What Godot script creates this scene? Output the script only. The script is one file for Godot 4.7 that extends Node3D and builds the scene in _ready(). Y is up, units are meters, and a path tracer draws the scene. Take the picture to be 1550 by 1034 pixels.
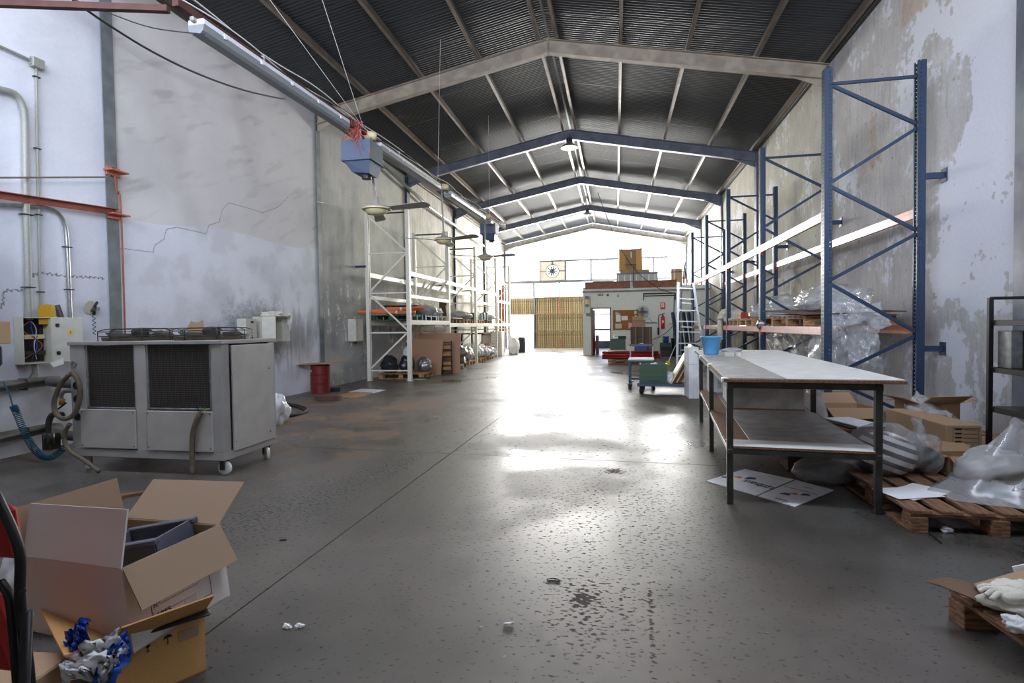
extends Node3D
# A warehouse bay seen from its near end: racks on both sides, glazed gable at the far end.

const HC := 1.35            # camera height
const FOC := 830.0          # focal length in pixels of a 1550 x 1034 frame
const XL := -6.49           # inner face of the left wall
const XR := 3.92            # inner face of the right wall
const XC := -1.312          # ridge
const YE := 6.12            # rafter top at the eaves
const YR := 7.14            # rafter top at the ridge
const ZF := -32.0           # far gable
const ZN := 3.2             # near end wall, behind the camera
const COLZ := [-0.95, -6.12, -11.25, -16.5, -21.7, -26.8]

var cam_basis: Basis
var M := {}
var taken := {}
var mesh_cache := {}
var noises := {}

# ---------------------------------------------------------------- pixels to places
func ray(px: float, py: float) -> Vector3:
	return cam_basis * Vector3((px - 775.0) / FOC, -(py - 517.0) / FOC, -1.0)
func on_y(px: float, py: float, y := 0.0) -> Vector3:
	var r := ray(px, py)
	return Vector3(0, HC, 0) + r * ((y - HC) / r.y)
func on_x(px: float, py: float, x: float) -> Vector3:
	var r := ray(px, py)
	return Vector3(0, HC, 0) + r * (x / r.x)
func on_z(px: float, py: float, z: float) -> Vector3:
	var r := ray(px, py)
	return Vector3(0, HC, 0) + r * (z / r.z)

# ---------------------------------------------------------------- names and things
func numbered(parent: Node, called: String) -> String:
	var key := str(parent.get_instance_id()) + called
	var n: int = taken.get(key, 0)
	taken[key] = n + 1
	return called if n == 0 else "%s_%03d" % [called, n]
func put(o: Node3D, called: String, parent: Node = null) -> Node3D:
	if parent == null: parent = self
	o.name = numbered(parent, called)
	parent.add_child(o)
	return o
func tag(o: Node, label: String, category: String, group := "") -> Node:
	o.set_meta("label", label); o.set_meta("category", category)
	if group != "": o.set_meta("group", group)
	return o
func thing(called: String, label: String, category: String, at := Vector3.ZERO, turn := 0.0, group := "") -> Node3D:
	var o := Node3D.new()
	put(o, called)
	o.position = at; o.rotation.y = turn
	tag(o, label, category, group)
	return o
func structure(called: String) -> Node3D:
	var o := Node3D.new()
	put(o, called); o.set_meta("kind", "structure")
	return o
func copy_of(src: Node3D, called: String, label: String, group := "") -> Node3D:
	var c: Node3D = src.duplicate()
	put(c, called)
	c.set_meta("label", label)
	if group != "": c.set_meta("group", group)
	return c
func node(called: String, mesh: Mesh, m: Material, parent: Node = null) -> MeshInstance3D:
	var o := MeshInstance3D.new()
	o.mesh = mesh
	o.material_override = m
	put(o, called, parent)
	return o

# ---------------------------------------------------------------- mesh helpers
func begin(smooth := false) -> SurfaceTool:
	var st := SurfaceTool.new()
	st.begin(Mesh.PRIMITIVE_TRIANGLES)
	st.set_smooth_group(0 if smooth else -1)
	return st
func done(st: SurfaceTool) -> ArrayMesh:
	st.generate_normals()
	return st.commit()
func obj(called: String, st: SurfaceTool, m: Material, parent: Node = null) -> MeshInstance3D:
	return node(called, done(st), m, parent)
func face(st: SurfaceTool, p: Array, out: Vector3) -> void:
	var n: Vector3 = (p[1] - p[0]).cross(p[2] - p[0])
	var rev := n.dot(out) > 0.0
	for i in range(1, p.size() - 1):
		st.add_vertex(p[0])
		if rev:
			st.add_vertex(p[i + 1]); st.add_vertex(p[i])
		else:
			st.add_vertex(p[i]); st.add_vertex(p[i + 1])
func bx(st: SurfaceTool, c: Vector3, s: Vector3, b := Basis.IDENTITY, bev := 0.0) -> void:
	var h := s * 0.5
	var ax := [b.x, b.y, b.z]
	if bev <= 0.0:
		for k in 3:
			for sg in [-1.0, 1.0]:
				var n: Vector3 = ax[k] * sg
				var u: Vector3 = ax[(k + 1) % 3] * h[(k + 1) % 3]
				var v: Vector3 = ax[(k + 2) % 3] * h[(k + 2) % 3]
				var o: Vector3 = c + n * h[k]
				face(st, [o - u - v, o + u - v, o + u + v, o - u + v], n)
		return
	bev = minf(bev, minf(h.x, minf(h.y, h.z)) * 0.9)
	var hi := h - Vector3.ONE * bev
	for k in 3:
		var k1 := (k + 1) % 3
		var k2 := (k + 2) % 3
		for sg in [-1.0, 1.0]:
			var n: Vector3 = ax[k] * sg
			var u: Vector3 = ax[k1] * hi[k1]
			var v: Vector3 = ax[k2] * hi[k2]
			var o: Vector3 = c + n * h[k]
			face(st, [o - u - v, o + u - v, o + u + v, o - u + v], n)
		for s1 in [-1.0, 1.0]:
			for s2 in [-1.0, 1.0]:
				var a1: Vector3 = c + ax[k1] * s1 * h[k1] + ax[k2] * s2 * hi[k2]
				var a2: Vector3 = c + ax[k1] * s1 * hi[k1] + ax[k2] * s2 * h[k2]
				var w: Vector3 = ax[k] * hi[k]
				face(st, [a1 - w, a1 + w, a2 + w, a2 - w], ax[k1] * s1 + ax[k2] * s2)
	for sx in [-1.0, 1.0]:
		for sy in [-1.0, 1.0]:
			for sz in [-1.0, 1.0]:
				var px: Vector3 = c + b * Vector3(sx * h.x, sy * hi.y, sz * hi.z)
				var py: Vector3 = c + b * Vector3(sx * hi.x, sy * h.y, sz * hi.z)
				var pz: Vector3 = c + b * Vector3(sx * hi.x, sy * hi.y, sz * h.z)
				face(st, [px, py, pz], b * Vector3(sx, sy, sz))
func bar(st: SurfaceTool, a: Vector3, b: Vector3, w: float, t: float, up := Vector3.UP, bev := 0.0) -> void:
	var d := b - a
	var z := d.normalized()
	var x := up.cross(z)
	if x.length() < 0.01: x = Vector3.RIGHT.cross(z)
	x = x.normalized()
	var y := z.cross(x)
	bx(st, (a + b) * 0.5, Vector3(w, t, d.length()), Basis(x, y, z), bev)
func tube(st: SurfaceTool, pts: Array, r, n := 8, closed := false, caps := true) -> void:
	var cnt := pts.size()
	var rings := []
	var prev := Vector3.ZERO
	for i in cnt:
		var a: Vector3 = pts[(i - 1 + cnt) % cnt] if (i > 0 or closed) else pts[i]
		var b: Vector3 = pts[(i + 1) % cnt] if (i < cnt - 1 or closed) else pts[i]
		var t := (b - a).normalized()
		var x: Vector3
		if prev == Vector3.ZERO:
			x = t.cross(Vector3.UP)
			if x.length() < 0.05: x = t.cross(Vector3.RIGHT)
		else:
			x = prev - t * prev.dot(t)
		x = x.normalized(); prev = x
		var y := t.cross(x)
		var rr: float = r[i] if r is Array else r
		var ring := []
		for k in n:
			var an := TAU * k / n
			ring.append(pts[i] + (x * cos(an) + y * sin(an)) * rr)
		rings.append(ring)
	var last := cnt if closed else cnt - 1
	for i in last:
		var A: Array = rings[i]
		var B: Array = rings[(i + 1) % cnt]
		for k in n:
			var k2 := (k + 1) % n
			var mid: Vector3 = (A[k] + B[k2]) * 0.5
			var axis: Vector3 = (pts[i] + pts[(i + 1) % cnt]) * 0.5
			face(st, [A[k], A[k2], B[k2], B[k]], mid - axis)
	if caps and not closed:
		face(st, rings[0], pts[0] - pts[1])
		face(st, rings[cnt - 1], pts[cnt - 1] - pts[cnt - 2])
func lathe(st: SurfaceTool, prof: Array, n := 20, xf := Transform3D.IDENTITY) -> void:
	for i in prof.size() - 1:
		var a: Vector2 = prof[i]
		var b: Vector2 = prof[i + 1]
		var d := b - a
		for k in n:
			var t0 := TAU * k / n
			var t1 := TAU * (k + 1) / n
			var tm := (t0 + t1) * 0.5
			var nrm := Vector3(d.y * cos(tm), -d.x, d.y * sin(tm))
			var p := [Vector3(a.x * cos(t0), a.y, a.x * sin(t0)), Vector3(a.x * cos(t1), a.y, a.x * sin(t1)), Vector3(b.x * cos(t1), b.y, b.x * sin(t1)), Vector3(b.x * cos(t0), b.y, b.x * sin(t0))]
			if a.x < 1e-5: p.remove_at(0)
			elif b.x < 1e-5: p.remove_at(2)
			var q := []
			for v in p: q.append(xf * v)
			face(st, q, xf.basis * nrm)
func prism(st: SurfaceTool, poly: Array, depth: float, xf := Transform3D.IDENTITY) -> void:
	var pk := PackedVector2Array(poly)
	var idx := Geometry2D.triangulate_polygon(pk)
	for s in [-0.5, 0.5]:
		for i in range(0, idx.size(), 3):
			var t := []
			for j in 3: t.append(xf * Vector3(poly[idx[i + j]].x, poly[idx[i + j]].y, s * depth))
			face(st, t, xf.basis * Vector3(0, 0, s))
	var area := 0.0
	for i in poly.size():
		var a: Vector2 = poly[i]
		var b: Vector2 = poly[(i + 1) % poly.size()]
		area += a.cross(b)
	for i in poly.size():
		var a: Vector2 = poly[i]
		var b: Vector2 = poly[(i + 1) % poly.size()]
		var e := b - a
		var nn := Vector3(e.y, -e.x, 0) * signf(area)
		face(st, [xf * Vector3(a.x, a.y, -depth / 2), xf * Vector3(b.x, b.y, -depth / 2), xf * Vector3(b.x, b.y, depth / 2), xf * Vector3(a.x, a.y, depth / 2)], xf.basis * nn)
func box_mesh(s: Vector3, bev := 0.004) -> Mesh:
	var key := "b%.4f,%.4f,%.4f,%.4f" % [s.x, s.y, s.z, bev]
	if not mesh_cache.has(key):
		var st := begin()
		bx(st, Vector3.ZERO, s, Basis.IDENTITY, bev)
		mesh_cache[key] = done(st)
	return mesh_cache[key]
func bpart(parent: Node, called: String, m: Material, s: Vector3, at: Vector3, bev := 0.004, rot := Vector3.ZERO) -> MeshInstance3D:
	var o := node(called, box_mesh(s, bev), m, parent)
	o.position = at
	if rot != Vector3.ZERO: o.rotation = rot
	return o
func bar_part(parent: Node, called: String, m: Material, a: Vector3, b: Vector3, w: float, t: float, up := Vector3.UP, bev := 0.0) -> MeshInstance3D:
	var st := begin()
	bar(st, a, b, w, t, up, bev)
	return obj(called, st, m, parent)
func tube_part(parent: Node, called: String, m: Material, pts: Array, r, n := 8, closed := false) -> MeshInstance3D:
	var st := begin(true)
	tube(st, pts, r, n, closed)
	return obj(called, st, m, parent)
func lathe_part(parent: Node, called: String, m: Material, prof: Array, n := 20, xf := Transform3D.IDENTITY, smooth := false) -> MeshInstance3D:
	var st := begin(smooth)
	lathe(st, prof, n, xf)
	return obj(called, st, m, parent)
func smooth_path(pts: Array, per := 6) -> Array:
	var out := []
	for i in pts.size() - 1:
		var p0: Vector3 = pts[maxi(i - 1, 0)]
		var p1: Vector3 = pts[i]
		var p2: Vector3 = pts[i + 1]
		var p3: Vector3 = pts[mini(i + 2, pts.size() - 1)]
		for k in per: out.append(p1.cubic_interpolate(p2, p0, p3, float(k) / per))
	out.append(pts[-1])
	return out
# crumpled bag or heap: a squashed sphere pushed about by noise, flat where it rests
func blob(st: SurfaceTool, c: Vector3, r: Vector3, sd: int, amp := 0.25, nu := 20, nv := 12, freq := 2.2, floor_y := -1e9) -> void:
	nu = int(nu * 1.6); nv = int(nv * 1.6)
	var nz := FastNoiseLite.new()
	nz.seed = sd; nz.frequency = freq * 0.55; nz.fractal_octaves = 3
	var g := []
	for j in nv + 1:
		var row := []
		for i in nu:
			var th := TAU * i / nu
			var ph := PI * j / nv
			var d := Vector3(sin(ph) * cos(th), cos(ph), sin(ph) * sin(th))
			var w := 1.0 + amp * 1.5 * nz.get_noise_3dv(d * 0.6) + amp * 0.9 * (0.25 - absf(nz.get_noise_3dv(d * 1.1 + Vector3(9, 3, 5)))) + amp * 0.45 * (0.25 - absf(nz.get_noise_3dv(d * 2.6 + Vector3(2, 7, 1))))
			var p := c + d * r * w
			if p.y < floor_y: p.y = floor_y
			row.append(p)
		g.append(row)
	for j in nv:
		for i in nu:
			var i2 := (i + 1) % nu
			var a: Vector3 = g[j][i]
			var b: Vector3 = g[j][i2]
			var e: Vector3 = g[j + 1][i2]
			var f: Vector3 = g[j + 1][i]
			var out := (a + b + e + f) * 0.25 - c
			if j > 0: face(st, [a, b, e], out)
			if j < nv - 1: face(st, [a, e, f], out)
			elif j == nv - 1 and j == 0: pass
# a sheet laid through a grid of points, with a little thickness
func grid_sheet(st: SurfaceTool, rows: Array, t := 0.003) -> void:
	var nj := rows.size()
	var ni: int = rows[0].size()
	var nn := []
	for j in nj:
		var row := []
		for i in ni:
			var du: Vector3 = rows[j][mini(i + 1, ni - 1)] - rows[j][maxi(i - 1, 0)]
			var dv: Vector3 = rows[mini(j + 1, nj - 1)][i] - rows[maxi(j - 1, 0)][i]
			row.append(du.cross(dv).normalized())
		nn.append(row)
	for j in nj - 1:
		for i in ni - 1:
			for s in [0.5, -0.5]:
				var q := []
				for ji in [[j, i], [j, i + 1], [j + 1, i + 1], [j + 1, i]]:
					q.append(rows[ji[0]][ji[1]] + nn[ji[0]][ji[1]] * s * t)
				face(st, [q[0], q[1], q[2]], nn[j][i] * s)
				face(st, [q[0], q[2], q[3]], nn[j][i] * s)

# ---------------------------------------------------------------- materials
func noise_bytes(key: String, sd: int, freq: float, oct := 4, kind := FastNoiseLite.TYPE_SIMPLEX_SMOOTH, fractal := FastNoiseLite.FRACTAL_FBM, size := 512) -> PackedByteArray:
	if not noises.has(key):
		var nz := FastNoiseLite.new()
		nz.seed = sd; nz.frequency = freq; nz.fractal_octaves = oct; nz.noise_type = kind; nz.fractal_type = fractal
		var im := nz.get_seamless_image(size, size)
		im.convert(Image.FORMAT_L8)
		noises[key] = im.get_data()
	return noises[key]
func tone_tex(key: String, bytes: PackedByteArray, lo: float, hi: float, c0: float, c1: float, size := 512) -> ImageTexture:
	if noises.has("t" + key): return noises["t" + key]
	var out := PackedByteArray(); out.resize(size * size)
	for i in size * size:
		var v := clampf((bytes[i] / 255.0 - lo) / (hi - lo), 0, 1)
		out[i] = int(255.0 * lerpf(c0, c1, v))
	var im := Image.create_from_data(size, size, false, Image.FORMAT_L8, out)
	im.convert(Image.FORMAT_RGB8)
	im.generate_mipmaps()
	var t := ImageTexture.create_from_image(im)
	noises["t" + key] = t
	return t
func mat(key: String, c: Color, rough := 0.7, metal := 0.0, tex: Texture2D = null, sc := 1.0, relief := 0.0) -> StandardMaterial3D:
	var m := StandardMaterial3D.new()
	m.albedo_color = c; m.roughness = rough; m.metallic = metal
	m.metallic_specular = 0.5
	if tex:
		m.albedo_texture = tex
		m.uv1_triplanar = true
		m.uv1_scale = Vector3.ONE * sc
		if relief > 0.0:
			m.heightmap_enabled = true
			m.heightmap_texture = tex
			m.heightmap_scale = relief
	m.resource_name = key
	M[key] = m
	return m
func rgb8(r: float, g: float, b: float) -> Color:
	return Color(r / 255.0, g / 255.0, b / 255.0)

# ---------------------------------------------------------------- the scene
func _ready() -> void:
	cam_basis = Basis.from_euler(Vector3(deg_to_rad(-1.633), deg_to_rad(10.779), deg_to_rad(-0.787)))
	var cam := Camera3D.new()
	cam.name = "camera"
	add_child(cam)
	cam.transform = Transform3D(cam_basis, Vector3(0, HC, 0))
	cam.fov = rad_to_deg(2.0 * atan(517.0 / FOC))
	cam.near = 0.05; cam.far = 400.0
	cam.current = true
	var env := Environment.new()
	env.background_mode = Environment.BG_SKY
	var sm := ProceduralSkyMaterial.new()
	sm.sky_top_color = Color(0.80, 0.87, 1.0)
	sm.sky_horizon_color = Color(0.96, 0.97, 1.0)
	sm.ground_horizon_color = Color(0.9, 0.9, 0.88)
	sm.ground_bottom_color = Color(0.6, 0.6, 0.58)
	sm.sky_energy_multiplier = 1.0
	var sky := Sky.new()
	sky.sky_material = sm
	env.sky = sky
	env.background_energy_multiplier = SKY_ENERGY
	env.tonemap_mode = Environment.TONE_MAPPER_LINEAR
	env.tonemap_exposure = EXPOSURE
	env.sdfgi_enabled = true
	env.ssao_enabled = true
	env.ssil_enabled = true
	var we := WorldEnvironment.new()
	we.name = "world_environment"
	we.environment = env
	add_child(we)
	# daylight that comes in through the glazing of the two gables
	var fw := window_light("far_gable_daylight", Vector3(XC, 4.85, ZF + 0.42), Vector2(10.0, 2.0), PI, FAR_LIGHT, Color(1.0, 0.99, 0.97))
	fw.rotation = Vector3(0, PI, 0)
	fw.rotate_object_local(Vector3.RIGHT, deg_to_rad(-20.0))
	var nw := window_light("near_gable_daylight", Vector3(XC, 4.55, ZN - 0.5), Vector2(9.6, 2.5), 0.0, NEAR_LIGHT, Color(0.90, 0.94, 1.0))
	nw.rotate_object_local(Vector3.RIGHT, deg_to_rad(-18.0))
	# the translucent strip in the roof, one length on each slope
	for sg in [-1.0, 1.0]:
		var rl := window_light("rooflight_daylight", Vector3(XC + sg * 2.6, roof_y(XC + sg * 2.6) + 0.06, ROOFLIGHT_Z), Vector2(4.6, 0.62), 0.0, ROOF_LIGHT, Color(0.92, 0.95, 1.0))
		rl.rotation = Vector3(-PI / 2, 0, 0)
		rl.rotate(Vector3(0, 0, 1), -sg * atan(0.1965))
	make_materials()
	print("materials")
	build_floor()
	print("floor")
	build_walls()
	print("walls")
	build_roof()
	build_far_wall()
	build_near_wall()
	build_office()
	print("shell")
	build_right_side()
	build_left_side()
	build_left_wall_services()
	build_overhead()
	build_far_things()
	build_foreground()
	print("done")

const TEXQ := 0.94
const SKY_ENERGY := 6.0
const EXPOSURE := 1.0
const FAR_LIGHT := 19.0
const NEAR_LIGHT := 4.4
const ROOF_LIGHT := 5.0
const ROOFLIGHT_Z := -2.62

func window_light(called: String, at: Vector3, size: Vector2, turn: float, energy: float, c: Color) -> AreaLight3D:
	var l := AreaLight3D.new()
	l.name = called
	l.area_size = size
	l.area_normalize_energy = false
	l.light_energy = energy
	l.light_color = c
	l.shadow_enabled = true
	l.area_range = 60.0
	l.area_attenuation = 2.0
	add_child(l)
	l.position = at
	l.rotation.y = turn
	return l

func make_materials() -> void:
	var fine := tone_tex("fine", noise_bytes("fine", 3, 0.06, 4), 0.25, 0.75, 0.93, 1.0)
	var blot := tone_tex("blot", noise_bytes("blot", 5, 0.012, 5), 0.25, 0.75, 0.86, 1.0)
	var rust := tone_tex("rust", noise_bytes("rust", 8, 0.03, 5), 0.3, 0.7, 0.74, 1.0)
	var soft := tone_tex("soft", noise_bytes("blot", 5, 0.012, 5), 0.2, 0.8, 0.95, 1.0)
	var wood := wood_tex()
	var card := tone_tex("card", noise_bytes("cardn", 12, 0.15, 3), 0.2, 0.8, 0.955, 1.0)
	# steelwork
	mat("blue_steel", rgb8(36, 56, 82), 0.45, 0.1, fine, 0.8)
	mat("white_steel", rgb8(232, 228, 214), 0.5, 0.05, fine, 0.8)
	var og := mat("orange_steel", rgb8(206, 100, 64), 0.4, 0.05, blot, 0.7)
	og.clearcoat_enabled = true; og.clearcoat = 1.0; og.clearcoat_roughness = 0.18
	mat("red_clip", rgb8(176, 58, 38), 0.5)
	mat("beige_steel", rgb8(176, 162, 146), 0.6, 0.1, blot, 0.4)
	mat("slate_steel", rgb8(112, 116, 130), 0.38, 0.15, blot, 0.4)
	mat("column_steel", rgb8(118, 124, 127), 0.6, 0.1, blot, 0.6)
	mat("navy_column", rgb8(52, 62, 80), 0.6, 0.1, blot, 0.5)
	mat("purlin_steel", rgb8(140, 126, 114), 0.38, 0.25, blot, 0.5)
	mat("oxide_red", rgb8(158, 82, 62), 0.65, 0.05, blot, 1.0)
	mat("oxide_dark", rgb8(80, 42, 34), 0.7, 0.05, blot, 1.0)
	mat("dark_steel", rgb8(74, 74, 68), 0.45, 0.5, blot, 1.2)
	mat("black_steel", rgb8(30, 28, 30), 0.45, 0.2, fine, 1.2)
	mat("galvanised", rgb8(176, 178, 178), 0.35, 0.8, blot, 2.0)
	mat("aluminium", rgb8(212, 214, 218), 0.32, 0.85, fine, 1.0)
	mat("conduit", rgb8(160, 160, 152), 0.5, 0.1, fine, 1.0)
	mat("roof_sheet", rgb8(66, 68, 71), 0.42, 0.2, fine, 0.35)
	mat("lamp_housing", rgb8(212, 214, 222), 0.4, 0.0, fine, 1.0)
	mat("diffuser", rgb8(132, 135, 138), 0.25)
	# timber and paper
	mat("pallet_wood", rgb8(206, 158, 108), 0.8, 0.0, wood, 1.0)
	mat("pallet_wood_dark", rgb8(158, 116, 84), 0.8, 0.0, wood, 1.0)
	mat("old_wood", rgb8(112, 82, 62), 0.85, 0.0, wood, 1.0)
	mat("grey_board", rgb8(196, 186, 172), 0.8, 0.0, wood, 0.7)
	mat("chip_edge", rgb8(150, 108, 78), 0.85, 0.0, rust, 4.0)
	mat("cardboard", rgb8(178, 146, 114), 0.85, 0.0, card, 1.6)
	mat("cardboard_inside", rgb8(168, 140, 114), 0.85, 0.0, card, 1.6)
	mat("cardboard_dark", rgb8(122, 96, 76), 0.85, 0.0, card, 1.6)
	mat("cardboard_yellow", rgb8(208, 158, 96), 0.8, 0.0, card, 1.6)
	mat("cardboard_white", rgb8(226, 218, 210), 0.8, 0.0, card, 1.6)
	mat("hardboard", rgb8(182, 138, 108), 0.7, 0.0, card, 1.0)
	mat("paper_white", rgb8(240, 240, 240), 0.7)
	mat("paper_pink", rgb8(236, 170, 184), 0.8)
	mat("cork", rgb8(188, 122, 68), 0.9, 0.0, rust, 5.0)
	# plastics, paint, cloth
	mat("laminate_white", rgb8(238, 236, 230), 0.5, 0.0, soft, 0.8)
	mat("laminate_grey", rgb8(184, 180, 174), 0.5, 0.0, blot, 0.9)
	mat("machine_grey", rgb8(184, 178, 170), 0.55, 0.0, soft, 0.6)
	mat("machine_frame", rgb8(170, 166, 160), 0.5, 0.05, soft, 0.6)
	mat("coil_fins", rgb8(70, 66, 62), 0.55, 0.4, rust, 3.0)
	mat("cabinet_grey", rgb8(206, 203, 190), 0.45, 0.0, soft, 1.0)
	mat("cream", rgb8(214, 200, 158), 0.45, 0.0, fine, 1.0)
	mat("blade_grey", rgb8(158, 154, 146), 0.4, 0.0, fine, 1.0)
	mat("fan_blade_dark", rgb8(120, 114, 100), 0.5, 0.0, fine, 1.0)
	mat("black_plastic", rgb8(26, 26, 28), 0.4)
	mat("rubber", rgb8(38, 37, 37), 0.7)
	mat("hose_tan", rgb8(112, 98, 80), 0.6, 0.0, blot, 2.0)
	mat("hose_teal", rgb8(20, 96, 122), 0.35)
	mat("navy_machine", rgb8(34, 48, 74), 0.4, 0.1, fine, 1.0)
	mat("heater_box", rgb8(78, 90, 112), 0.45, 0.2, fine, 1.0)
	mat("red_wire", rgb8(196, 84, 78), 0.5)
	mat("white_wire", rgb8(214, 212, 206), 0.5)
	mat("black_wire", rgb8(24, 24, 24), 0.6)
	mat("drum_red", rgb8(122, 36, 34), 0.4, 0.1, blot, 1.5)
	mat("tube_red", rgb8(176, 30, 52), 0.35, 0.0, fine, 1.0)
	mat("extinguisher_red", rgb8(208, 24, 34), 0.3)
	mat("crate_green", rgb8(58, 88, 66), 0.5, 0.0, fine, 1.0)
	mat("crate_blue", rgb8(34, 78, 150), 0.5)
	mat("bucket_blue", rgb8(92, 160, 210), 0.4)
	mat("teal_tape", rgb8(22, 132, 160), 0.3)
	mat("clear_tape", rgb8(206, 202, 196), 0.2)
	mat("white_plastic", rgb8(232, 232, 230), 0.4)
	mat("white_board", rgb8(234, 234, 236), 0.55, 0.0, soft, 1.0)
	mat("black_print", rgb8(30, 32, 36), 0.7)
	mat("navy_print", rgb8(44, 62, 108), 0.7)
	mat("orange_print", rgb8(232, 120, 40), 0.7)
	mat("green_print", rgb8(40, 160, 96), 0.7)
	mat("red_print", rgb8(206, 40, 56), 0.7)
	mat("sticker_yellow", rgb8(236, 190, 40), 0.5)
	mat("sign_red", rgb8(216, 34, 40), 0.45)
	mat("sign_cream", rgb8(246, 230, 196), 0.5)
	mat("sign_green", rgb8(30, 120, 74), 0.5)
	mat("chair_red", rgb8(178, 40, 36), 0.8, 0.0, fine, 2.0)
	mat("bag_blue", rgb8(28, 84, 186), 0.35)
	mat("bag_white", rgb8(222, 222, 222), 0.35)
	mat("bag_black", rgb8(44, 46, 54), 0.3)
	mat("bag_grey", rgb8(168, 166, 164), 0.4)
	mat("cloth_cream", rgb8(228, 222, 208), 0.85, 0.0, fine, 3.0)
	mat("dark_goods", rgb8(50, 52, 60), 0.6, 0.0, rust, 6.0)
	mat("door_wood", rgb8(176, 118, 76), 0.5, 0.0, wood, 0.8)
	mat("door_red", rgb8(150, 72, 50), 0.5, 0.0, wood, 0.8)
	mat("fascia_brown", rgb8(156, 92, 66), 0.6, 0.0, blot, 0.6)
	mat("office_white", rgb8(238, 240, 236), 0.8, 0.0, fine, 0.6)
	mat("gate_beige", rgb8(166, 148, 108), 0.7, 0.0, wood, 0.6)
	mat("gate_rib", rgb8(150, 132, 92), 0.7, 0.0, wood, 0.6)
	mat("ledge", rgb8(150, 148, 144), 0.8, 0.0, blot, 0.5)
	mat("green_pallet", rgb8(52, 108, 84), 0.7, 0.0, wood, 1.0)
	mat("orange_tube", rgb8(226, 124, 80), 0.45)
	mat("outside_ground", rgb8(206, 202, 194), 0.9, 0.0, blot, 0.3)
	mat("mirror_glass", rgb8(150, 160, 170), 0.15, 0.6)
	mat("ceramic_tan", rgb8(196, 190, 176), 0.7, 0.0, fine, 1.0)
	var rl := mat("rooflight", Color(0.86, 0.90, 0.94, 0.35), 0.3)
	rl.transparency = BaseMaterial3D.TRANSPARENCY_ALPHA
	mat("carton_brown", rgb8(98, 80, 66), 0.85, 0.0, card, 1.6)
	mat("gate_beige_worn", rgb8(150, 134, 100), 0.7, 0.0, wood, 0.6)
	mat("gate_gap", rgb8(84, 74, 56), 0.8)
	mat("bar_grey", rgb8(92, 94, 100), 0.6)
	mat("brush_lime", rgb8(196, 206, 60), 0.8)
	mat("navy_frame", rgb8(62, 82, 112), 0.45, 0.1, fine, 1.0)
	mat("fins_light", rgb8(104, 98, 92), 0.5, 0.4)
	mat("pipe_grey", rgb8(104, 102, 98), 0.65, 0.1, blot, 1.0)
	mat("sticker_brass", rgb8(176, 126, 52), 0.4, 0.4)
	mat("amber", rgb8(206, 158, 40), 0.3)
	mat("dark_tube", rgb8(72, 58, 60), 0.5)
	mat("clamp_orange", rgb8(206, 112, 84), 0.6, 0.05, blot, 1.0)
	var lit := mat("bulb_lit", rgb8(255, 255, 240), 0.4)
	lit.emission_enabled = true
	lit.emission = Color(0.95, 1.0, 0.8)
	lit.emission_energy_multiplier = 6.0
	# see-through sheets
	film("clear_film", Color(0.93, 0.94, 0.96), 0.22, 0.16)
	film("bag_film", Color(0.86, 0.86, 0.87), 0.22, 0.22)
	film("window_glass", Color(0.95, 0.97, 1.0), 0.05, 0.02)
func film(key: String, c: Color, alpha: float, rough: float) -> void:
	var m := mat(key, Color(c.r, c.g, c.b, alpha), rough)
	m.transparency = BaseMaterial3D.TRANSPARENCY_ALPHA
	m.cull_mode = BaseMaterial3D.CULL_DISABLED
func wood_tex() -> ImageTexture:
	var n := noise_bytes("woodn", 21, 0.02, 4)
	var f := noise_bytes("fine", 3, 0.06, 4)
	var out := PackedByteArray(); out.resize(512 * 512)
	for y in 512:
		for x in 512:
			# long streaks: stretched lookup along x
			var a := n[((y * 5) % 512) * 512 + ((x >> 1) % 512)] / 255.0
			var b := f[((y * 3) % 512) * 512 + ((x >> 2) % 512)] / 255.0
			out[y * 512 + x] = int(255.0 * clampf(0.62 + 0.55 * (a - 0.5) + 0.5 * (b - 0.5) + 0.18, 0.45, 1.0))
	var im := Image.create_from_data(512, 512, false, Image.FORMAT_L8, out)
	im.convert(Image.FORMAT_RGB8); im.generate_mipmaps()
	return ImageTexture.create_from_image(im)

# ---------------------------------------------------------------- painted surfaces as images
func smooth01(a: float, b: float, v: float) -> float:
	var t := clampf((v - a) / (b - a), 0.0, 1.0)
	return t * t * (3.0 - 2.0 * t)
func ellipse_fleck(buf: PackedByteArray, w: int, h: int, cx: float, cy: float, rx: float, ry: float, c: Array, k: float, rng: RandomNumberGenerator) -> void:
	for y in range(maxi(0, int(cy - ry)), mini(h, int(cy + ry) + 2)):
		for x in range(maxi(0, int(cx - rx)), mini(w, int(cx + rx) + 2)):
			var dx := (x - cx) / maxf(rx, 0.6)
			var dy := (y - cy) / maxf(ry, 0.6)
			if dx * dx + dy * dy < 0.7 + 0.5 * rng.randf():
				var i := (y * w + x) * 3
				for ch in 3: buf[i + ch] = int(lerpf(buf[i + ch], c[ch], k))
func image_tex(buf: PackedByteArray, w: int, h: int) -> ImageTexture:
	var im := Image.create_from_data(w, h, false, Image.FORMAT_RGB8, buf)
	im.generate_mipmaps()
	return ImageTexture.create_from_image(im)

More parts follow.
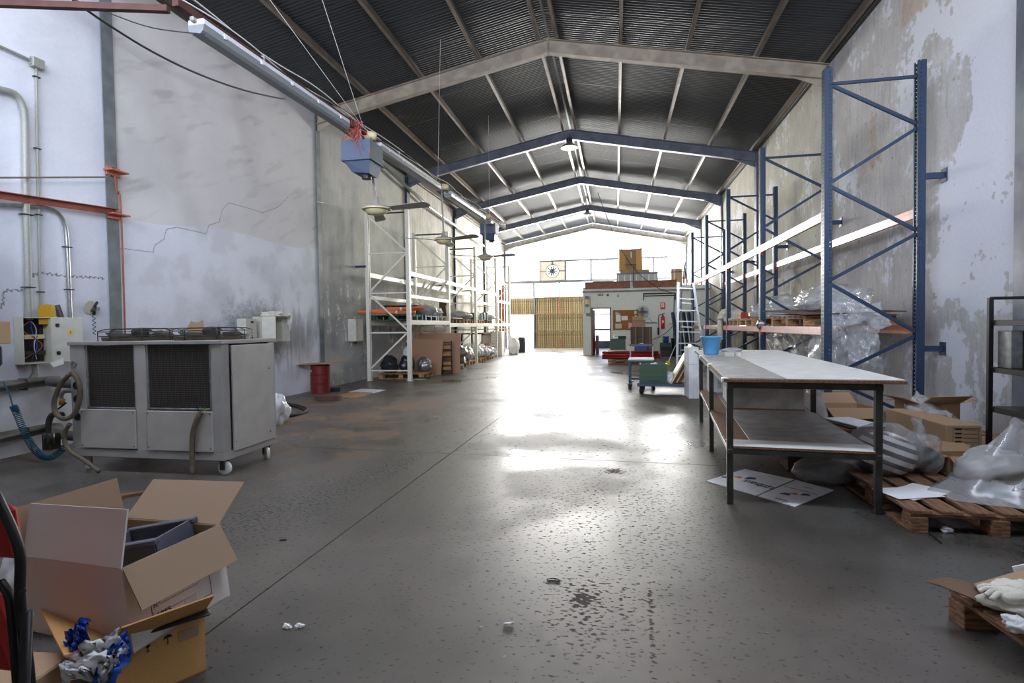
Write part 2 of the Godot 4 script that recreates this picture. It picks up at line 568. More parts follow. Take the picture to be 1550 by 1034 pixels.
const FX0 := -6.7
const FX1 := 4.1
func floor_z(x: float) -> float:      # the joint that runs across
	return -5.53 + (x + 1.0) * 0.053
func joint_x(z: float) -> float:      # the joint that runs along the hall
	return -1.80 - (z + 2.0) * 0.016
func floor_material(z0: float, z1: float, w: int, h: int, near: bool) -> StandardMaterial3D:
	var a := noise_bytes("blot", 5, 0.012, 5)
	var b := noise_bytes("rust", 8, 0.03, 5)
	var f := noise_bytes("fine", 3, 0.06, 4)
	var buf := PackedByteArray(); buf.resize(w * h * 3)
	var rgh := PackedByteArray(); rgh.resize(w * h)
	var sx := (FX1 - FX0) / w
	var sz := (z1 - z0) / h
	for y in h:
		var z := z0 + (y + 0.5) * sz
		for x in w:
			var X := FX0 + (x + 0.5) * sx
			var u := int(absf(X * 60.0 + 700.0))
			var v := int(absf(z * 60.0 + 4000.0))
			var n1: float = a[(v % 512) * 512 + (u % 512)] / 255.0
			var n2: float = b[((v * 2) % 512) * 512 + ((u * 2) % 512)] / 255.0
			var n3: float = f[((v * 3 + 71) % 512) * 512 + ((u * 3 + 33) % 512)] / 255.0
			var n4: float = a[((v / 3 + 200) % 512) * 512 + ((u / 3 + 90) % 512)] / 255.0
			var t := 0.92 + 0.26 * (n1 - 0.5) + 0.08 * (n2 - 0.5) + 0.10 * (n3 - 0.5) + 0.52 * (n4 - 0.5)
			# trodden dark film in clouds
			var dirt := smooth01(0.54, 0.70, 0.6 * n4 + 0.4 * n1)
			t *= 1.0 - 0.16 * dirt
			# brown sawdust along the left
			var saw := smooth01(0.42, 0.62, 0.5 * n1 + 0.5 * n2) * smooth01(-2.3, -3.0, X + 0.5 * (n4 - 0.5)) * smooth01(-4.5, -5.4, z) * smooth01(-11.5, -8.5, z)
			var r := t * 105.0 + 8.0 * (n4 - 0.5)
			var g := t * 98.0
			var bl := t * 90.0
			r = lerpf(r, 132, saw * 0.62); g = lerpf(g, 98, saw * 0.62); bl = lerpf(bl, 66, saw * 0.62)
			# chips and pits in the trowelled skin
			var fl: float = f[(int(absf(z * 620.0 + 40000.0)) % 512) * 512 + (int(absf(X * 360.0 + 9000.0)) % 512)] / 255.0
			var thr := 0.80
			if near and fl > 0.30:
				if X > -2.0 and X < 2.0:
					thr -= 0.10 * exp(-(pow(X / 0.8, 2.0) + pow((z + 3.9) / 1.2, 2.0)))
					if absf(X) < 0.6:
						thr -= 0.17 * exp(-(pow((X + 0.12) / 0.22, 2.0) + pow((z + 2.55) / 0.42, 2.0)))
						thr -= 0.5 * exp(-(pow((X + 0.17) / 0.05, 2.0) + pow((z + 2.68) / 0.06, 2.0)))
						thr -= 0.5 * exp(-(pow((X + 0.03) / 0.09, 2.0) + pow((z + 5.1) / 0.10, 2.0)))
						thr -= 0.42 * exp(-pow((X - 0.14 + (z + 2.4) * 0.04) / 0.010, 2.0)) * smooth01(-3.1, -2.6, z) * n1 * 1.6
				elif X < -1.0:
					var along := clampf((-z - 3.0) / 2.2, 0.0, 1.0)
					thr -= 0.14 * exp(-pow((X + 2.7 - along * 0.7) / 0.42, 2.0)) * smooth01(-2.4, -3.0, z)
			if fl > thr:
				var kf := minf(0.9, 0.6 + (fl - thr) * 6.0)
				var warm := 10.0 * smooth01(0.45, 0.6, n4)
				r = lerpf(r, 40.0 + warm, kf); g = lerpf(g, 35.0 + warm * 0.4, kf); bl = lerpf(bl, 32.0, kf)
			var i := (y * w + x)
			buf[i * 3] = clampi(int(r), 0, 255); buf[i * 3 + 1] = clampi(int(g), 0, 255); buf[i * 3 + 2] = clampi(int(bl), 0, 255)
			var ro := 0.38 + 0.20 * (n4 - 0.5) + 0.22 * (n1 - 0.5) + 0.10 * (n3 - 0.5) + 0.2 * saw + 0.08 * dirt
			if fl > thr: ro = 0.85
			rgh[i] = clampi(int(255.0 * clampf(ro, 0.20, 0.9)), 0, 255)
	var rng := RandomNumberGenerator.new()
	rng.seed = 4711 if near else 815
	if near:
		# pale crumbs
		for k in 160: ellipse_fleck(buf, w, h, rng.randf() * w, rng.randf() * h, rng.randf_range(0.5, 1.0), rng.randf_range(0.5, 1.0), [170.0, 164.0, 156.0], 0.8, rng)
	else:
		for k in 130: ellipse_fleck(buf, w, h, (-3.0 + rng.randfn(0, 0.5) - FX0) / sx, (-15.5 + rng.randfn(0, 0.7) - z0) / sz, rng.randf_range(2, 8), rng.randf_range(1, 3), [44.0, 40.0, 38.0], 0.3, rng)
		for k in 40: ellipse_fleck(buf, w, h, (-0.5 + rng.randfn(0, 0.25) - FX0) / sx, (-10.9 + rng.randfn(0, 0.15) - z0) / sz, rng.randf_range(2, 5), rng.randf_range(1, 2), [44.0, 40.0, 38.0], 0.35, rng)
	var m := StandardMaterial3D.new()
	m.albedo_texture = image_tex(buf, w, h)
	var ri := Image.create_from_data(w, h, false, Image.FORMAT_L8, rgh)
	ri.convert(Image.FORMAT_RGB8); ri.generate_mipmaps()
	m.roughness_texture = ImageTexture.create_from_image(ri)
	m.roughness_texture_channel = BaseMaterial3D.TEXTURE_CHANNEL_RED
	m.roughness = 1.0
	m.metallic_specular = 0.6
	m.resource_name = "concrete_near" if near else "concrete_far"
	return m
func slab(parent: Node, m: Material, q: Array, z0: float, z1: float) -> void:
	var st := begin()
	var low := []
	for p in q: low.append(Vector3(p.x, -0.15, p.z))
	var all := [[q, Vector3.UP]]
	for i in 4:
		var j := (i + 1) % 4
		var mid: Vector3 = (q[i] + q[j]) * 0.5 - (q[0] + q[1] + q[2] + q[3]) * 0.25
		all.append([[q[i], q[j], low[j], low[i]], mid])
	for fc in all:
		var p: Array = fc[0]
		var n: Vector3 = (p[1] - p[0]).cross(p[2] - p[0])
		var order := [0, 2, 1, 0, 3, 2] if n.dot(fc[1]) > 0 else [0, 1, 2, 0, 2, 3]
		for k in order:
			st.set_uv(Vector2((p[k].x - FX0) / (FX1 - FX0), (p[k].z - z0) / (z1 - z0)))
			st.add_vertex(p[k])
	obj("slab", st, m, parent)
func build_floor() -> void:
	var fl := structure("floor")
	var mn := floor_material(-0.9, -6.0, int(1664 * TEXQ), int(1088 * TEXQ), true)
	var mf := floor_material(-5.0, -32.4, int(640 * TEXQ), int(1280 * TEXQ), false)
	var g := 0.004
	var zr := [3.4, 0.0, -10.9, -21.3, -32.4]
	# near pair of slabs, then pairs further back
	var cuts := [[3.4, 99.0], [99.0, -10.9], [-10.9, -21.5], [-21.5, -32.4]]
	for i in 4:
		var m: Material = mn if i == 0 else mf
		var za: float = -0.9 if i == 0 else -5.0
		var zb: float = -6.0 if i == 0 else -32.4
		for side in 2:
			var q := []
			for e in [[0, 0], [1, 0], [1, 1], [0, 1]]:
				var zz: float = cuts[i][e[1]]
				var zguess: float = -5.5 if zz > 50 else zz
				var x: float
				if side == 0: x = FX0 if e[0] == 0 else joint_x(zguess) - g
				else: x = joint_x(zguess) + g if e[0] == 0 else FX1
				var z: float = floor_z(x) if zz > 50 else zz
				z += -g if e[1] == 0 else g
				q.append(Vector3(x, 0, z))
			slab(fl, m, q, za, zb)
	bpart(fl, "sub_base", M.rubber, Vector3(11, 0.1, 36.2), Vector3(-1.3, -0.2, -14.5), 0.0)
	var og := structure("ground")
	bpart(og, "yard_paving", M.outside_ground, Vector3(60, 0.1, 40), Vector3(-1.3, -0.06, -52.6), 0.0)
	bpart(og, "yard_paving", M.outside_ground, Vector3(60, 0.1, 30), Vector3(-1.3, -0.06, 18.5), 0.0)

# wall image: u runs from the near end of the bay to its far end, v from the top down
func paint_wall(w: int, h: int, z0: float, z1: float, top: float, side: String, bay: int) -> Array:
	var a := noise_bytes("blot", 5, 0.012, 5)
	var b := noise_bytes("rust", 8, 0.03, 5)
	var f := noise_bytes("fine", 3, 0.06, 4)
	var buf := PackedByteArray(); buf.resize(w * h * 3)
	var hgt := PackedByteArray(); hgt.resize(w * h)
	var off := bay * 137 + (61 if side == "right" else 0)
	for y in h:
		var Y := top * (1.0 - (y + 0.5) / h)
		for x in w:
			var Z := lerpf(z0, z1, (x + 0.5) / w)
			var u := int((-Z + 20.0) * 100.0) + off
			var v := int((8.0 - Y) * 100.0)
			var n1: float = a[(v % 512) * 512 + (u % 512)] / 255.0
			var n2: float = b[((v * 2) % 512) * 512 + ((u * 2) % 512)] / 255.0
			var n3: float = f[((v * 3) % 512) * 512 + ((u * 3) % 512)] / 255.0
			var n4: float = a[((v / 3 + 100) % 512) * 512 + ((u / 3 + 40) % 512)] / 255.0
			var ns: float = b[((v / 4) % 512) * 512 + ((u * 2) % 512)] / 255.0        # runs that hang down
			var nd: float = b[(((v * 2 + u) / 2) % 512) * 512 + (((u - v + 4096) / 5) % 512)] / 255.0   # slanting rubs
			var r := 0.0
			var g := 0.0
			var bl := 0.0
			var hh := 0.5
			if side == "left":
				if bay <= 1:
					var t := 1.0 - 0.07 * smooth01(0.45, 0.75, n4) - 0.05 * (n1 - 0.5) - 0.03 * n3
					r = 226 * t; g = 228 * t; bl = 238 * t
					var dirty := 0.0
					if bay == 0:
						dirty = 0.28 * smooth01(0.50, 0.80, 0.5 * n1 + 0.5 * n4) * smooth01(2.3, 1.0, Y + 0.8 * (n1 - 0.5)) + 0.12 * smooth01(0.58, 0.80, nd) * n4
					else:
						# the old coat above an uneven painted edge
						var edge := 2.90 + (-Z - 6.2) * 0.045 + 0.05 * sin(-Z * 1.7) + 0.05 * (n1 - 0.5)
						if Y > edge:
							r = lerpf(r, 216, 0.8); g = lerpf(g, 212, 0.8); bl = lerpf(bl, 212, 0.8)
							dirty = 0.22 * smooth01(0.56, 0.80, nd) * n4 * 1.6 + 0.16 * smooth01(0.45, 0.85, n4) + 0.06 * n1
							hh = 0.42
						else:
							dirty = 0.10 * smooth01(0.5, 0.72, n1)
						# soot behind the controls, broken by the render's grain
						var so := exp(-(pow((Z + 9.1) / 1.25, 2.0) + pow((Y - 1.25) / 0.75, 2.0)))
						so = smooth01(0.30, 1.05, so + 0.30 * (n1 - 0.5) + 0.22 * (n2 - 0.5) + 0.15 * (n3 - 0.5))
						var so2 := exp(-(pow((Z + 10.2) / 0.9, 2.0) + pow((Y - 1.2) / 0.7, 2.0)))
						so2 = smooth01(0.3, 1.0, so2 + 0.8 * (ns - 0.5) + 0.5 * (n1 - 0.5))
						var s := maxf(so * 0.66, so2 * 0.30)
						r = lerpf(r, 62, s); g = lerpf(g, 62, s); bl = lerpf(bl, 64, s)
					r = lerpf(r, 148, dirty); g = lerpf(g, 144, dirty); bl = lerpf(bl, 146, dirty)
				else:
					var t := 1.0 + 0.16 * (n1 - 0.5) + 0.10 * (n3 - 0.5) + 0.14 * (ns - 0.5)
					r = 198 * t; g = 194 * t; bl = 184 * t
					if bay == 2:
						r = 194 * t; g = 192 * t; bl = 188 * t
						var low := 0.7 * smooth01(0.35, 0.75, n1 * 0.45 + n4 * 0.35 + ns * 0.2 + 0.16 * smooth01(3.6, 1.6, Y + 1.2 * (n4 - 0.5))) * 0.62
						r = lerpf(r, 112, low); g = lerpf(g, 112, low); bl = lerpf(bl, 114, low)
						if ns > 0.66 and n2 > 0.55 and Y < 2.4:
							r = 214; g = 216; bl = 216
					else:
						var st := smooth01(0.52, 0.72, ns) * 0.4
						r = lerpf(r, 136, st); g = lerpf(g, 130, st); bl = lerpf(bl, 118, st)
			else:
				# grey render with what is left of a pale coat
				var t := 1.0 + 0.12 * (n1 - 0.5) + 0.10 * (n3 - 0.5) + 0.12 * (ns - 0.5)
				r = 196 * t; g = 193 * t; bl = 192 * t
				if bay >= 2:
					r = 194 * t; g = 190 * t; bl = 180 * t
				var stain := smooth01(0.56, 0.78, ns) * 0.28
				r = lerpf(r, 132, stain); g = lerpf(g, 128, stain); bl = lerpf(bl, 122, stain)
				var keep := 0.42 * n4 + 0.30 * n1 + 0.18 * n2 + 0.10 * ns
				var lim := 0.60
				if bay <= 1: lim = 0.585 - 0.22 * smooth01(-8.4, -7.0, Z + 1.6 * (n4 - 0.5)) * smooth01(1.3, 1.9, Y + 0.5 * (n1 - 0.5))
				if keep > lim:
					r = 224 - 8 * n3; g = 225 - 8 * n3; bl = 233 - 8 * n3; hh = 0.8
				elif keep > lim - 0.035 and n2 > 0.52:
					r = 206; g = 206; bl = 212; hh = 0.75
				elif n2 > 0.80 and n1 > 0.52:
					r *= 0.72; g *= 0.70; bl *= 0.68
				# two damp brown patches
				for q in [[-9.6, 4.05, 0.55, 0.85, 1], [-8.4, 5.6, 0.8, 0.35, 1], [-17.5, 4.6, 0.9, 0.7, 3]]:
					if q[4] == bay or (bay == 2 and q[4] == 3):
						var e := exp(-(pow((Z - q[0]) / q[2], 2.0) + pow((Y - q[1]) / q[3], 2.0)))
						var k := smooth01(0.60, 0.95, e + 1.1 * (n1 - 0.5) + 0.5 * (n2 - 0.5)) * 0.6
						r = lerpf(r, 176, k); g = lerpf(g, 148, k); bl = lerpf(bl, 126, k)
			var i := y * w + x
			buf[i * 3] = clampi(int(r), 0, 255); buf[i * 3 + 1] = clampi(int(g), 0, 255); buf[i * 3 + 2] = clampi(int(bl), 0, 255)
			hgt[i] = clampi(int(255.0 * (hh + 0.10 * (n3 - 0.5) + 0.06 * (n1 - 0.5))), 0, 255)
	return [buf, hgt]
func line_on(buf: PackedByteArray, w: int, h: int, pts: Array, z0: float, z1: float, top: float, c: Array) -> void:
	for i in pts.size() - 1:
		var p: Vector3 = pts[i]
		var q: Vector3 = pts[i + 1]
		var n := int((q - p).length() / (top / h) * 1.5) + 2
		for k in n:
			var t := p.lerp(q, float(k) / n)
			var x := int((t.z - z0) / (z1 - z0) * w + 0.8 * sin(k * 0.9))
			var y := int((1.0 - t.y / top) * h + 0.8 * sin(k * 0.7 + 1.0))
			if x >= 0 and x < w and y >= 0 and y < h:
				var j := (y * w + x) * 3
				for ch in 3: buf[j + ch] = c[ch]
func wall_panel(parent: Node, side: String, bay: int, z0: float, z1: float, res: int) -> void:
	var x: float = XL if side == "left" else XR
	var sg := -1.0 if side == "left" else 1.0
	var top := 6.3
	var w := res
	var h := int(res * top / absf(z1 - z0))
	var bufs := paint_wall(w, h, z0, z1, top, side, bay)
	var buf: PackedByteArray = bufs[0]
	if side == "left" and bay <= 1:
		var ck := [120, 118, 120]
		for poly in [[[0, 466], [5, 460], [6, 440], [36, 440]], [[48, 418], [60, 413], [100, 418], [140, 420], [158, 422]], [[182, 376], [208, 379], [232, 382], [234, 372], [248, 362], [252, 347], [268, 344], [312, 354], [316, 341], [332, 336], [336, 318], [346, 307], [372, 314], [398, 322], [420, 314], [436, 298]]]:
			var pts := []
			for p in poly: pts.append(on_x(p[0], p[1], XL))
			line_on(buf, w, h, pts, z0, z1, top, ck)
	var m := StandardMaterial3D.new()
	m.albedo_texture = image_tex(buf, w, h)
	m.roughness = 0.8
	m.metallic_specular = 0.3
	var hi := Image.create_from_data(w, h, false, Image.FORMAT_L8, bufs[1])
	hi.convert(Image.FORMAT_RGB8)
	m.heightmap_enabled = true
	m.heightmap_texture = ImageTexture.create_from_image(hi)
	m.heightmap_scale = 0.6
	m.resource_name = "wall_paint"
	var st := begin()
	var c := [Vector3(x, -0.1, z0), Vector3(x, -0.1, z1), Vector3(x, top, z1), Vector3(x, top, z0)]
	var d := []
	for p in c: d.append(p + Vector3(sg * 0.22, 0, 0))
	var sets := [[c, Vector3(-sg, 0, 0)], [d, Vector3(sg, 0, 0)], [[c[0], c[3], d[3], d[0]], Vector3(0, 0, 1)], [[c[1], c[2], d[2], d[1]], Vector3(0, 0, -1)], [[c[2], c[3], d[3], d[2]], Vector3.UP]]
	for fc in sets:
		var p: Array = fc[0]
		var n: Vector3 = (p[1] - p[0]).cross(p[2] - p[0])
		for k in ([0, 2, 1, 0, 3, 2] if n.dot(fc[1]) > 0 else [0, 1, 2, 0, 2, 3]):
			st.set_uv(Vector2((p[k].z - z0) / (z1 - z0), 1.0 - p[k].y / top))
			st.add_vertex(p[k])
	obj("wall_panel", st, m, parent)
func build_walls() -> void:
	var zs := [ZN + 0.2, COLZ[1], COLZ[2], COLZ[3], COLZ[4], COLZ[5], ZF - 0.2]
	for side in ["left", "right"]:
		var wl := structure("wall_" + side)
		for i in 6:
			var res: int = [832, 832, 640, 320, 192, 160][i]
			if side == "right": res = [256, 832, 512, 256, 160, 128][i]
			wall_panel(wl, side, i, zs[i], zs[i + 1], int(res * TEXQ))
		var k := 0
		for z in COLZ:
			# rolled steel column, its flange nearly flush with the render
			var m: Material = M.column_steel if (k <= 2 and side == "left") else (M.navy_column if side == "left" else M.slate_steel)
			var st := begin()
			var x: float = XL if side == "left" else XR
			var sg := 1.0 if side == "left" else -1.0
			var proud := (0.035 if k <= 2 else 0.09) if side == "left" else 0.06
			var wide := 0.17 if k <= 2 else 0.24
			if side == "right" and z > -7.0: proud = 0.10
			bx(st, Vector3(x + sg * (proud - 0.006), 3.02, z), Vector3(0.012, 6.1, wide))
			bx(st, Vector3(x + sg * (proud - 0.075), 3.02, z), Vector3(0.12, 6.1, 0.10))
			var co := obj("steel_column", st, m)
			co.set_meta("kind", "structure")
			k += 1

const RL_SHEET := 5      # the sheet that is translucent
func roof_y(x: float) -> float:
	return YR - absf(x - XC) * (YR - YE) / 5.19
func build_roof() -> void:
	var ce := structure("ceiling")
	# rafters: I sections that meet at the ridge, with a haunch at each eave
	var k := 0
	for z in COLZ + [ZF + 0.12]:
		var m: Material = M.slate_steel
		if k == 2: m = M.beige_steel
		if k < 2: m = M.beige_steel
		if k == 6: m = M.ledge
		for sg in [-1.0, 1.0]:
			var xe: float = XL if sg < 0 else XR
			var a := Vector3(XC, YR, z)
			var b := Vector3(xe, roof_y(xe), z)
			var st := begin()
			var dn := Vector3(0, -1, 0)
			bar(st, a + dn * 0.006, b + dn * 0.006, 0.14, 0.012)
			bar(st, a + dn * 0.274, b + dn * 0.274, 0.14, 0.012)
			bar(st, a + dn * 0.14, b + dn * 0.14, 0.010, 0.27)
			prism(st, [Vector2(0, 0), Vector2(-sg * 0.7, 0.7 * 0.1965), Vector2(0, -0.16)], 0.01, Transform3D(Basis.IDENTITY, b + dn * 0.28))
			# stiffener plates at the ridge
			bx(st, Vector3(XC + sg * 0.01, YR - 0.15, z), Vector3(0.012, 0.30, 0.13))
			obj("rafter", st, m, ce)
		k += 1
	# purlins
	var bays := [ZN] + COLZ + [ZF]
	var prof := begin()
	for sg in [-1.0, 1.0]:
		for d in [0.16, 1.42, 2.68, 3.94, 5.08]:
			var x: float = XC + sg * d
			for i in bays.size() - 1:
				var st := begin()
				var y := roof_y(x)
				var za: float = bays[i] - 0.0
				var zb: float = bays[i + 1] + 0.004
				var bs := Basis(Vector3(0, 0, 1), atan(-0.1965 * sg))
				bx(st, Vector3(x, y + 0.065, (za + zb) / 2), Vector3(0.006, 0.12, absf(za - zb)), bs)
				bx(st, Vector3(x, y + 0.008, (za + zb) / 2) + bs.x * 0.027 * sg, Vector3(0.055, 0.006, absf(za - zb)), bs)
				bx(st, Vector3(x, y + 0.122, (za + zb) / 2) + bs.x * 0.027 * sg, Vector3(0.055, 0.006, absf(za - zb)), bs)
				obj("purlin", st, M.purlin_steel, ce)
	# corrugated sheets, each about a metre wide, lapped
	for sg in [-1.0, 1.0]:
		var xe: float = (XL - 0.25) if sg < 0 else (XR + 0.25)
		var n := 36
		var wid := (ZN + 0.3 - (ZF - 0.4)) / n
		var key := begin(true)
		var seg := 13 * 6
		var amp := 0.015
		for i in seg:
			var z0 := -wid * 1.0 * i / seg * 1.03
			var z1 := -wid * 1.0 * (i + 1) / seg * 1.03
			var h0 := amp * sin(TAU * i / 6.0)
			var h1 := amp * sin(TAU * (i + 1) / 6.0)
			for part in 2:
				var t0 := part * 0.5
				var t1 := part * 0.5 + 0.5
				var xa := lerpf(XC + sg * 0.03, xe, t0)
				var xb := lerpf(XC + sg * 0.03, xe, t1)
				face(key, [Vector3(xa, roof_y(xa) + h0, z0), Vector3(xb, roof_y(xb) + h0, z0), Vector3(xb, roof_y(xb) + h1, z1), Vector3(xa, roof_y(xa) + h1, z1)], Vector3.DOWN)
		var me := done(key)
		for i in n:
			var o := node("roof_sheet", me, M.rooflight if i == RL_SHEET else M.roof_sheet, ce)
			o.position = Vector3(0, 0.142 + 0.003 * (i % 2), ZN + 0.3 - wid * i)
	# ridge flashing and a weather skin above the sheets so that no sky leaks in
	var rf := begin()
	for sg in [-1.0, 1.0]:
		var xe: float = (XL - 0.3) if sg < 0 else (XR + 0.3)
		# left open above the translucent sheet
		for q in [[3.6, ZN + 0.3 - 0.997 * RL_SHEET], [ZN + 0.3 - 0.997 * (RL_SHEET + 1), -32.6]]:
			var zm: float = (q[0] + q[1]) / 2
			bar(rf, Vector3(XC, YR + 0.19, zm), Vector3(xe, roof_y(xe) + 0.19, zm), absf(q[0] - q[1]), 0.02)
	obj("roof_cover", rf, M.roof_sheet, ce)
	for sg in [-1.0, 1.0]:
		bpart(ce, "eaves_gutter", M.dark_steel, Vector3(0.10, 0.16, 35.4), Vector3((XL + 0.03) if sg < 0 else (XR - 0.03), YE + 0.08, -14.4), 0.004)

func pane(parent: Node, x0: float, y0: float, x1: float, y1: float, z: float) -> void:
	bpart(parent, "pane", M.window_glass, Vector3(x1 - x0, y1 - y0, 0.004), Vector3((x0 + x1) / 2, (y0 + y1) / 2, z), 0.0)
func build_far_wall() -> void:
	var z := ZF
	var w1 := structure("window_1")     # glazed gable
	var fr: Material = M.slate_steel
	# lintel, posts, bars
	bpart(w1, "lintel", M.bar_grey, Vector3(10.4, 0.14, 0.12), Vector3(XC, 3.90, z), 0.006)
	bpart(w1, "glazing_bar", M.bar_grey, Vector3(7.2, 0.09, 0.06), Vector3(-0.72, 5.10, z), 0.004)
	for x in [-2.86, -1.39, 0.3, 2.1]:
		bpart(w1, "glazing_bar", M.bar_grey, Vector3(0.09, 1.12, 0.06), Vector3(x, 4.53, z), 0.004)
	for x in [XL + 0.04, XR - 0.04]:
		bpart(w1, "glazing_bar", M.bar_grey, Vector3(0.08, 6.0, 0.10), Vector3(x, 3.0, z), 0.004)
	var xs := [-6.45, -4.39, -2.86, -1.39, 0.3, 2.1, 3.88]
	for i in 6:
		if i != 1: pane(w1, xs[i], 3.97, xs[i + 1], 5.09, z)
	# upper panes follow the slope of the roof
	for i in 6:
		var st := begin()
		var a: float = xs[i]
		var b: float = xs[i + 1]
		var pts := [Vector2(a, 5.11), Vector2(b, 5.11), Vector2(b, roof_y(b) - 0.02)]
		if a < XC and b > XC: pts.append(Vector2(XC, YR - 0.02))
		pts.append(Vector2(a, roof_y(a) - 0.02))
		prism(st, pts, 0.004, Transform3D(Basis.IDENTITY, Vector3(0, 0, z)))
		obj("pane", st, M.window_glass, w1)
	# transom lights over the gate
	var w2 := structure("window_2")
	for p in [[-6.2, -4.78], [-4.68, -3.98], [-3.95, -3.26], [-3.18, -1.5]]: pane(w2, p[0], 3.02, p[1], 3.83, z)
	bpart(w2, "glazing_bar", M.ledge, Vector3(0.05, 0.82, 0.03), Vector3(-3.965, 3.42, z), 0.003)
	# gate of beige trapezoidal cladding, leaf by leaf
	var gt := thing("sliding_gate", "beige ribbed steel gate of tall cladding boards under the transom lights", "gate", Vector3(-3.0, 0, z - 0.02))
	for p in [[-4.74, 0.0, 3.83, 0.09, M.slate_steel], [-3.22, 1.95, 3.83, 0.06, M.oxide_red], [-6.28, 0.0, 3.83, 0.08, M.slate_steel], [-3.22, 0.0, 0.55, 0.07, M.oxide_red]]:
		bpart(gt, "post", p[4], Vector3(p[3], p[2] - p[1], 0.09), Vector3(p[0] + 3.0, (p[1] + p[2]) / 2, 0.03), 0.004)
	for y in [0.03, 1.0, 2.0, 2.98]:
		bpart(gt, "rail", M.gate_rib, Vector3(3.3, 0.05, 0.06), Vector3(-3.06 + 3.0, y, 0.05), 0.004)
	bpart(gt, "rail", M.gate_rib, Vector3(1.5, 0.05, 0.06), Vector3(-5.5 + 3.0, 2.02, 0.05), 0.004)
	bpart(gt, "skin", M.gate_gap, Vector3(3.3, 2.95, 0.012), Vector3(-0.06, 1.5, -0.03), 0.0)
	bpart(gt, "skin", M.gate_gap, Vector3(1.48, 0.95, 0.012), Vector3(-2.5, 2.5, -0.03), 0.0)
	var x := -6.22
	var kk := 0
	while x < -1.45:
		var lows := [[2.04, 2.96]] if x < -4.78 else [[0.06, 0.97], [1.03, 1.97], [2.03, 2.96]]
		for l in lows:
			var wd := 0.106
			var o := bpart(gt, "board", M.gate_beige if kk % 4 else M.gate_beige_worn, Vector3(wd, l[1] - l[0], 0.03), Vector3(x + 0.06 + 3.0, (l[0] + l[1]) / 2, 0.012 * (kk % 2)), 0.006)
		x += 0.13
		kk += 1
	# exhaust fan set in a panel above the gate
	var ef := thing("exhaust_fan", "round exhaust fan set in a framed cream panel above the gate", "fan", Vector3(-3.63, 4.51, z + 0.02))
	var pl := begin()
	for q in [[-0.72, -0.57, 0.0, 0.57], [0.0, -0.57, 0.72, 0.57]]: pass
	var hole := 0.36
	var ring := []
	var cuts := []
	for i in 24: cuts.append(TAU * i / 24.0)
	var ca := atan2(0.57, 0.72)
	cuts += [ca, PI - ca, PI + ca, TAU - ca]
	cuts.sort()
	cuts.append(TAU)
	for i in cuts.size() - 1:
		var a0: float = cuts[i]
		var a1: float = cuts[i + 1]
		var p0 := Vector2(cos(a0), sin(a0))
		var p1 := Vector2(cos(a1), sin(a1))
		var e0 := square_edge(p0, 0.72, 0.57)
		var e1 := square_edge(p1, 0.72, 0.57)
		for zz in [-0.01, 0.01]:
			face(pl, [Vector3(p0.x * hole, p0.y * hole, zz), Vector3(e0.x, e0.y, zz), Vector3(e1.x, e1.y, zz), Vector3(p1.x * hole, p1.y * hole, zz)], Vector3(0, 0, zz))
	obj("panel", pl, M.cabinet_grey, ef)
	for s in [-1, 1]:
		bpart(ef, "frame", M.slate_steel, Vector3(0.05, 1.2, 0.08), Vector3(0.745 * s, 0, 0))
		bpart(ef, "frame", M.slate_steel, Vector3(1.5, 0.05, 0.08), Vector3(0, 0.595 * s, 0))
		bpart(ef, "stay", M.dark_steel, Vector3(0.36, 0.03, 0.03), Vector3(0.54 * s, 0, 0.03))
	bpart(ef, "stay", M.dark_steel, Vector3(0.05, 0.20, 0.03), Vector3(0, 0.47, 0.03))
	var rg := []
	for i in 28: rg.append(Vector3(cos(TAU * i / 28.0) * 0.37, sin(TAU * i / 28.0) * 0.37, 0.0))
	tube_part(ef, "ring", M.navy_column, rg, 0.026, 6, true)
	lathe_part(ef, "motor", M.dark_steel, [Vector2(0, -0.08), Vector2(0.10, -0.07), Vector2(0.12, 0.0), Vector2(0.10, 0.09), Vector2(0, 0.10)], 16, Transform3D(Basis(Vector3.RIGHT, PI / 2), Vector3(0, 0.0, 0.02)), true)
	for i in 10:
		var an := TAU * i / 10.0
		var bl := begin()
		bar(bl, Vector3(cos(an) * 0.11, sin(an) * 0.11, 0), Vector3(cos(an) * 0.31, sin(an) * 0.31, 0.02), 0.08, 0.006, Vector3(0.3, 0.2, 1))
		obj("fan_blade", bl, M.dark_steel, ef)
func square_edge(p: Vector2, hx: float, hy: float) -> Vector2:
	var k := minf(hx / maxf(absf(p.x), 1e-5), hy / maxf(absf(p.y), 1e-5))
	return p * k
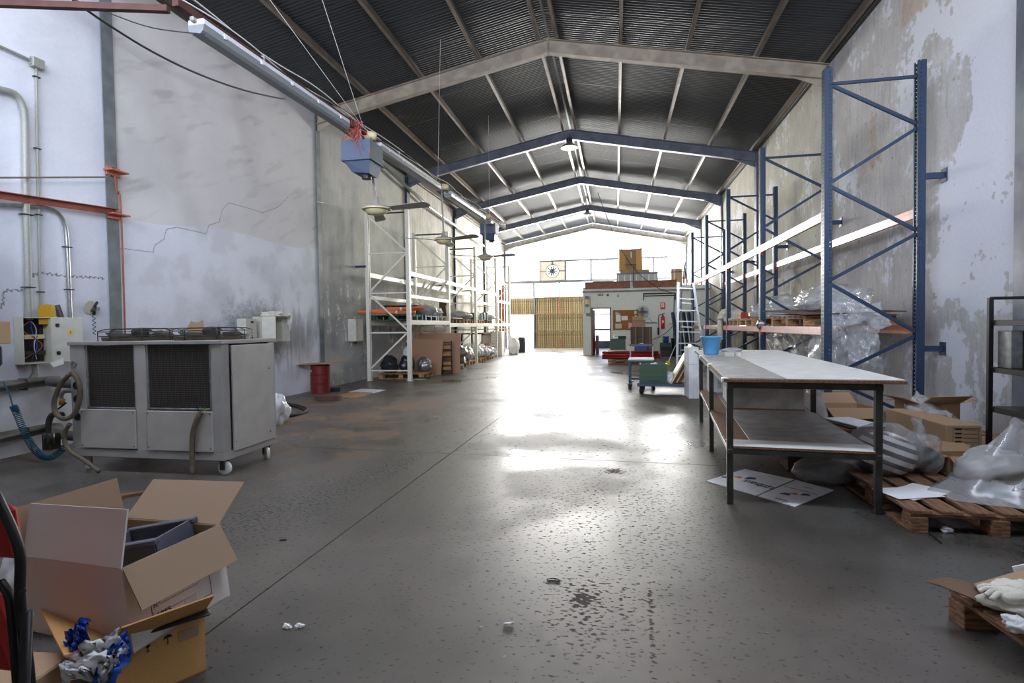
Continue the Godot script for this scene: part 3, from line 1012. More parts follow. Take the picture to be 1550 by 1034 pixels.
func build_near_wall() -> void:
	# behind the camera: masonry up to 3.2 m, glazing above
	var wn := structure("wall_near")
	bpart(wn, "masonry", M.office_white, Vector3(10.9, 3.2, 0.2), Vector3(XC, 1.6, ZN + 0.1), 0.0)
	for sg in [-1.0, 1.0]:
		bpart(wn, "masonry", M.office_white, Vector3(0.3, 3.1, 0.2), Vector3(XC + sg * 5.05, 4.75, ZN + 0.1), 0.0)
	var st := begin()
	prism(st, [Vector2(XL, 5.9), Vector2(XR, 5.9), Vector2(XR, roof_y(XR) + 0.1), Vector2(XC, YR + 0.1), Vector2(XL, roof_y(XL) + 0.1)], 0.2, Transform3D(Basis.IDENTITY, Vector3(0, 0, ZN + 0.1)))
	obj("masonry", st, M.office_white, wn)
	# loft platform over the camera; it keeps the near floor and the boxes in shade
	var lf := structure("loft")
	bpart(lf, "platform", M.ledge, Vector3(10.36, 0.16, 4.6), Vector3(XC + 0.03, 3.10, ZN - 2.32), 0.0)
	bpart(lf, "edge_beam", M.oxide_dark, Vector3(10.36, 0.2, 0.1), Vector3(XC + 0.03, 3.08, ZN - 4.66), 0.0)
	var w3 := structure("window_3")
	for i in 6:
		pane(w3, XC - 4.9 + i * 1.64, 3.22, XC - 4.9 + i * 1.64 + 1.58, 5.88, ZN + 0.1)
		if i > 0: bpart(w3, "glazing_bar", M.ledge, Vector3(0.05, 2.7, 0.06), Vector3(XC - 4.93 + i * 1.64, 4.55, ZN + 0.1))

# ---------------------------------------------------------------- pieces used in several places
func perforated(st: SurfaceTool, o: Vector3, u: Vector3, n: Vector3, w: float, h: float, cols: Array, pitch: float, hole: float, hw: float) -> void:
	# a plate in the plane of u and up, with columns of punched holes
	var t := 0.004
	var b := Basis(u, Vector3.UP, u.cross(Vector3.UP))
	var x := 0.0
	for c in cols + [w + hw / 2]:
		var e: float = c - hw / 2
		if e - x > 0.001: bx(st, o + u * (x + e) / 2 + Vector3.UP * h / 2, Vector3(e - x, h, t), b)
		x = c + hw / 2
	for c in cols:
		var y := 0.0
		while y < h:
			var rung := pitch - hole
			bx(st, o + u * c + Vector3.UP * (y + rung / 2), Vector3(hw, minf(rung, h - y), t), b)
			y += pitch
func upright_mesh(h: float, near: bool) -> Mesh:
	var key := "up%.2f%s" % [h, near]
	if mesh_cache.has(key): return mesh_cache[key]
	var st := begin()
	# open channel 0.09 deep, 0.10 wide; the slotted web looks to -x
	if near:
		perforated(st, Vector3(-0.045, 0, -0.05), Vector3(0, 0, 1), Vector3.LEFT, 0.10, h, [0.03, 0.07], 0.05, 0.03, 0.012)
		for s in [-1.0, 1.0]:
			perforated(st, Vector3(-0.045, 0, 0.05 * s), Vector3(1, 0, 0), Vector3(0, 0, s), 0.09, h, [0.062], 0.05, 0.012, 0.012)
	else:
		bx(st, Vector3(-0.045, h / 2, 0), Vector3(0.004, h, 0.10))
		for s in [-1.0, 1.0]: bx(st, Vector3(0, h / 2, 0.05 * s), Vector3(0.09, h, 0.004))
	for s in [-1.0, 1.0]: bx(st, Vector3(0.043, h / 2, 0.038 * s), Vector3(0.004, h, 0.024))
	bx(st, Vector3(0, 0.004, 0), Vector3(0.13, 0.008, 0.14))
	mesh_cache[key] = done(st)
	return mesh_cache[key]
func rack_frame(rack: Node3D, m: Material, z: float, xa: float, xb: float, h: float, fnodes: Array, rnodes: Array, near: bool, horizontals: Array) -> void:
	# xa is the aisle side; nodes are heights where braces meet the uprights
	var sg := signf(xb - xa)
	for e in [[xa, 0.0], [xb, PI]]:
		var o := node("upright", upright_mesh(h, near), m, rack)
		o.position = Vector3(e[0], 0, z)
		o.rotation.y = e[1] if sg > 0 else PI - e[1]
	for hz in horizontals: bar_part(rack, "brace", m, Vector3(xa, hz, z), Vector3(xb, hz, z), 0.03, 0.035)
	var seq := []
	for i in maxi(fnodes.size(), rnodes.size()):
		if i < fnodes.size(): seq.append(Vector3(xa + sg * 0.02, fnodes[i], z))
		if i < rnodes.size(): seq.append(Vector3(xb - sg * 0.02, rnodes[i], z))
	for i in seq.size() - 1: bar_part(rack, "brace", m, seq[i] + Vector3(0, -0.015 if i % 2 else 0.0, 0), seq[i + 1] + Vector3(0, 0.02, 0), 0.03, 0.04)
func rack_beam(rack: Node3D, m: Material, x: float, y: float, z0: float, z1: float, h := 0.12, clip: Material = null) -> void:
	var b := begin()
	bx(b, Vector3(x, y - h / 2, (z0 + z1) / 2), Vector3(0.045, h, absf(z0 - z1) - 0.10), Basis.IDENTITY, 0.006)
	# pressed groove along the face
	for s in [-1.0, 1.0]: bx(b, Vector3(x + 0.024 * s, y - h * 0.32, (z0 + z1) / 2), Vector3(0.004, h * 0.22, absf(z0 - z1) - 0.11))
	var o := obj("beam", b, m, rack)
	for e in [z0, z1]:
		var c := begin()
		var s: float = signf((z0 + z1) / 2 - e)
		bx(c, Vector3(x, y - h / 2 - 0.01, e + s * 0.054), Vector3(0.056, h + 0.08, 0.008))
		obj("clip", c, clip if clip else m, o)
func pallet(called: String, label: String, at: Vector3, turn: float, L: float, W: float, nb: int, m: Material, group := "") -> Node3D:
	# top boards run along local x
	var t := thing(called, label, "pallet", at, turn, group)
	var bw := W / nb * 0.74
	for i in nb:
		var z := -W / 2 + bw / 2 + (W - bw) * i / (nb - 1)
		bpart(t, "deck_board", m, Vector3(L, 0.022, bw), Vector3(0, 0.133, z), 0.003)
	for x in [-L / 2 + 0.06, 0.0, L / 2 - 0.06]:
		bpart(t, "stringer", m, Vector3(0.10, 0.022, W), Vector3(x, 0.111, 0), 0.003)
		for z in [-W / 2 + 0.05, 0.0, W / 2 - 0.05]:
			bpart(t, "block", m, Vector3(0.12, 0.078, 0.10), Vector3(x, 0.061, z), 0.003)
	for z in [-W / 2 + 0.05, 0.0, W / 2 - 0.05]:
		bpart(t, "skid_board", m, Vector3(L, 0.022, 0.10), Vector3(0, 0.011, z), 0.003)
	return t
func carton(called: String, label: String, at: Vector3, turn: float, s: Vector3, m: Material, flaps: Array, group := "") -> Node3D:
	# flaps: [side (0 +x, 1 -x, 2 +z, 3 -z), degrees out from upright, length]
	var t := thing(called, label, "box", at, turn, group)
	var k := 0.006
	var st := begin()
	bx(st, Vector3(0, k / 2, 0), Vector3(s.x, k, s.z))
	for sg in [-1.0, 1.0]:
		bx(st, Vector3(sg * (s.x - k) / 2, s.y / 2, 0), Vector3(k, s.y, s.z))
		bx(st, Vector3(0, s.y / 2, sg * (s.z - k) / 2), Vector3(s.x - 2 * k, s.y, k))
	obj("body", st, m, t)
	for f in flaps: carton_flap(t, s, m, f[0], f[1], f[2])
	return t
func carton_flap(t: Node3D, s: Vector3, m: Material, side: int, deg: float, length: float) -> void:
	var k := 0.006
	var dir: Vector3 = [Vector3.RIGHT, Vector3.LEFT, Vector3.BACK, Vector3.FORWARD][side]
	var half: float = s.x / 2 if side < 2 else s.z / 2
	var wide: float = s.z if side < 2 else s.x
	var hinge := dir * (half - k / 2) + Vector3.UP * s.y
	var out := Vector3.UP * cos(deg_to_rad(deg)) + dir * sin(deg_to_rad(deg))
	var st := begin()
	var n := out.cross(Vector3.UP.cross(dir)).normalized()
	bx(st, hinge + out * length / 2, Vector3(wide * 0.985, length, k), Basis(out.cross(n), out, n))
	obj("flap", st, m, t)
func shut_carton(called: String, label: String, at: Vector3, turn: float, s: Vector3, m: Material, tape: Material = null, group := "") -> Node3D:
	var t := thing(called, label, "box", at, turn, group)
	bpart(t, "body", m, s, Vector3(0, s.y / 2, 0), 0.006)
	if tape:
		bpart(t, "tape", tape, Vector3(s.x + 0.002, 0.001, 0.05), Vector3(0, s.y + 0.0004, 0), 0.0)
	return t
func heap(called: String, label: String, cat: String, at: Vector3, r: Vector3, sd: int, m: Material, amp := 0.25, group := "") -> Node3D:
	var t := thing(called, label, cat, at, 0.0, group)
	var st := begin(true)
	blob(st, Vector3(0, r.y * 0.8, 0), r, sd, amp, 26, 16, 2.4, 0.0)
	obj("body", st, m, t)
	return t
func bag(called: String, label: String, at: Vector3, r: Vector3, sd: int, inner: Material, knot := Vector3.ZERO, group := "") -> Node3D:
	# clear bag around dark or pale goods, gathered at a neck
	var t := thing(called, label, "bag", at, 0.0, group)
	if inner:
		var st := begin(true)
		blob(st, Vector3(0, r.y * 0.62, 0), r * Vector3(0.8, 0.68, 0.8), sd + 7, 0.16, 22, 14, 3.0, 0.012)
		obj("contents", st, inner, t)
	var f := begin(true)
	blob(f, Vector3(0, r.y * 0.8, 0), r, sd, 0.2, 34, 22, 2.6, 0.003)
	obj("film", f, M.bag_film, t)
	if knot != Vector3.ZERO:
		var k := begin()
		var p := Vector3(0, r.y * 1.5, 0)
		var n := smooth_path([p, p.lerp(knot, 0.5) + Vector3(0.02, 0.02, 0), knot], 4)
		var rad := []
		for i in n.size(): rad.append(lerpf(r.x * 0.42, 0.02, pow(float(i) / (n.size() - 1), 0.6)) * (1.0 + 0.15 * sin(i * 2.3)))
		tube(k, n, rad, 11)
		obj("neck", k, M.bag_film, t)
	return t
# a film that hangs or lies crumpled between given corners
func film_sheet(called: String, label: String, a: Vector3, b: Vector3, c: Vector3, d: Vector3, sd: int, amp: float, m: Material, nu := 26, nv := 22, group := "") -> Node3D:
	var base := (a + b + c + d) / 4
	var t := thing(called, label, "film", Vector3(base.x, minf(minf(a.y, b.y), minf(c.y, d.y)), base.z), 0.0, group)
	var nz := FastNoiseLite.new()
	nz.seed = sd; nz.frequency = 3.2; nz.fractal_octaves = 4
	var nrm := (b - a).cross(d - a).normalized()
	var rows := []
	for j in nv + 1:
		var row := []
		for i in nu + 1:
			var u := float(i) / nu
			var v := float(j) / nv
			var p := a.lerp(b, u).lerp(d.lerp(c, u), v)
			var w := nz.get_noise_3d(p.x * 1.0, p.y * 0.7, p.z) + 0.6 * absf(nz.get_noise_3d(p.x * 2.6 + 5, p.y * 1.6, p.z * 2.6))
			var sway := (a - b).normalized() * nz.get_noise_3d(p.y * 1.2, u * 3.0, 9.0) * amp * 0.8
			row.append(p + nrm * amp * 1.6 * w + sway - t.position)
		rows.append(row)
	var st := begin(true)
	grid_sheet(st, rows, 0.0012)
	obj("sheet", st, m, t)
	return t
func text_on(parent: Node3D, called: String, s: String, size: float, m: Material, xf: Transform3D, font := "Droid Sans", bold := false) -> MeshInstance3D:
	var tm := TextMesh.new()
	var f := SystemFont.new()
	f.font_names = PackedStringArray([font])
	if bold: f.font_weight = 700
	tm.font = f
	tm.text = s
	tm.font_size = 64
	tm.pixel_size = size / 46.0
	tm.depth = 0.0012
	tm.curve_step = 4.0
	var o := node(called, tm, m, parent)
	o.transform = xf
	return o

# ---------------------------------------------------------------- right hand side
func build_right_side() -> void:
	var zf := [-7.58, -10.69, -13.78, -16.90, -19.98]
	var rack := thing("pallet_rack", "tall blue pallet rack with orange beams along the peeling wall", "rack", Vector3(2.6, 0, -7.58))
	rack.position = Vector3.ZERO
	for i in 5:
		var h := 4.50
		rack_frame(rack, M.blue_steel, zf[i], 2.62, 3.66, h, [4.32, 3.06, 1.84, 0.62], [3.72, 2.43, 1.18, 0.12], i < 3, [4.32])
		# spacer to the wall
		for y in [3.1, 1.0]:
			var st := begin()
			bar(st, Vector3(3.70, y, zf[i] + 0.03), Vector3(3.905, y, zf[i] + 0.03), 0.05, 0.07)
			bx(st, Vector3(3.911, y, zf[i] + 0.03), Vector3(0.012, 0.16, 0.12))
			obj("wall_spacer", st, M.blue_steel, rack)
	for i in 4:
		for x in [2.60, 3.68]:
			rack_beam(rack, M.orange_steel, x, 2.745, zf[i], zf[i + 1], 0.125, M.red_clip)
			rack_beam(rack, M.orange_steel, x, 1.29, zf[i], zf[i + 1], 0.115, M.red_clip)
	# goods on the lower level
	var top := 1.292
	pallet("wooden_pallet", "light wooden pallet with green paint marks beneath a dark tilted sheet on the blue rack", Vector3(3.14, top, -9.05), 0.02, 1.15, 1.6, 7, M.pallet_wood)
	pallet("wooden_pallet", "light wooden pallet beside the foil-wrapped blue upright with film heaped on it", Vector3(3.14, top, -11.75), -0.03, 1.15, 1.3, 6, M.pallet_wood)
	pallet("wooden_pallet", "small wooden pallet under the red perforated blocks on the blue rack", Vector3(3.14, top, -13.1), 0.02, 1.1, 0.9, 5, M.pallet_wood)
	var sh := thing("plywood_sheet", "dark plywood sheet lying tilted on the pallet of the blue rack", "board", Vector3(3.1, top + 0.165, -9.0))
	bpart(sh, "panel", M.old_wood, Vector3(1.25, 0.012, 1.9), Vector3(0, 0.05, 0.0), 0.002, Vector3(0.05, 0.04, 0.02))
	bpart(sh, "underlay", M.cardboard_dark, Vector3(1.2, 0.006, 1.7), Vector3(0.02, -0.0, 0.05), 0.001, Vector3(0.03, -0.03, 0.0))
	for q in [[-9.1, 0.22, 0.7, "shiny clear film heaped on the dark tilted plywood sheet"], [-11.4, 0.24, 0.46, "shiny clear film heaped on the pallet by the wrapped upright"], [-12.42, 0.17, 0.3, "smaller white film bundle lying beside the red perforated blocks"]]:
		var t := thing("wrapping_film", q[3], "film", Vector3(3.2, top + 0.16 + (0.07 if q[0] > -10.0 else 0.0), q[0]))
		var st := begin(true)
		blob(st, Vector3(0, q[1] * 0.7, 0), Vector3(0.42, q[1], q[2]), int(-q[0] * 10), 0.3, 34, 20, 3.2, 0.0)
		obj("heap", st, M.clear_film, t)
		var s2 := begin(true)
		blob(s2, Vector3(0, q[1] * 0.5, 0), Vector3(0.36, q[1] * 0.8, q[2] * 0.9), int(-q[0] * 10) + 3, 0.35, 30, 16, 4.2, 0.0)
		obj("inner_fold", s2, M.clear_film, t)
	for k in 2:
		var br := thing("perforated_block", "dull red perforated clay block lying on the far pallet of the blue rack", "block", Vector3(2.8 + 0.1 * k, top + 0.145, -12.95 - 0.34 * k), 0.1, "red blocks on the blue rack")
		bpart(br, "body", M.red_clip, Vector3(0.24, 0.14, 0.28), Vector3(0, 0.07, 0), 0.005)
		for j in 3: bpart(br, "hole", M.black_plastic, Vector3(0.246, 0.05, 0.05), Vector3(0, 0.07, -0.085 + 0.085 * j), 0.002)
	# white cloth hanging over the far end of the pallets
	var cl := thing("cloth", "crumpled cream cloth hanging over the far end of the orange beam", "cloth", Vector3(2.75, top, -14.3))
	var cs := begin(true)
	blob(cs, Vector3(0.05, 0.22, 0.1), Vector3(0.30, 0.18, 0.5), 41, 0.3, 26, 16, 3.0, 0.0)
	obj("fold", cs, M.cloth_cream, cl)
	cs = begin(true)
	blob(cs, Vector3(-0.22, -0.06, -0.05), Vector3(0.06, 0.34, 0.12), 43, 0.25, 18, 14, 3.0)
	obj("hanging_end", cs, M.cloth_cream, cl)
	# foil wrapped joint on the second upright
	var fw := thing("foil_wrap", "crumpled foil wrapped round the blue upright above the orange beam", "foil", Vector3(2.60, 1.24, -10.69))
	var fs := begin(true)
	blob(fs, Vector3(0, 0.07, 0), Vector3(0.085, 0.08, 0.10), 77, 0.25, 20, 12, 3.0)
	obj("body", fs, M.galvanised, fw)
	# hanging film at the near bay
	film_sheet("hanging_film", "large crumpled clear film hanging inside the near bay of the blue rack", Vector3(2.78, 1.52, -8.05), Vector3(3.36, 1.50, -7.95), Vector3(3.42, 0.45, -7.95), Vector3(2.74, 0.42, -8.0), 5, 0.10, M.clear_film, 34, 40)
	film_sheet("hanging_film", "narrow clear film trailing below the orange beam in front of the grey wall", Vector3(2.66, 1.17, -8.3), Vector3(2.72, 1.17, -7.8), Vector3(2.72, 0.3, -7.75), Vector3(2.62, 0.3, -8.5), 9, 0.05, M.clear_film, 16, 24)
	film_sheet("hanging_film", "wide clear film drooping under the orange beams in the second bay", Vector3(2.9, 1.2, -12.2), Vector3(3.1, 1.25, -9.4), Vector3(3.3, 0.55, -9.3), Vector3(3.2, 0.5, -12.0), 15, 0.09, M.clear_film, 30, 18)
	film_sheet("draped_film", "clear film bulging over the top edge of the near bay beam", Vector3(2.75, 1.6, -8.3), Vector3(3.5, 1.62, -8.2), Vector3(3.5, 1.3, -7.9), Vector3(2.8, 1.3, -7.9), 25, 0.08, M.clear_film, 24, 12)
	build_table()
	build_right_clutter()

func build_table() -> void:
	var t := thing("work_table", "long steel work table with worn white top and lower shelf", "table", Vector3(0.785, 0, -4.25), deg_to_rad(-5.0))
	var leg: Material = M.dark_steel
	var H := 0.915
	for z in [-0.04, -1.80, -3.58]:
		for x in [0.035, 1.0]:
			bpart(t, "leg", leg, Vector3(0.045, H, 0.045), Vector3(x, H / 2, z), 0.003)
		bpart(t, "crossbar", leg, Vector3(0.96, 0.045, 0.04), Vector3(0.52, H - 0.025, z), 0.003)
		bpart(t, "crossbar", leg, Vector3(0.96, 0.04, 0.035), Vector3(0.52, 0.40, z), 0.003)
	for x in [0.035, 1.0]:
		bpart(t, "rail", leg, Vector3(0.04, 0.045, 4.1), Vector3(x, H - 0.03, -2.05), 0.003)
		bpart(t, "rail", leg, Vector3(0.03, 0.035, 3.6), Vector3(x, 0.40, -1.8), 0.003)
	# top: a core with brown edge, worn grey strip in three lengths, white laminate sheets
	bpart(t, "top_core", M.chip_edge, Vector3(1.16, 0.022, 4.5), Vector3(0.57, H + 0.014, -2.22), 0.002)
	for k in 3:
		bpart(t, "worn_panel", M.laminate_grey, Vector3(0.41, 0.005, 1.46), Vector3(0.205, H + 0.0275, -0.74 - 1.48 * k), 0.001)
	for k in 2:
		bpart(t, "laminate_sheet", M.laminate_white, Vector3(0.735, 0.005, 2.22), Vector3(0.785, H + 0.0275, -1.12 - 2.235 * k), 0.001)
	for z in [-0.03, -1.49, -2.96, -4.42]:
		bpart(t, "edge_tape", M.white_plastic, Vector3(0.05, 0.036, 0.06), Vector3(0.0, H + 0.014, z), 0.006)
	# lower shelf: chipboard with worn laminate
	bpart(t, "shelf_core", M.chip_edge, Vector3(0.99, 0.018, 3.6), Vector3(0.52, 0.43, -1.82), 0.002)
	bpart(t, "shelf_laminate", M.laminate_grey, Vector3(0.80, 0.003, 3.3), Vector3(0.60, 0.4405, -1.92), 0.001)
	bpart(t, "shelf_laminate", M.laminate_white, Vector3(0.985, 0.003, 0.24), Vector3(0.52, 0.4405, -0.14), 0.001)
	# hanging drawer box below the top
	var d := thing("drawer_box", "grey metal box hung beneath the near end of the work table", "box", t.to_global(Vector3(0.30, 0.70, -0.42)), deg_to_rad(-5.0))
	bpart(d, "body", M.laminate_grey, Vector3(0.50, 0.195, 0.62), Vector3(0, 0.098, 0), 0.004)
	bpart(d, "bottom_edge", M.chip_edge, Vector3(0.51, 0.012, 0.63), Vector3(0, 0.004, 0), 0.002)
	# bucket and things on the far end of the top
	var top := H + 0.031
	var b := thing("bucket", "light blue plastic bucket standing on the far end of the work table", "bucket", t.to_global(Vector3(0.14, top, -3.25)), 0.5)
	lathe_part(b, "body", M.bucket_blue, [Vector2(0, 0.0), Vector2(0.088, 0.0), Vector2(0.092, 0.01), Vector2(0.122, 0.215), Vector2(0.132, 0.22), Vector2(0.132, 0.235), Vector2(0.119, 0.23), Vector2(0.088, 0.012), Vector2(0, 0.012)], 32, Transform3D.IDENTITY, true)
	var sp := begin()
	prism(sp, [Vector2(0.10, 0.17), Vector2(0.165, 0.238), Vector2(0.10, 0.238)], 0.07)
	obj("spout", sp, M.bucket_blue, b)
	var hd := []
	for i in 15:
		var a := PI * i / 14.0
		hd.append(Vector3(0.02 + 0.10 * sin(a), 0.215 - 0.10 * sin(a), cos(a) * 0.13).rotated(Vector3.UP, PI * 0.75))
	tube_part(b, "handle", M.galvanised, hd, 0.003, 6)
	var cb := thing("small_carton", "small grey carton with a red mark beside the blue bucket", "box", t.to_global(Vector3(0.30, top, -2.75)), 0.2)
	bpart(cb, "body", M.cabinet_grey, Vector3(0.11, 0.05, 0.09), Vector3(0, 0.025, 0), 0.004)
	bpart(cb, "mark", M.red_print, Vector3(0.03, 0.001, 0.012), Vector3(-0.01, 0.0505, 0.02), 0.0)
	var tp := thing("tape_roll", "roll of clear tape lying against the small grey carton on the table", "tape", t.to_global(Vector3(0.42, top, -2.8)), 0.0)
	lathe_part(tp, "roll", M.clear_tape, [Vector2(0.03, 0.0), Vector2(0.05, 0.0), Vector2(0.05, 0.048), Vector2(0.03, 0.048), Vector2(0.03, 0.0)], 20, Transform3D.IDENTITY)
	heap("cloth", "crumpled grey rag with a purple patch behind the blue bucket", "cloth", t.to_global(Vector3(0.38, top, -3.2)), Vector3(0.12, 0.045, 0.10), 9, M.bag_grey, 0.3)
	# tall white cartons leaning at the far end, with printing
	var wc := thing("white_carton", "tall white carton standing beyond the far end of the work table", "box", on_y(1047, 603) , 0.05)
	bpart(wc, "body", M.white_board, Vector3(0.17, 0.92, 0.5), Vector3(0.03, 0.46, -0.2), 0.004)
	bpart(wc, "seam", M.cardboard_dark, Vector3(0.172, 0.003, 0.502), Vector3(0.03, 0.62, -0.2), 0.0)
	var wp := thing("printed_white_carton", "white carton with green and red printing behind the table legs", "box", Vector3(1.36, 0.45, -7.45), deg_to_rad(-5.0))
	wp.position = t.to_global(Vector3(0.42, 0.442, -3.45))
	bpart(wp, "body", M.white_board, Vector3(0.62, 0.40, 0.30), Vector3(0, 0.20, 0), 0.005)
	bpart(wp, "red_print", M.red_print, Vector3(0.05, 0.03, 0.001), Vector3(-0.24, 0.32, 0.1505), 0.0)
	bpart(wp, "red_print", M.red_print, Vector3(0.05, 0.03, 0.001), Vector3(-0.14, 0.32, 0.1505), 0.0, Vector3(0, 0, 0.4))
	text_on(wp, "green_lettering", "Garden", 0.045, M.green_print, Transform3D(Basis(Vector3(0, 0, 1), PI / 2), Vector3(-0.18, 0.16, 0.151)))

func build_right_clutter() -> void:
	# printed boards on the floor: a flattened box in two leaves
	var bd := thing("flattened_box", "flattened white printed box with orange and navy logo on the floor", "box", Vector3(1.22, 0.0, -4.80), deg_to_rad(45.0))
	# local axes from the four measured corners
	var A := on_y(1069, 729); var B := on_y(1145, 751); var C := on_y(1204, 768); var E := on_y(1127, 711); var G := on_y(1262, 743); var K := on_y(1202, 727)
	var st := begin()
	bd.position = Vector3.ZERO; bd.rotation = Vector3.ZERO
	for q in [[A, B, K, E], [B + (C - B) * 0.05, C, G, K + (G - K) * 0.05]]:
		var s := begin()
		var hi := []
		var lo := []
		for p in q:
			hi.append(p + Vector3.UP * 0.007); lo.append(p + Vector3.UP * 0.001)
		face(s, hi, Vector3.UP); face(s, lo, Vector3.DOWN)
		for i in 4:
			var j := (i + 1) % 4
			face(s, [hi[i], hi[j], lo[j], lo[i]], (q[i] + q[j]) / 2 - (q[0] + q[1] + q[2] + q[3]) / 4)
		obj("leaf", s, M.white_board, bd)
	# print: the lettering is upside down as seen from the camera
	var ux := (A - B).normalized()            # reading direction
	var dn := (B - K).normalized()
	var flat := Basis(ux, -(-Vector3.UP.cross(ux)) * 1.0, Vector3.UP)
	flat = Basis(ux, Vector3.UP.cross(ux), Vector3.UP)
	var place := func(px: float, py: float) -> Vector3:
		return on_y(px, py, 0.0085)
	text_on(bd, "lettering", "Urban", 0.072, M.navy_print, Transform3D(flat, place.call(1148, 733.5)), "Droid Sans")
	text_on(bd, "small_lettering", "VAPOR", 0.024, M.navy_print, Transform3D(flat, place.call(1183, 756)), "Droid Sans")
	for q in [[1135, 731, 0.16, 0.004], [1148, 731, 0.24, 0.004], [1142, 729.5, 0.20, 0.004], [1212, 742, 0.12, 0.006], [1226, 746, 0.10, 0.008], [1196, 738.5, 0.10, 0.006], [1223, 738.5, 0.08, 0.006]]:
		var s := begin()
		bx(s, place.call(q[0], q[1]), Vector3(q[2], q[3], 0.0008), flat)
		obj("small_print", s, M.slate_steel, bd)
	var lu: Vector3 = (place.call(1097, 722.0) - place.call(1138, 723.0)).normalized()
	var lflat := Basis(lu, Vector3.UP.cross(lu), Vector3.UP)
	for lg in [[1118, 723.0, 1.1], [1203, 748.0, 0.85]]:
		for part in [[-0.085, 0.012, 0.075, 0.028, 0.25, "navy_print"], [0.0, -0.012, 0.05, 0.024, -0.5, "orange_print"], [0.085, 0.0, 0.075, 0.03, -0.2, "navy_print"]]:
			var s := begin()
			var c: Vector3 = place.call(lg[0], lg[1])
			var pts := []
			for i in 20:
				var a := TAU * i / 20.0
				pts.append(Vector2(cos(a) * part[2] * 0.6 * lg[2], sin(a) * part[3] * lg[2] * (1.25 if cos(a) < 0 else 0.75)).rotated(part[4]) + Vector2(part[0], part[1]) * lg[2])
			prism(s, pts, 0.001, Transform3D(lflat, c))
			obj("logo_blot", s, M[part[5]], bd)
	# small wooden crate below the shelf
	var cr := thing("wooden_crate", "low dark wooden crate on the floor beneath the work table", "crate", on_y(1226, 716), 0.0)
	for sg in [-1.0, 1.0]:
		bpart(cr, "end_board", M.old_wood, Vector3(0.02, 0.17, 0.30), Vector3(0.17 * sg, 0.086, -0.15))
		bpart(cr, "side_board", M.old_wood, Vector3(0.36, 0.17, 0.02), Vector3(0, 0.086, -0.15 - 0.14 * sg))
	bpart(cr, "bottom_board", M.old_wood, Vector3(0.36, 0.02, 0.30), Vector3(0, 0.011, -0.15))
	# near pallet with heaps
	var pal := pallet("wooden_pallet", "worn wooden pallet on the floor carrying clear bags beside the table", Vector3(2.33, 0, -4.46), PI / 2, 1.2, 1.0, 6, M.pallet_wood_dark)
	var py := 0.145
	# papers on the pallet
	for k in 3:
		var pp := thing("paper_sheet", ["curled white paper sheet on top of the papers on the worn pallet", "white paper sheet under the curled sheet on the worn pallet", "lowest white paper sheet resting on the worn pallet boards"][k], "paper", Vector3(1.98 + 0.05 * k, py + 0.002 + 0.004 * (2 - k), -4.22 - 0.03 * k), 0.3 + 0.2 * k)
		bpart(pp, "sheet", M.paper_white, Vector3(0.34, 0.003, 0.24), Vector3.ZERO, 0.0, Vector3(0.0, 0, 0.02 * k))
	# bags
	var sb := thing("bag_of_webbing", "clear bag of white and black striped webbing behind the table leg", "bag", Vector3(2.08, py, -4.80))
	var sc := begin(true)
	blob(sc, Vector3(0, 0.13, 0), Vector3(0.20, 0.16, 0.17), 5, 0.12, 24, 14, 2.0, 0.0)
	obj("contents", sc, M.dark_goods, sb)
	for k in 5:
		var wr := []
		for e in 2:
			var la := deg_to_rad(-34.0 + 24.0 * k + 12.0 * e)
			var row := []
			for i in 21:
				var lo := deg_to_rad(-120.0 + 240.0 * i / 20.0)
				var d := Vector3(cos(la) * sin(lo), sin(la), cos(la) * cos(lo)).rotated(Vector3(0, 0, 1), -0.45)
				row.append(Vector3(0, 0.15, 0) + d * Vector3(0.225, 0.175, 0.20))
			wr.append(row)
		var bs := begin(true)
		grid_sheet(bs, wr, 0.004)
		obj("webbing", bs, M.white_plastic, sb)
	var sf := begin(true)
	blob(sf, Vector3(0, 0.17, 0), Vector3(0.25, 0.21, 0.21), 6, 0.12, 28, 18, 2.0, 0.002)
	obj("film", sf, M.bag_film, sb)
	bag("clear_bag", "flat clear bag of dark cloth lying on the floor under the table edge", Vector3(1.76, 0.0, -5.0), Vector3(0.27, 0.13, 0.16), 12, M.dark_goods)
	bag("clear_bag", "small clear bag of dark speckled goods behind the big bag", Vector3(2.36, py, -4.86), Vector3(0.15, 0.17, 0.15), 31, M.dark_goods, Vector3(-0.05, 0.42, 0.0))
	var tg := thing("clear_bag", "big cloudy clear bag gathered at a neck on the worn pallet", "bag", Vector3(2.56, py, -4.30))
	var tin := begin(true)
	blob(tin, Vector3(0, 0.14, 0), Vector3(0.24, 0.17, 0.20), 23, 0.2, 24, 14, 3.0, 0.012)
	obj("contents", tin, M.bag_grey, tg)
	var tent := begin(true)
	var nzt := FastNoiseLite.new()
	nzt.seed = 5; nzt.frequency = 1.4
	var trs := []
	for j in 19:
		var h := j / 18.0
		var row := []
		for i in 41:
			var a := TAU * i / 40.0
			var rr := lerpf(0.37, 0.03, pow(h, 0.75)) * (1.0 + 0.28 * nzt.get_noise_3d(cos(a) * 1.3, h * 0.8, sin(a) * 1.3) + 0.07 * h * sin(a * 9.0 + h * 3.0) + 0.10 * (0.3 - absf(nzt.get_noise_3d(cos(a) * 3.0, h * 2.0, sin(a) * 3.0))))
			if h > 0.94: rr = 0.035 + 0.3 * (h - 0.94)
			row.append(Vector3(cos(a) * rr * 1.05 + 0.16 * h, 0.003 + 0.50 * h + 0.02 * sin(a * 3.0) * h, sin(a) * rr * 0.85 - 0.04 * h))
		trs.append(row)
	grid_sheet(tent, trs, 0.001)
	obj("film", tent, M.bag_film, tg)
	text_on(tg, "marker_writing", "25-46", 0.035, M.black_print, Transform3D(Basis(Vector3.UP, 0.1), Vector3(-0.02, 0.12, 0.275)))
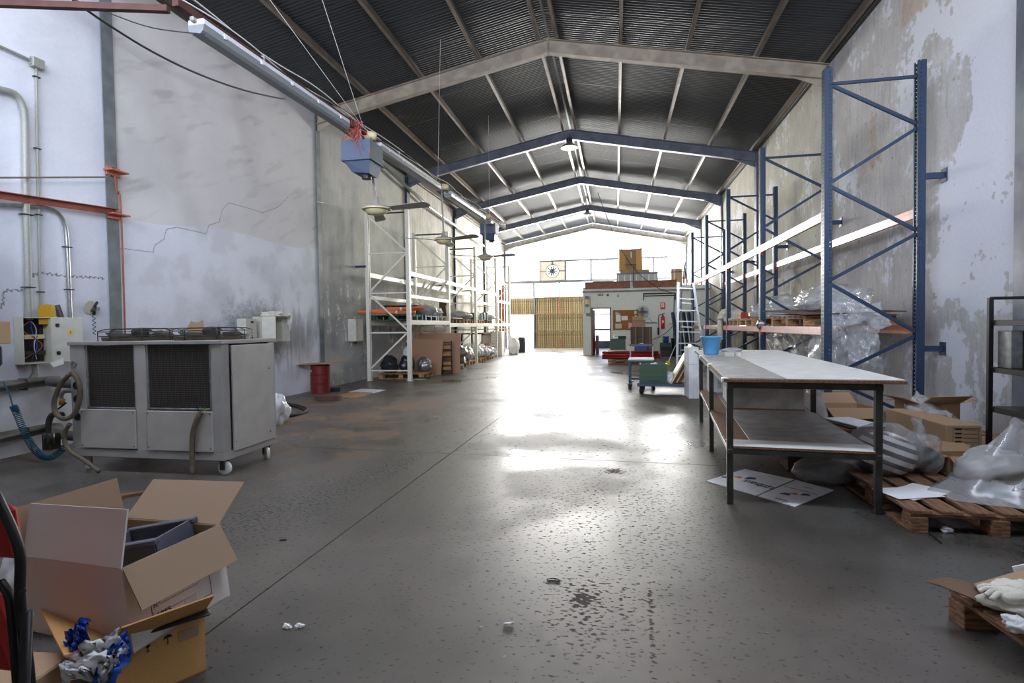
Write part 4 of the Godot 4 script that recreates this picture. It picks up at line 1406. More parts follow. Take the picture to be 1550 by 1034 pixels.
	# cartons between table and wall
	var tb := carton("open_carton", "open cardboard box with a teal tape stripe behind the table", Vector3(2.50, 0.0, -6.75), 0.1, Vector3(0.52, 0.40, 0.40), M.cardboard, [[0, 105, 0.2], [1, 100, 0.2], [2, 118, 0.19], [3, 60, 0.2]])
	bpart(tb, "tape_stripe", M.teal_tape, Vector3(0.07, 0.40, 0.002), Vector3(0.02, 0.2, 0.2015), 0.0)
	for k in 4:
		var pl := thing("stacked_panel", ["thin grey panel at the bottom of the pile behind the table leg", "rust brown panel in the pile behind the table leg", "dark panel in the pile behind the table leg", "white panel topping the pile behind the table leg"][k], "panel", Vector3(2.30 + 0.02 * k, 0.27 + 0.016 * k, -6.05 - 0.02 * k), 0.1 * k)
		bpart(pl, "sheet", [M.dark_steel, M.oxide_red, M.black_steel, M.white_board][k], Vector3(0.42 - 0.04 * k, 0.014, 0.5), Vector3(0, 0.007, 0), 0.002)
	var cu := shut_carton("closed_carton", "low cardboard box holding up the pile of panels behind the table", Vector3(2.32, 0, -6.05), 0.05, Vector3(0.46, 0.268, 0.50), M.cardboard_dark, M.clear_tape)
	var pnl := thing("loose_sheet", "grey board leaning on the pile of panels beside the blue upright", "panel", Vector3(2.12, 0.0, -6.38), 0.2)
	bpart(pnl, "sheet", M.laminate_grey, Vector3(0.24, 0.58, 0.012), Vector3(0, 0.29, 0.0), 0.002, Vector3(-0.12, 0, 0.2))
	var bb := shut_carton("long_carton", "long cardboard box with printed address lines and clear tape", Vector3(2.80, 0.215, -5.60), 0.06, Vector3(0.27, 0.26, 0.92), M.cardboard)
	bpart(bb, "tape", M.clear_tape, Vector3(0.276, 0.05, 0.002), Vector3(0, 0.045, 0.4615), 0.0)
	bpart(bb, "tape", M.clear_tape, Vector3(0.05, 0.10, 0.002), Vector3(0.02, 0.05, 0.462), 0.0)
	bpart(bb, "tape", M.clear_tape, Vector3(0.002, 0.262, 0.06), Vector3(-0.1365, 0.131, 0.1), 0.0)
	for k in 4:
		bpart(bb, "printed_line", M.black_print, Vector3(0.05, 0.012, 0.001), Vector3(-0.045, 0.225 - 0.034 * k, 0.461), 0.0)
		bpart(bb, "printed_line", M.black_print, Vector3(0.11, 0.002, 0.001), Vector3(0.045, 0.222 - 0.034 * k, 0.461), 0.0)
	for e in [[-0.085, 0.17, 0.002, 0.13], [0.11, 0.17, 0.002, 0.13]]: bpart(bb, "printed_frame", M.black_print, Vector3(e[2], e[3], 0.001), Vector3(e[0], e[1], 0.461), 0.0)
	bpart(bb, "printed_frame", M.black_print, Vector3(0.195, 0.002, 0.001), Vector3(0.012, 0.235, 0.461), 0.0)
	shut_carton("closed_carton", "plain cardboard box lying under the long printed box", Vector3(2.74, 0, -5.55), 0.02, Vector3(0.42, 0.21, 0.85), M.cardboard)
	carton("open_carton", "open cardboard box with raised flaps behind the long printed box", Vector3(3.12, 0.12, -6.3), 0.2, Vector3(0.40, 0.40, 0.36), M.cardboard, [[0, 80, 0.18], [1, 70, 0.18], [2, 60, 0.18], [3, 100, 0.18]])
	shut_carton("closed_carton", "cardboard box supporting the open box with raised flaps", Vector3(3.12, 0, -6.3), 0.1, Vector3(0.5, 0.118, 0.45), M.cardboard_dark)
	film_sheet("draped_film", "clear film spilling out of the open box behind the long printed box", Vector3(2.78, 0.50, -6.0), Vector3(3.05, 0.62, -6.35), Vector3(3.2, 0.45, -5.9), Vector3(2.95, 0.46, -5.6), 33, 0.07, M.clear_film, 16, 14)
	carton("open_carton", "open cardboard box with one tall flap beside the black shelf", Vector3(3.20, 0, -5.78), -0.25, Vector3(0.34, 0.30, 0.32), M.cardboard, [[1, -15, 0.17], [0, 110, 0.16], [2, 115, 0.17], [3, 70, 0.16]])
	carton("open_carton", "low open cardboard box under the lowest black shelf", Vector3(3.58, 0, -5.72), 0.1, Vector3(0.30, 0.27, 0.4), M.cardboard, [[0, 40, 0.12], [1, 80, 0.14], [2, 105, 0.18]])
	carton("open_carton", "torn cardboard box with folded flaps between the clear bags", Vector3(2.70, 0.146, -4.95), 0.15, Vector3(0.32, 0.13, 0.18), M.cardboard, [[2, 125, 0.12], [3, 60, 0.12], [1, 95, 0.12]])
	# black shelf
	var sx := 3.07
	var sh := thing("steel_shelf", "black steel shelving unit at the right wall holding a metal block", "shelf", Vector3(sx, 0, -5.25))
	for z in [0.0, 1.3]:
		for x in [0.0, 0.55]:
			bpart(sh, "post", M.black_steel, Vector3(0.035, 1.53, 0.035), Vector3(x, 0.765, z), 0.003)
		bpart(sh, "top_bar", M.black_steel, Vector3(0.55, 0.025, 0.03), Vector3(0.275, 1.525, z), 0.003)
	for y in [0.18, 0.60, 0.93, 1.32]:
		bpart(sh, "shelf_board", M.black_steel, Vector3(0.55, 0.045, 1.3), Vector3(0.275, y, 0.65), 0.003)
	var mb := thing("metal_block", "dark steel die block with a bright milled side on the black shelf", "block", Vector3(sx + 0.30, 0.954, -5.12), 0.0)
	bpart(mb, "body", M.dark_steel, Vector3(0.44, 0.30, 0.16), Vector3(0.02, 0.15, 0.0), 0.004)
	bpart(mb, "milled_plate", M.galvanised, Vector3(0.08, 0.30, 0.16), Vector3(-0.235, 0.15, 0.002), 0.003)
	for x in [-0.15, 0.2]:
		for y in [0.05, 0.25]:
			lathe_part(mb, "bolt_hole", M.black_plastic, [Vector2(0, 0), Vector2(0.018, 0), Vector2(0.018, 0.004), Vector2(0, 0.004)], 12, Transform3D(Basis(Vector3.RIGHT, PI / 2), Vector3(x, y, 0.08)))
	var lb := thing("wooden_lath", "short wooden lath lying on the top black shelf", "lath", Vector3(sx + 0.38, 1.345, -5.1), 0.2)
	bpart(lb, "strip", M.pallet_wood, Vector3(0.25, 0.02, 0.05), Vector3(0, 0.01, 0), 0.002)
	# bottom right corner: pallet with cardboard and a work glove
	pallet("wooden_pallet", "dark wooden pallet in the corner under a bent cardboard sheet and glove", Vector3(2.06, 0, -2.35), 0.10, 1.1, 0.95, 5, M.pallet_wood_dark)
	var cs := thing("cardboard_sheet", "bent brown cardboard sheet lying over the edge of the dark corner pallet", "cardboard", Vector3(1.9, 0.15, -2.5))
	cs.position = Vector3.ZERO
	var q4 := [on_y(1399, 880, 0.20), on_y(1476, 884, 0.21), on_y(1536, 932, 0.165), on_y(1452, 906, 0.175)]
	var rows := []
	for j in 7:
		var row := []
		for i in 13:
			var u := i / 12.0
			var v := j / 6.0
			var p: Vector3 = (q4[0] as Vector3).lerp(q4[1], u).lerp((q4[3] as Vector3).lerp(q4[2], u), v)
			row.append(p + Vector3.UP * 0.02 * sin(u * 3.4 + v * 1.5))
		rows.append(row)
	var gs := begin(true)
	grid_sheet(gs, rows, 0.005)
	obj("sheet", gs, M.cardboard_dark, cs)
	var c2 := thing("cardboard_slab", "plain yellow brown cardboard slab on the dark corner pallet", "cardboard", Vector3.ZERO)
	var s4 := [on_y(1474, 884, 0.222), on_y(1562, 858, 0.24), on_y(1580, 880, 0.24), on_y(1502, 900, 0.222)]
	var ss := begin()
	face(ss, s4, Vector3.UP)
	var s5 := []
	for p in s4: s5.append(p + Vector3.DOWN * 0.012)
	face(ss, s5, Vector3.DOWN)
	for i in 4:
		var j := (i + 1) % 4
		face(ss, [s4[i], s4[j], s5[j], s5[i]], (s4[i] + s4[j]) / 2 - (s4[0] + s4[1] + s4[2] + s4[3]) / 4)
	obj("sheet", ss, M.cardboard, c2)
	var gl := thing("work_glove", "pale knitted work glove crumpled on the cardboard of the corner pallet", "glove", on_y(1506, 908, 0.215), 0.0)
	var g := begin(true)
	blob(g, Vector3(0.05, 0.03, 0.02), Vector3(0.06, 0.03, 0.045), 3, 0.15, 18, 10, 2.0)
	for k in 4:
		var a := -0.5 + k * 0.33
		var d := Vector3(-cos(a), 0, sin(a))
		tube(g, smooth_path([Vector3(0.02, 0.03, 0.012 * (k - 1.5)), Vector3(0.02, 0.04, 0.012 * (k - 1.5)) + d * 0.035, Vector3(0.02, 0.022, 0.012 * (k - 1.5)) + d * (0.06 + 0.008 * (k % 2))], 4), 0.0105, 8)
	obj("knit", g, M.cloth_cream, gl)
	for q in [["white_rag", "crumpled white rag draped at the corner pallet's outer edge", on_y(1548, 925, 0.16), Vector3(0.13, 0.06, 0.10), 61], ["white_bag", "white plastic bag hanging off the side of the corner pallet", on_y(1543, 955, 0.15), Vector3(0.05, 0.03, 0.045), 62]]:
		heap(q[0], q[1], "cloth" if q[0] == "white_rag" else "bag", q[2], q[3], q[4], M.cloth_cream if q[0] == "white_rag" else M.bag_white, 0.3)
	var wr := thing("torn_paper", "white torn paper behind the cardboard on the corner pallet", "paper", Vector3(1.90, 0.15, -2.86), 0.3)
	bpart(wr, "sheet", M.paper_white, Vector3(0.30, 0.10, 0.01), Vector3(0, 0.05, 0), 0.002, Vector3(-0.3, 0, 0.1))
	# loose bits on the floor by the pallet
	tube_part(tag(put(Node3D.new(), "black_cable"), "short looped black cable lying on the floor by the worn pallet", "cable"), "cable", M.black_wire, smooth_path([on_y(1400, 800, 0.006), on_y(1390, 804, 0.006), on_y(1380, 800, 0.006), on_y(1392, 797, 0.01), on_y(1405, 806, 0.006), on_y(1425, 822, 0.006)], 5), 0.005, 6)
	heap("paper_scrap", "small torn white paper scrap on the floor by the worn pallet", "paper", on_y(1433, 806), Vector3(0.03, 0.02, 0.02), 8, M.paper_white, 0.4)

# ---------------------------------------------------------------- left hand side
func build_left_side() -> void:
	var zf := [-13.03, -16.34, -19.68, -23.2, -26.2]
	var rack := thing("pallet_rack", "tall cream pallet rack with white beams along the stained wall", "rack", Vector3.ZERO)
	for i in 5:
		rack_frame(rack, M.white_steel, zf[i], -5.10, -6.18, 4.28, [4.22, 3.22, 1.24], [4.20, 2.22, 0.28], false, [4.22, 3.22, 2.22, 1.22, 0.26])
		bar_part(rack, "wall_spacer", M.navy_machine, Vector3(-6.20, 2.9, zf[i] + 0.06), Vector3(-6.48, 2.9, zf[i] + 0.06), 0.05, 0.05)
	for i in 4:
		for x in [-5.08, -6.20]:
			rack_beam(rack, M.white_steel, x, 2.76 if i != 3 else 2.5, zf[i], zf[i + 1], 0.12)
			if i == 0: rack_beam(rack, M.white_steel, x, 2.18, zf[i], zf[i + 1], 0.10)
			rack_beam(rack, M.white_steel, x, 1.53 if i == 0 else 1.46, zf[i], zf[i + 1], 0.12)
	# shelf goods, first bay
	var top := 1.532
	var gp := pallet("green_pallet", "green painted pallet under the orange tubes on the cream rack", Vector3(-5.66, top, -13.65), 0.0, 1.1, 0.9, 5, M.green_pallet)
	for k in 3:
		var tb := thing("orange_tube", ["upper orange plastic tube sticking out past the cream upright", "lower orange plastic tube lying aslant on the green pallet", "short orange plastic tube between the two long ones"][k], "tube", Vector3(-5.7, top + 0.15, -13.6), 0.0)
		var a: Vector3 = [Vector3(-0.74, 0.06, 0.62), Vector3(-0.66, 0.06, 0.5), Vector3(-0.2, 0.16, 0.1)][k]
		var b: Vector3 = [Vector3(0.66, 0.20, -0.35), Vector3(0.62, 0.05, 0.16), Vector3(0.5, 0.16, -0.55)][k]
		tube_part(tb, "pipe", M.orange_tube, [a, b], 0.045, 14)
		tube_part(tb, "tie", M.white_plastic, [a.lerp(b, 0.62), a.lerp(b, 0.65)], 0.047, 12)
	pallet("blue_pallet", "navy plastic pallet with open gaps in the middle of the first cream shelf", Vector3(-5.66, top, -14.75), 0.0, 1.1, 1.0, 5, M.navy_machine)
	pallet("wooden_pallet", "grey wooden pallet at the far end of the first cream shelf", Vector3(-5.66, top, -15.75), 0.0, 1.1, 0.85, 5, M.grey_board)
	var db := thing("dark_board", "dark brown boards stacked behind the orange tubes", "board", Vector3(-5.75, top + 0.36, -14.2), 0.1)
	for k in 2: bpart(db, "plank", M.old_wood, Vector3(0.9, 0.02, 0.8), Vector3(0.05 * k, 0.01 + 0.024 * k, 0.1 * k), 0.002, Vector3(0, 0.15 * k, 0.0))
	shut_carton("closed_carton", "brown carton carrying the dark boards on the cream rack", Vector3(-5.8, top + 0.147, -14.25), 0.0, Vector3(0.7, 0.21, 0.36), M.cardboard_dark)
	for q in [[-5.45, -15.0, 0.34, 0.16, "grey plastic film roll lying on the navy pallet"], [-5.5, -15.75, 0.36, 0.17, "pale plastic bundle on the grey wooden pallet"]]:
		heap("plastic_bundle", q[4], "film", Vector3(q[0], top + 0.147, q[1]), Vector3(0.4, q[3], q[2]), int(-q[1] * 7), M.bag_grey if q[1] > -15.3 else M.bag_white, 0.28)
	# white trestle legs standing in the first bay
	for k in 3:
		var tr := thing("steel_trestle", ["white steel trestle leaning left in the first cream bay", "white steel trestle leaning right in the first cream bay", "white steel trestle standing beside the second cream upright"][k], "trestle", Vector3(-5.75, top + 0.15, -15.35 - 0.18 * k))
		var dx: float = [-0.28, 0.22, 0.38][k]
		bar_part(tr, "bar", M.white_steel, Vector3(-dx * 0.5 + 0.1 * k - 0.1, 0.36, 0), Vector3(dx * 1.0 + 0.1 * k - 0.1, 1.05, 0), 0.07, 0.05)
		bar_part(tr, "bar", M.white_steel, Vector3(dx * 0.2 + 0.1 * k, 0.36, -0.1), Vector3(dx * 1.2 + 0.16 * k, 1.05, -0.1), 0.07, 0.05)
	for k in 2:
		var tr := thing("steel_trestle", ["crossed white steel trestle hanging under the first shelf", "second white steel trestle crossing under the first shelf"][k], "trestle", Vector3(-5.9, 0.9, -15.6 - 0.15 * k))
		bar_part(tr, "bar", M.white_steel, Vector3(-0.30, 0.0, 0), Vector3(0.05 + 0.1 * k, 0.5, 0), 0.08, 0.05)
		bar_part(tr, "bar", M.white_steel, Vector3(0.25, 0.0, 0), Vector3(-0.02 + 0.1 * k, 0.5, 0), 0.06, 0.05)
	# floor of the first bay
	pallet("wooden_pallet", "wooden pallet holding dark and foil bags at the foot of the cream rack", Vector3(-5.55, 0, -13.95), 0.05, 1.2, 1.0, 5, M.pallet_wood)
	for q in [[-5.95, -13.75, 0.22, 0.25, 4, "dark", "round black bag with a foil sheen on the pallet of the cream rack"], [-5.50, -13.85, 0.20, 0.26, 8, "dark", "black bag with a tied white neck on the pallet of the cream rack"], [-5.10, -14.1, 0.19, 0.22, 11, "foil", "silver foil bag at the outer edge of the cream rack's pallet"]]:
		var bg := thing("rubbish_bag", q[6], "bag", Vector3(q[0], 0.146, q[1]))
		var st := begin(true)
		blob(st, Vector3(0, q[3] * 0.8, 0), Vector3(q[2], q[3], q[2]), q[4], 0.16, 26, 16, 3.0, 0.0)
		obj("body", st, M.bag_black if q[5] == "dark" else M.galvanised, bg)
		if q[4] == 8:
			var nk := begin(true)
			blob(nk, Vector3(0.0, 0.55, 0), Vector3(0.10, 0.13, 0.09), 55, 0.3, 18, 10, 3.0)
			obj("neck", nk, M.bag_white, bg)
	var jk := thing("flat_lath", "grey flat stick with a dark block lying at the cream upright's foot", "stick", on_y(630, 575), 0.4)
	bpart(jk, "stick", M.laminate_grey, Vector3(0.5, 0.02, 0.05), Vector3(0, 0.01, 0))
	bpart(jk, "block", M.black_steel, Vector3(0.3, 0.05, 0.12), Vector3(0.2, 0.025, -0.12))
	# big hardboard sheets leaning, with a pallet on its side between them
	var hb := thing("hardboard_sheet", "large brown hardboard sheet leaning beneath the first cream shelf", "board", Vector3(-5.35, 0, -14.78), 0.0)
	bpart(hb, "sheet", M.hardboard, Vector3(1.0, 1.0, 0.012), Vector3(0.02, 0.50, 0.0), 0.002, Vector3(-0.10, 0.04, -0.05))
	var hb2 := thing("hardboard_sheet", "second hardboard sheet standing behind the upended pallet", "board", Vector3(-5.0, 0, -15.35), 0.0)
	bpart(hb2, "sheet", M.hardboard, Vector3(1.25, 1.16, 0.012), Vector3(-0.1, 0.585, 0.0), 0.002, Vector3(-0.06, 0.05, 0.0))
	var ht := thing("upended_trolley", "narrow black steel frame with light wooden blocks leaning by the hardboard", "trolley", Vector3(-4.78, 0, -15.08), 0.1)
	for x in [-0.14, 0.14]: bpart(ht, "rail", M.black_steel, Vector3(0.03, 0.95, 0.04), Vector3(x, 0.475, 0), 0.003)
	for y in [0.03, 0.42, 0.90]: bpart(ht, "crossbar", M.black_steel, Vector3(0.3, 0.03, 0.04), Vector3(0, y, 0), 0.003)
	for y in [0.16, 0.30, 0.56, 0.76]: bpart(ht, "wood_block", M.pallet_wood, Vector3(0.24, 0.10, 0.08), Vector3(0, y, -0.01), 0.004)
	# second bay
	pallet("wooden_pallet", "low wooden pallet lying at the foot of the second cream bay", Vector3(-5.3, 0, -16.5), 0.0, 1.0, 0.8, 5, M.grey_board)
	pallet("wooden_pallet", "wooden pallet stacked with dark rolls in the second cream bay", Vector3(-5.6, 0, -17.6), 0.0, 1.2, 0.9, 5, M.pallet_wood_dark)
	pallet("wooden_pallet", "wooden pallet under the clear wrapped sacks of the second cream bay", Vector3(-5.6, 0, -18.75), 0.0, 1.2, 0.9, 5, M.pallet_wood)
	for k in 2:
		var rl := thing("dark_roll", ["long dark wrapped roll lying low on the second bay's pallet", "short dark wrapped roll on top of the long roll"][k], "roll", Vector3(-5.55, 0.146 + 0.20 * k, -17.5 - 0.1 * k), 0.0)
		tube_part(rl, "roll", M.dark_goods, [Vector3(-0.6, 0.1, 0), Vector3(0.62 - 0.6 * k, 0.1, 0)], 0.10, 14)
		tube_part(rl, "wrap", M.bag_film, [Vector3(-0.61, 0.1, 0), Vector3(0.63 - 0.6 * k, 0.1, 0)], 0.106, 14)
	heap("foil_bag", "crumpled foil bag on the dark rolls of the second bay", "bag", Vector3(-5.15, 0.35, -17.55), Vector3(0.26, 0.22, 0.3), 71, M.galvanised, 0.35)
	bag("clear_sack", "tall clear sack of cloth leaning behind the third cream upright", Vector3(-5.86, 0.146, -18.75), Vector3(0.26, 0.42, 0.36), 90, M.cloth_cream)
	bag("clear_sack", "clear sack of pale cloth spilling to the floor past the third upright", Vector3(-5.27, 0.146, -18.85), Vector3(0.28, 0.26, 0.36), 91, M.bag_grey)
	# third and fourth bay
	pallet("wooden_pallet", "wooden pallet under the lumpy clear sack in the third cream bay", Vector3(-5.6, 0, -20.4), 0.0, 1.2, 0.9, 5, M.pallet_wood)
	pallet("wooden_pallet", "wooden pallet under the small clear sack by the fourth cream upright", Vector3(-5.6, 0, -21.75), 0.0, 1.2, 0.9, 5, M.pallet_wood)
	for k in 3:
		bag("clear_sack", ["lumpy clear sack lying on the third cream bay's first pallet", "clear sack with a draped edge in the third cream bay", "small clear sack beside the fourth cream upright"][k], Vector3(-5.4 + 0.1 * k, 0.146, -20.2 - 0.76 * k), Vector3(0.42, 0.30 - 0.05 * k, 0.33), 100 + k, M.bag_grey)
	var bt := thing("brown_table", "dark brown table board standing beneath the third cream shelf", "table", Vector3(-5.75, 0, -22.3))
	bpart(bt, "table_top", M.old_wood, Vector3(1.0, 0.05, 1.7), Vector3(0, 1.05, 0))
	bpart(bt, "side_panel", M.old_wood, Vector3(0.04, 0.40, 1.6), Vector3(0.42, 0.83, 0))
	for z in [-0.8, 0.8]: bpart(bt, "leg", M.old_wood, Vector3(0.06, 1.02, 0.06), Vector3(-0.42, 0.51, z))
	var wp := thing("printed_carton", "tall white printed carton standing at the last cream bay", "box", Vector3(-5.3, 0, -24.2), 0.0)
	bpart(wp, "body", M.cardboard_white, Vector3(0.55, 1.12, 0.5), Vector3(0, 0.56, 0), 0.006)
	for k in 6: bpart(wp, "printed_line", M.bag_grey, Vector3(0.36 - 0.05 * (k % 3), 0.03, 0.002), Vector3(0, 0.95 - 0.13 * k, 0.2515), 0.0)
	carton("open_carton", "brown open carton beside the tall white printed carton", Vector3(-5.75, 0, -25.0), 0.1, Vector3(0.5, 0.6, 0.5), M.cardboard, [[2, 60, 0.2], [0, 90, 0.2]])
	heap("white_sack", "slumped white sack standing by the last cream upright", "sack", Vector3(-4.78, 0, -25.5), Vector3(0.26, 0.46, 0.26), 120, M.bag_white, 0.2)
	var wd := thing("white_drum", "white plastic drum standing near the black bin by the gate", "drum", on_y(780, 533), 0.0)
	lathe_part(wd, "body", M.white_plastic, [Vector2(0, 0), Vector2(0.16, 0), Vector2(0.18, 0.04), Vector2(0.18, 0.75), Vector2(0.14, 0.82), Vector2(0, 0.82)], 18)
	var bn := thing("black_bin", "black bin with a rounded lid standing by the gate opening", "bin", on_y(790, 533.5), 0.0)
	lathe_part(bn, "body", M.black_plastic, [Vector2(0, 0), Vector2(0.17, 0), Vector2(0.20, 0.55), Vector2(0.18, 0.60), Vector2(0, 0.60)], 16)
	lathe_part(bn, "lid", M.black_plastic, [Vector2(0.18, 0.60), Vector2(0.20, 0.62), Vector2(0.16, 0.76), Vector2(0.08, 0.80), Vector2(0, 0.80)], 16)
	# shelf goods further back
	var y2 := 1.462
	for k in 4:
		var z: float = [-17.2, -18.5, -20.6, -22.0][k]
		pallet("wooden_pallet", ["dark pallet with a steel sheet on the second cream shelf", "light pallet beside the third cream upright on the shelf", "light pallet under the green crate on the third cream shelf", "pallet at the far end of the third cream shelf"][k], Vector3(-5.65, y2, z), 0.0, 1.1, 0.9, 5, [M.pallet_wood_dark, M.pallet_wood, M.pallet_wood, M.pallet_wood_dark][k])
	var ss := thing("grey_sheet", "thin grey sheet lying over the pallet of the second cream shelf", "sheet", Vector3(-5.6, y2 + 0.146, -17.2), 0.05)
	bpart(ss, "sheet", M.laminate_grey, Vector3(1.1, 0.03, 1.3), Vector3(0, 0.015, 0), 0.003)
	var pd := thing("leaning_picture", "small dark board with a pale sheet leaning on the shelf by the third upright", "board", Vector3(-5.9, y2 + 0.146, -18.75), 0.0)
	bpart(pd, "board", M.old_wood, Vector3(0.4, 0.62, 0.03), Vector3(-0.1, 0.31, 0.0), 0.003, Vector3(0, 0.3, -0.05))
	bpart(pd, "pale_sheet", M.cream, Vector3(0.34, 0.50, 0.02), Vector3(0.16, 0.26, 0.06), 0.003, Vector3(0, 0.3, 0.1))
	heap("plastic_bundle", "grey plastic roll on the light pallet beside the third cream upright", "film", Vector3(-5.35, y2 + 0.147, -18.5), Vector3(0.42, 0.16, 0.4), 130, M.bag_grey, 0.2)
	crate("green_crate", "small green crate on the third cream shelf", Vector3(-5.5, y2 + 0.147, -20.5), 0.0, Vector3(0.5, 0.26, 0.36), M.crate_green)
	for k in 2:
		var tn := thing("tin_can", ["grey tin can standing beside the green crate on the shelf", "taller grey tin can at the edge of the third cream shelf"][k], "can", Vector3(-5.25, y2 + 0.147, -21.3 - 0.5 * k), 0.0)
		lathe_part(tn, "body", M.galvanised, [Vector2(0, 0), Vector2(0.12, 0), Vector2(0.12, 0.24 + 0.05 * k), Vector2(0.09, 0.27 + 0.05 * k), Vector2(0, 0.27 + 0.05 * k)], 16)
	heap("plastic_bundle", "flat pale bundle at the far end of the third cream shelf", "film", Vector3(-5.4, y2 + 0.147, -22.4), Vector3(0.4, 0.12, 0.36), 133, M.bag_white, 0.25)
	for k in 3:
		var pk := thing("cardboard_tube", ["shorter rust red tube standing upright behind the last cream frame", "brown cardboard tube standing between two red tubes behind the rack", "tallest rust red tube standing upright behind the last cream frame"][k], "tube", Vector3(-5.95 + 0.16 * k, 0, -27.2), 0.0, "tubes behind the last cream frame")
		tube_part(pk, "tube", M.cardboard_dark if k % 2 else M.oxide_red, [Vector3(0, 0, 0), Vector3(0.03, 3.0 + 0.2 * k, 0)], 0.06, 10)
	# red drum with a board on top
	var dc := on_y(481, 596)
	var dr := thing("steel_drum", "small red steel drum with ribs standing by the left wall", "drum", dc + Vector3(-0.05, 0, -0.2))
	var R := 0.20
	var HH := 0.585
	lathe_part(dr, "body", M.drum_red, [Vector2(0, 0.0), Vector2(R, 0.0), Vector2(R + 0.006, 0.008), Vector2(R, 0.02), Vector2(R, 0.19), Vector2(R + 0.010, 0.20), Vector2(R, 0.21), Vector2(R, 0.38), Vector2(R + 0.010, 0.39), Vector2(R, 0.40), Vector2(R, HH - 0.02), Vector2(R + 0.006, HH - 0.008), Vector2(R, HH), Vector2(0, HH)], 36)
	bpart(dr, "label", M.bag_grey, Vector3(0.07, 0.05, 0.004), Vector3(-0.11, 0.47, 0.172), 0.0, Vector3(0, -0.55, 0))
	var bo := thing("loose_cardboard", "flat brown cardboard laid across the top of the red drum", "cardboard", dr.position + Vector3(0, HH + 0.001, 0), 0.1)
	bpart(bo, "sheet", M.hardboard, Vector3(0.95, 0.012, 0.55), Vector3(0.02, 0.03, 0), 0.003, Vector3(0.0, 0.0, 0.03))
	bpart(bo, "wood_strip", M.pallet_wood_dark, Vector3(0.42, 0.024, 0.10), Vector3(0, 0.012, 0.1), 0.003)
	var wb := thing("timber_block", "weathered timber block lying on the floor before the red drum", "block", on_y(497, 606), 0.12)
	bpart(wb, "block", M.old_wood, Vector3(0.46, 0.09, 0.14), Vector3(0, 0.045, 0), 0.006)
	var kb := thing("dark_block", "black plastic block lying beside the red drum", "block", on_y(507, 592), 0.1)
	bpart(kb, "block", M.bag_black, Vector3(0.30, 0.08, 0.16), Vector3(0, 0.04, 0), 0.01)
	for q in [["floor_board", "pale yellow board lying flat on the floor near the red drum", [[503, 599.5], [535, 593], [566, 594.5], [541, 602]], "pallet_wood"], ["floor_sheet", "white sheet lying flat on the floor behind the yellow board", [[528, 593], [547, 588.5], [584, 590], [565, 595]], "white_board"]]:
		var fb := thing(q[0], q[1], "board" if q[3] == "pallet_wood" else "sheet", Vector3.ZERO)
		var s := begin()
		var hi := []
		for p in q[2]: hi.append(on_y(p[0], p[1], 0.008))
		face(s, hi, Vector3.UP)
		for i in 4:
			var j := (i + 1) % 4
			face(s, [hi[i], hi[j], hi[j] + Vector3.DOWN * 0.008, hi[i] + Vector3.DOWN * 0.008], (hi[i] + hi[j]) / 2 - (hi[0] + hi[1] + hi[2] + hi[3]) / 4)
		obj("sheet", s, M[q[3]], fb)
	var hs := thing("black_hose", "doubled black hose looping over the floor behind the chiller", "hose", Vector3.ZERO)
	for k in 2:
		var pts := []
		for p in [[400, 606], [418, 609], [440, 612], [455, 615], [464, 619 + k], [460, 624], [445, 628], [428, 630], [405, 634]]: pts.append(on_y(p[0] - 3 * k, p[1] + 1.2 * k, 0.022))
		tube_part(hs, "hose", M.rubber, smooth_path(pts, 5), 0.02, 8)
	heap("white_bag", "crumpled white plastic bag on the floor beside the chiller", "bag", on_y(422, 645) + Vector3(-0.12, 0, -0.1), Vector3(0.18, 0.26, 0.15), 14, M.bag_white, 0.35)
	build_chiller()
func crate(called: String, label: String, at: Vector3, turn: float, s: Vector3, m: Material, group := "") -> Node3D:
	# ribbed plastic crate, open on top
	var t := thing(called, label, "crate", at, turn, group)
	var st := begin()
	bx(st, Vector3(0, 0.006, 0), Vector3(s.x * 0.94, 0.012, s.z * 0.94))
	for sg in [-1.0, 1.0]:
		bx(st, Vector3(sg * (s.x / 2 - 0.008), s.y / 2, 0), Vector3(0.008, s.y, s.z - 0.016))
		bx(st, Vector3(0, s.y / 2, sg * (s.z / 2 - 0.008)), Vector3(s.x - 0.016, s.y, 0.008))
	obj("shell", st, m, t)
	for k in 4:
		var r := begin()
		var y: float = s.y * (0.06 + 0.30 * k)
		for sg in [-1.0, 1.0]:
			bx(r, Vector3(sg * (s.x / 2 - 0.002), y, 0), Vector3(0.024, 0.018, s.z))
			bx(r, Vector3(0, y, sg * (s.z / 2 - 0.002)), Vector3(s.x, 0.018, 0.024))
		obj("rib", r, m, t)
	var posts := begin()
	for sx in [-1.0, 1.0]:
		for sz in [-1.0, 1.0]: bx(posts, Vector3(sx * (s.x / 2 - 0.012), s.y / 2, sz * (s.z / 2 - 0.012)), Vector3(0.03, s.y, 0.03))
	for k in 3: 
		for sz in [-1.0, 1.0]: bx(posts, Vector3((k - 1) * s.x * 0.25, s.y / 2, sz * (s.z / 2 - 0.003)), Vector3(0.014, s.y, 0.012))
	obj("post", posts, m, t)
	return t
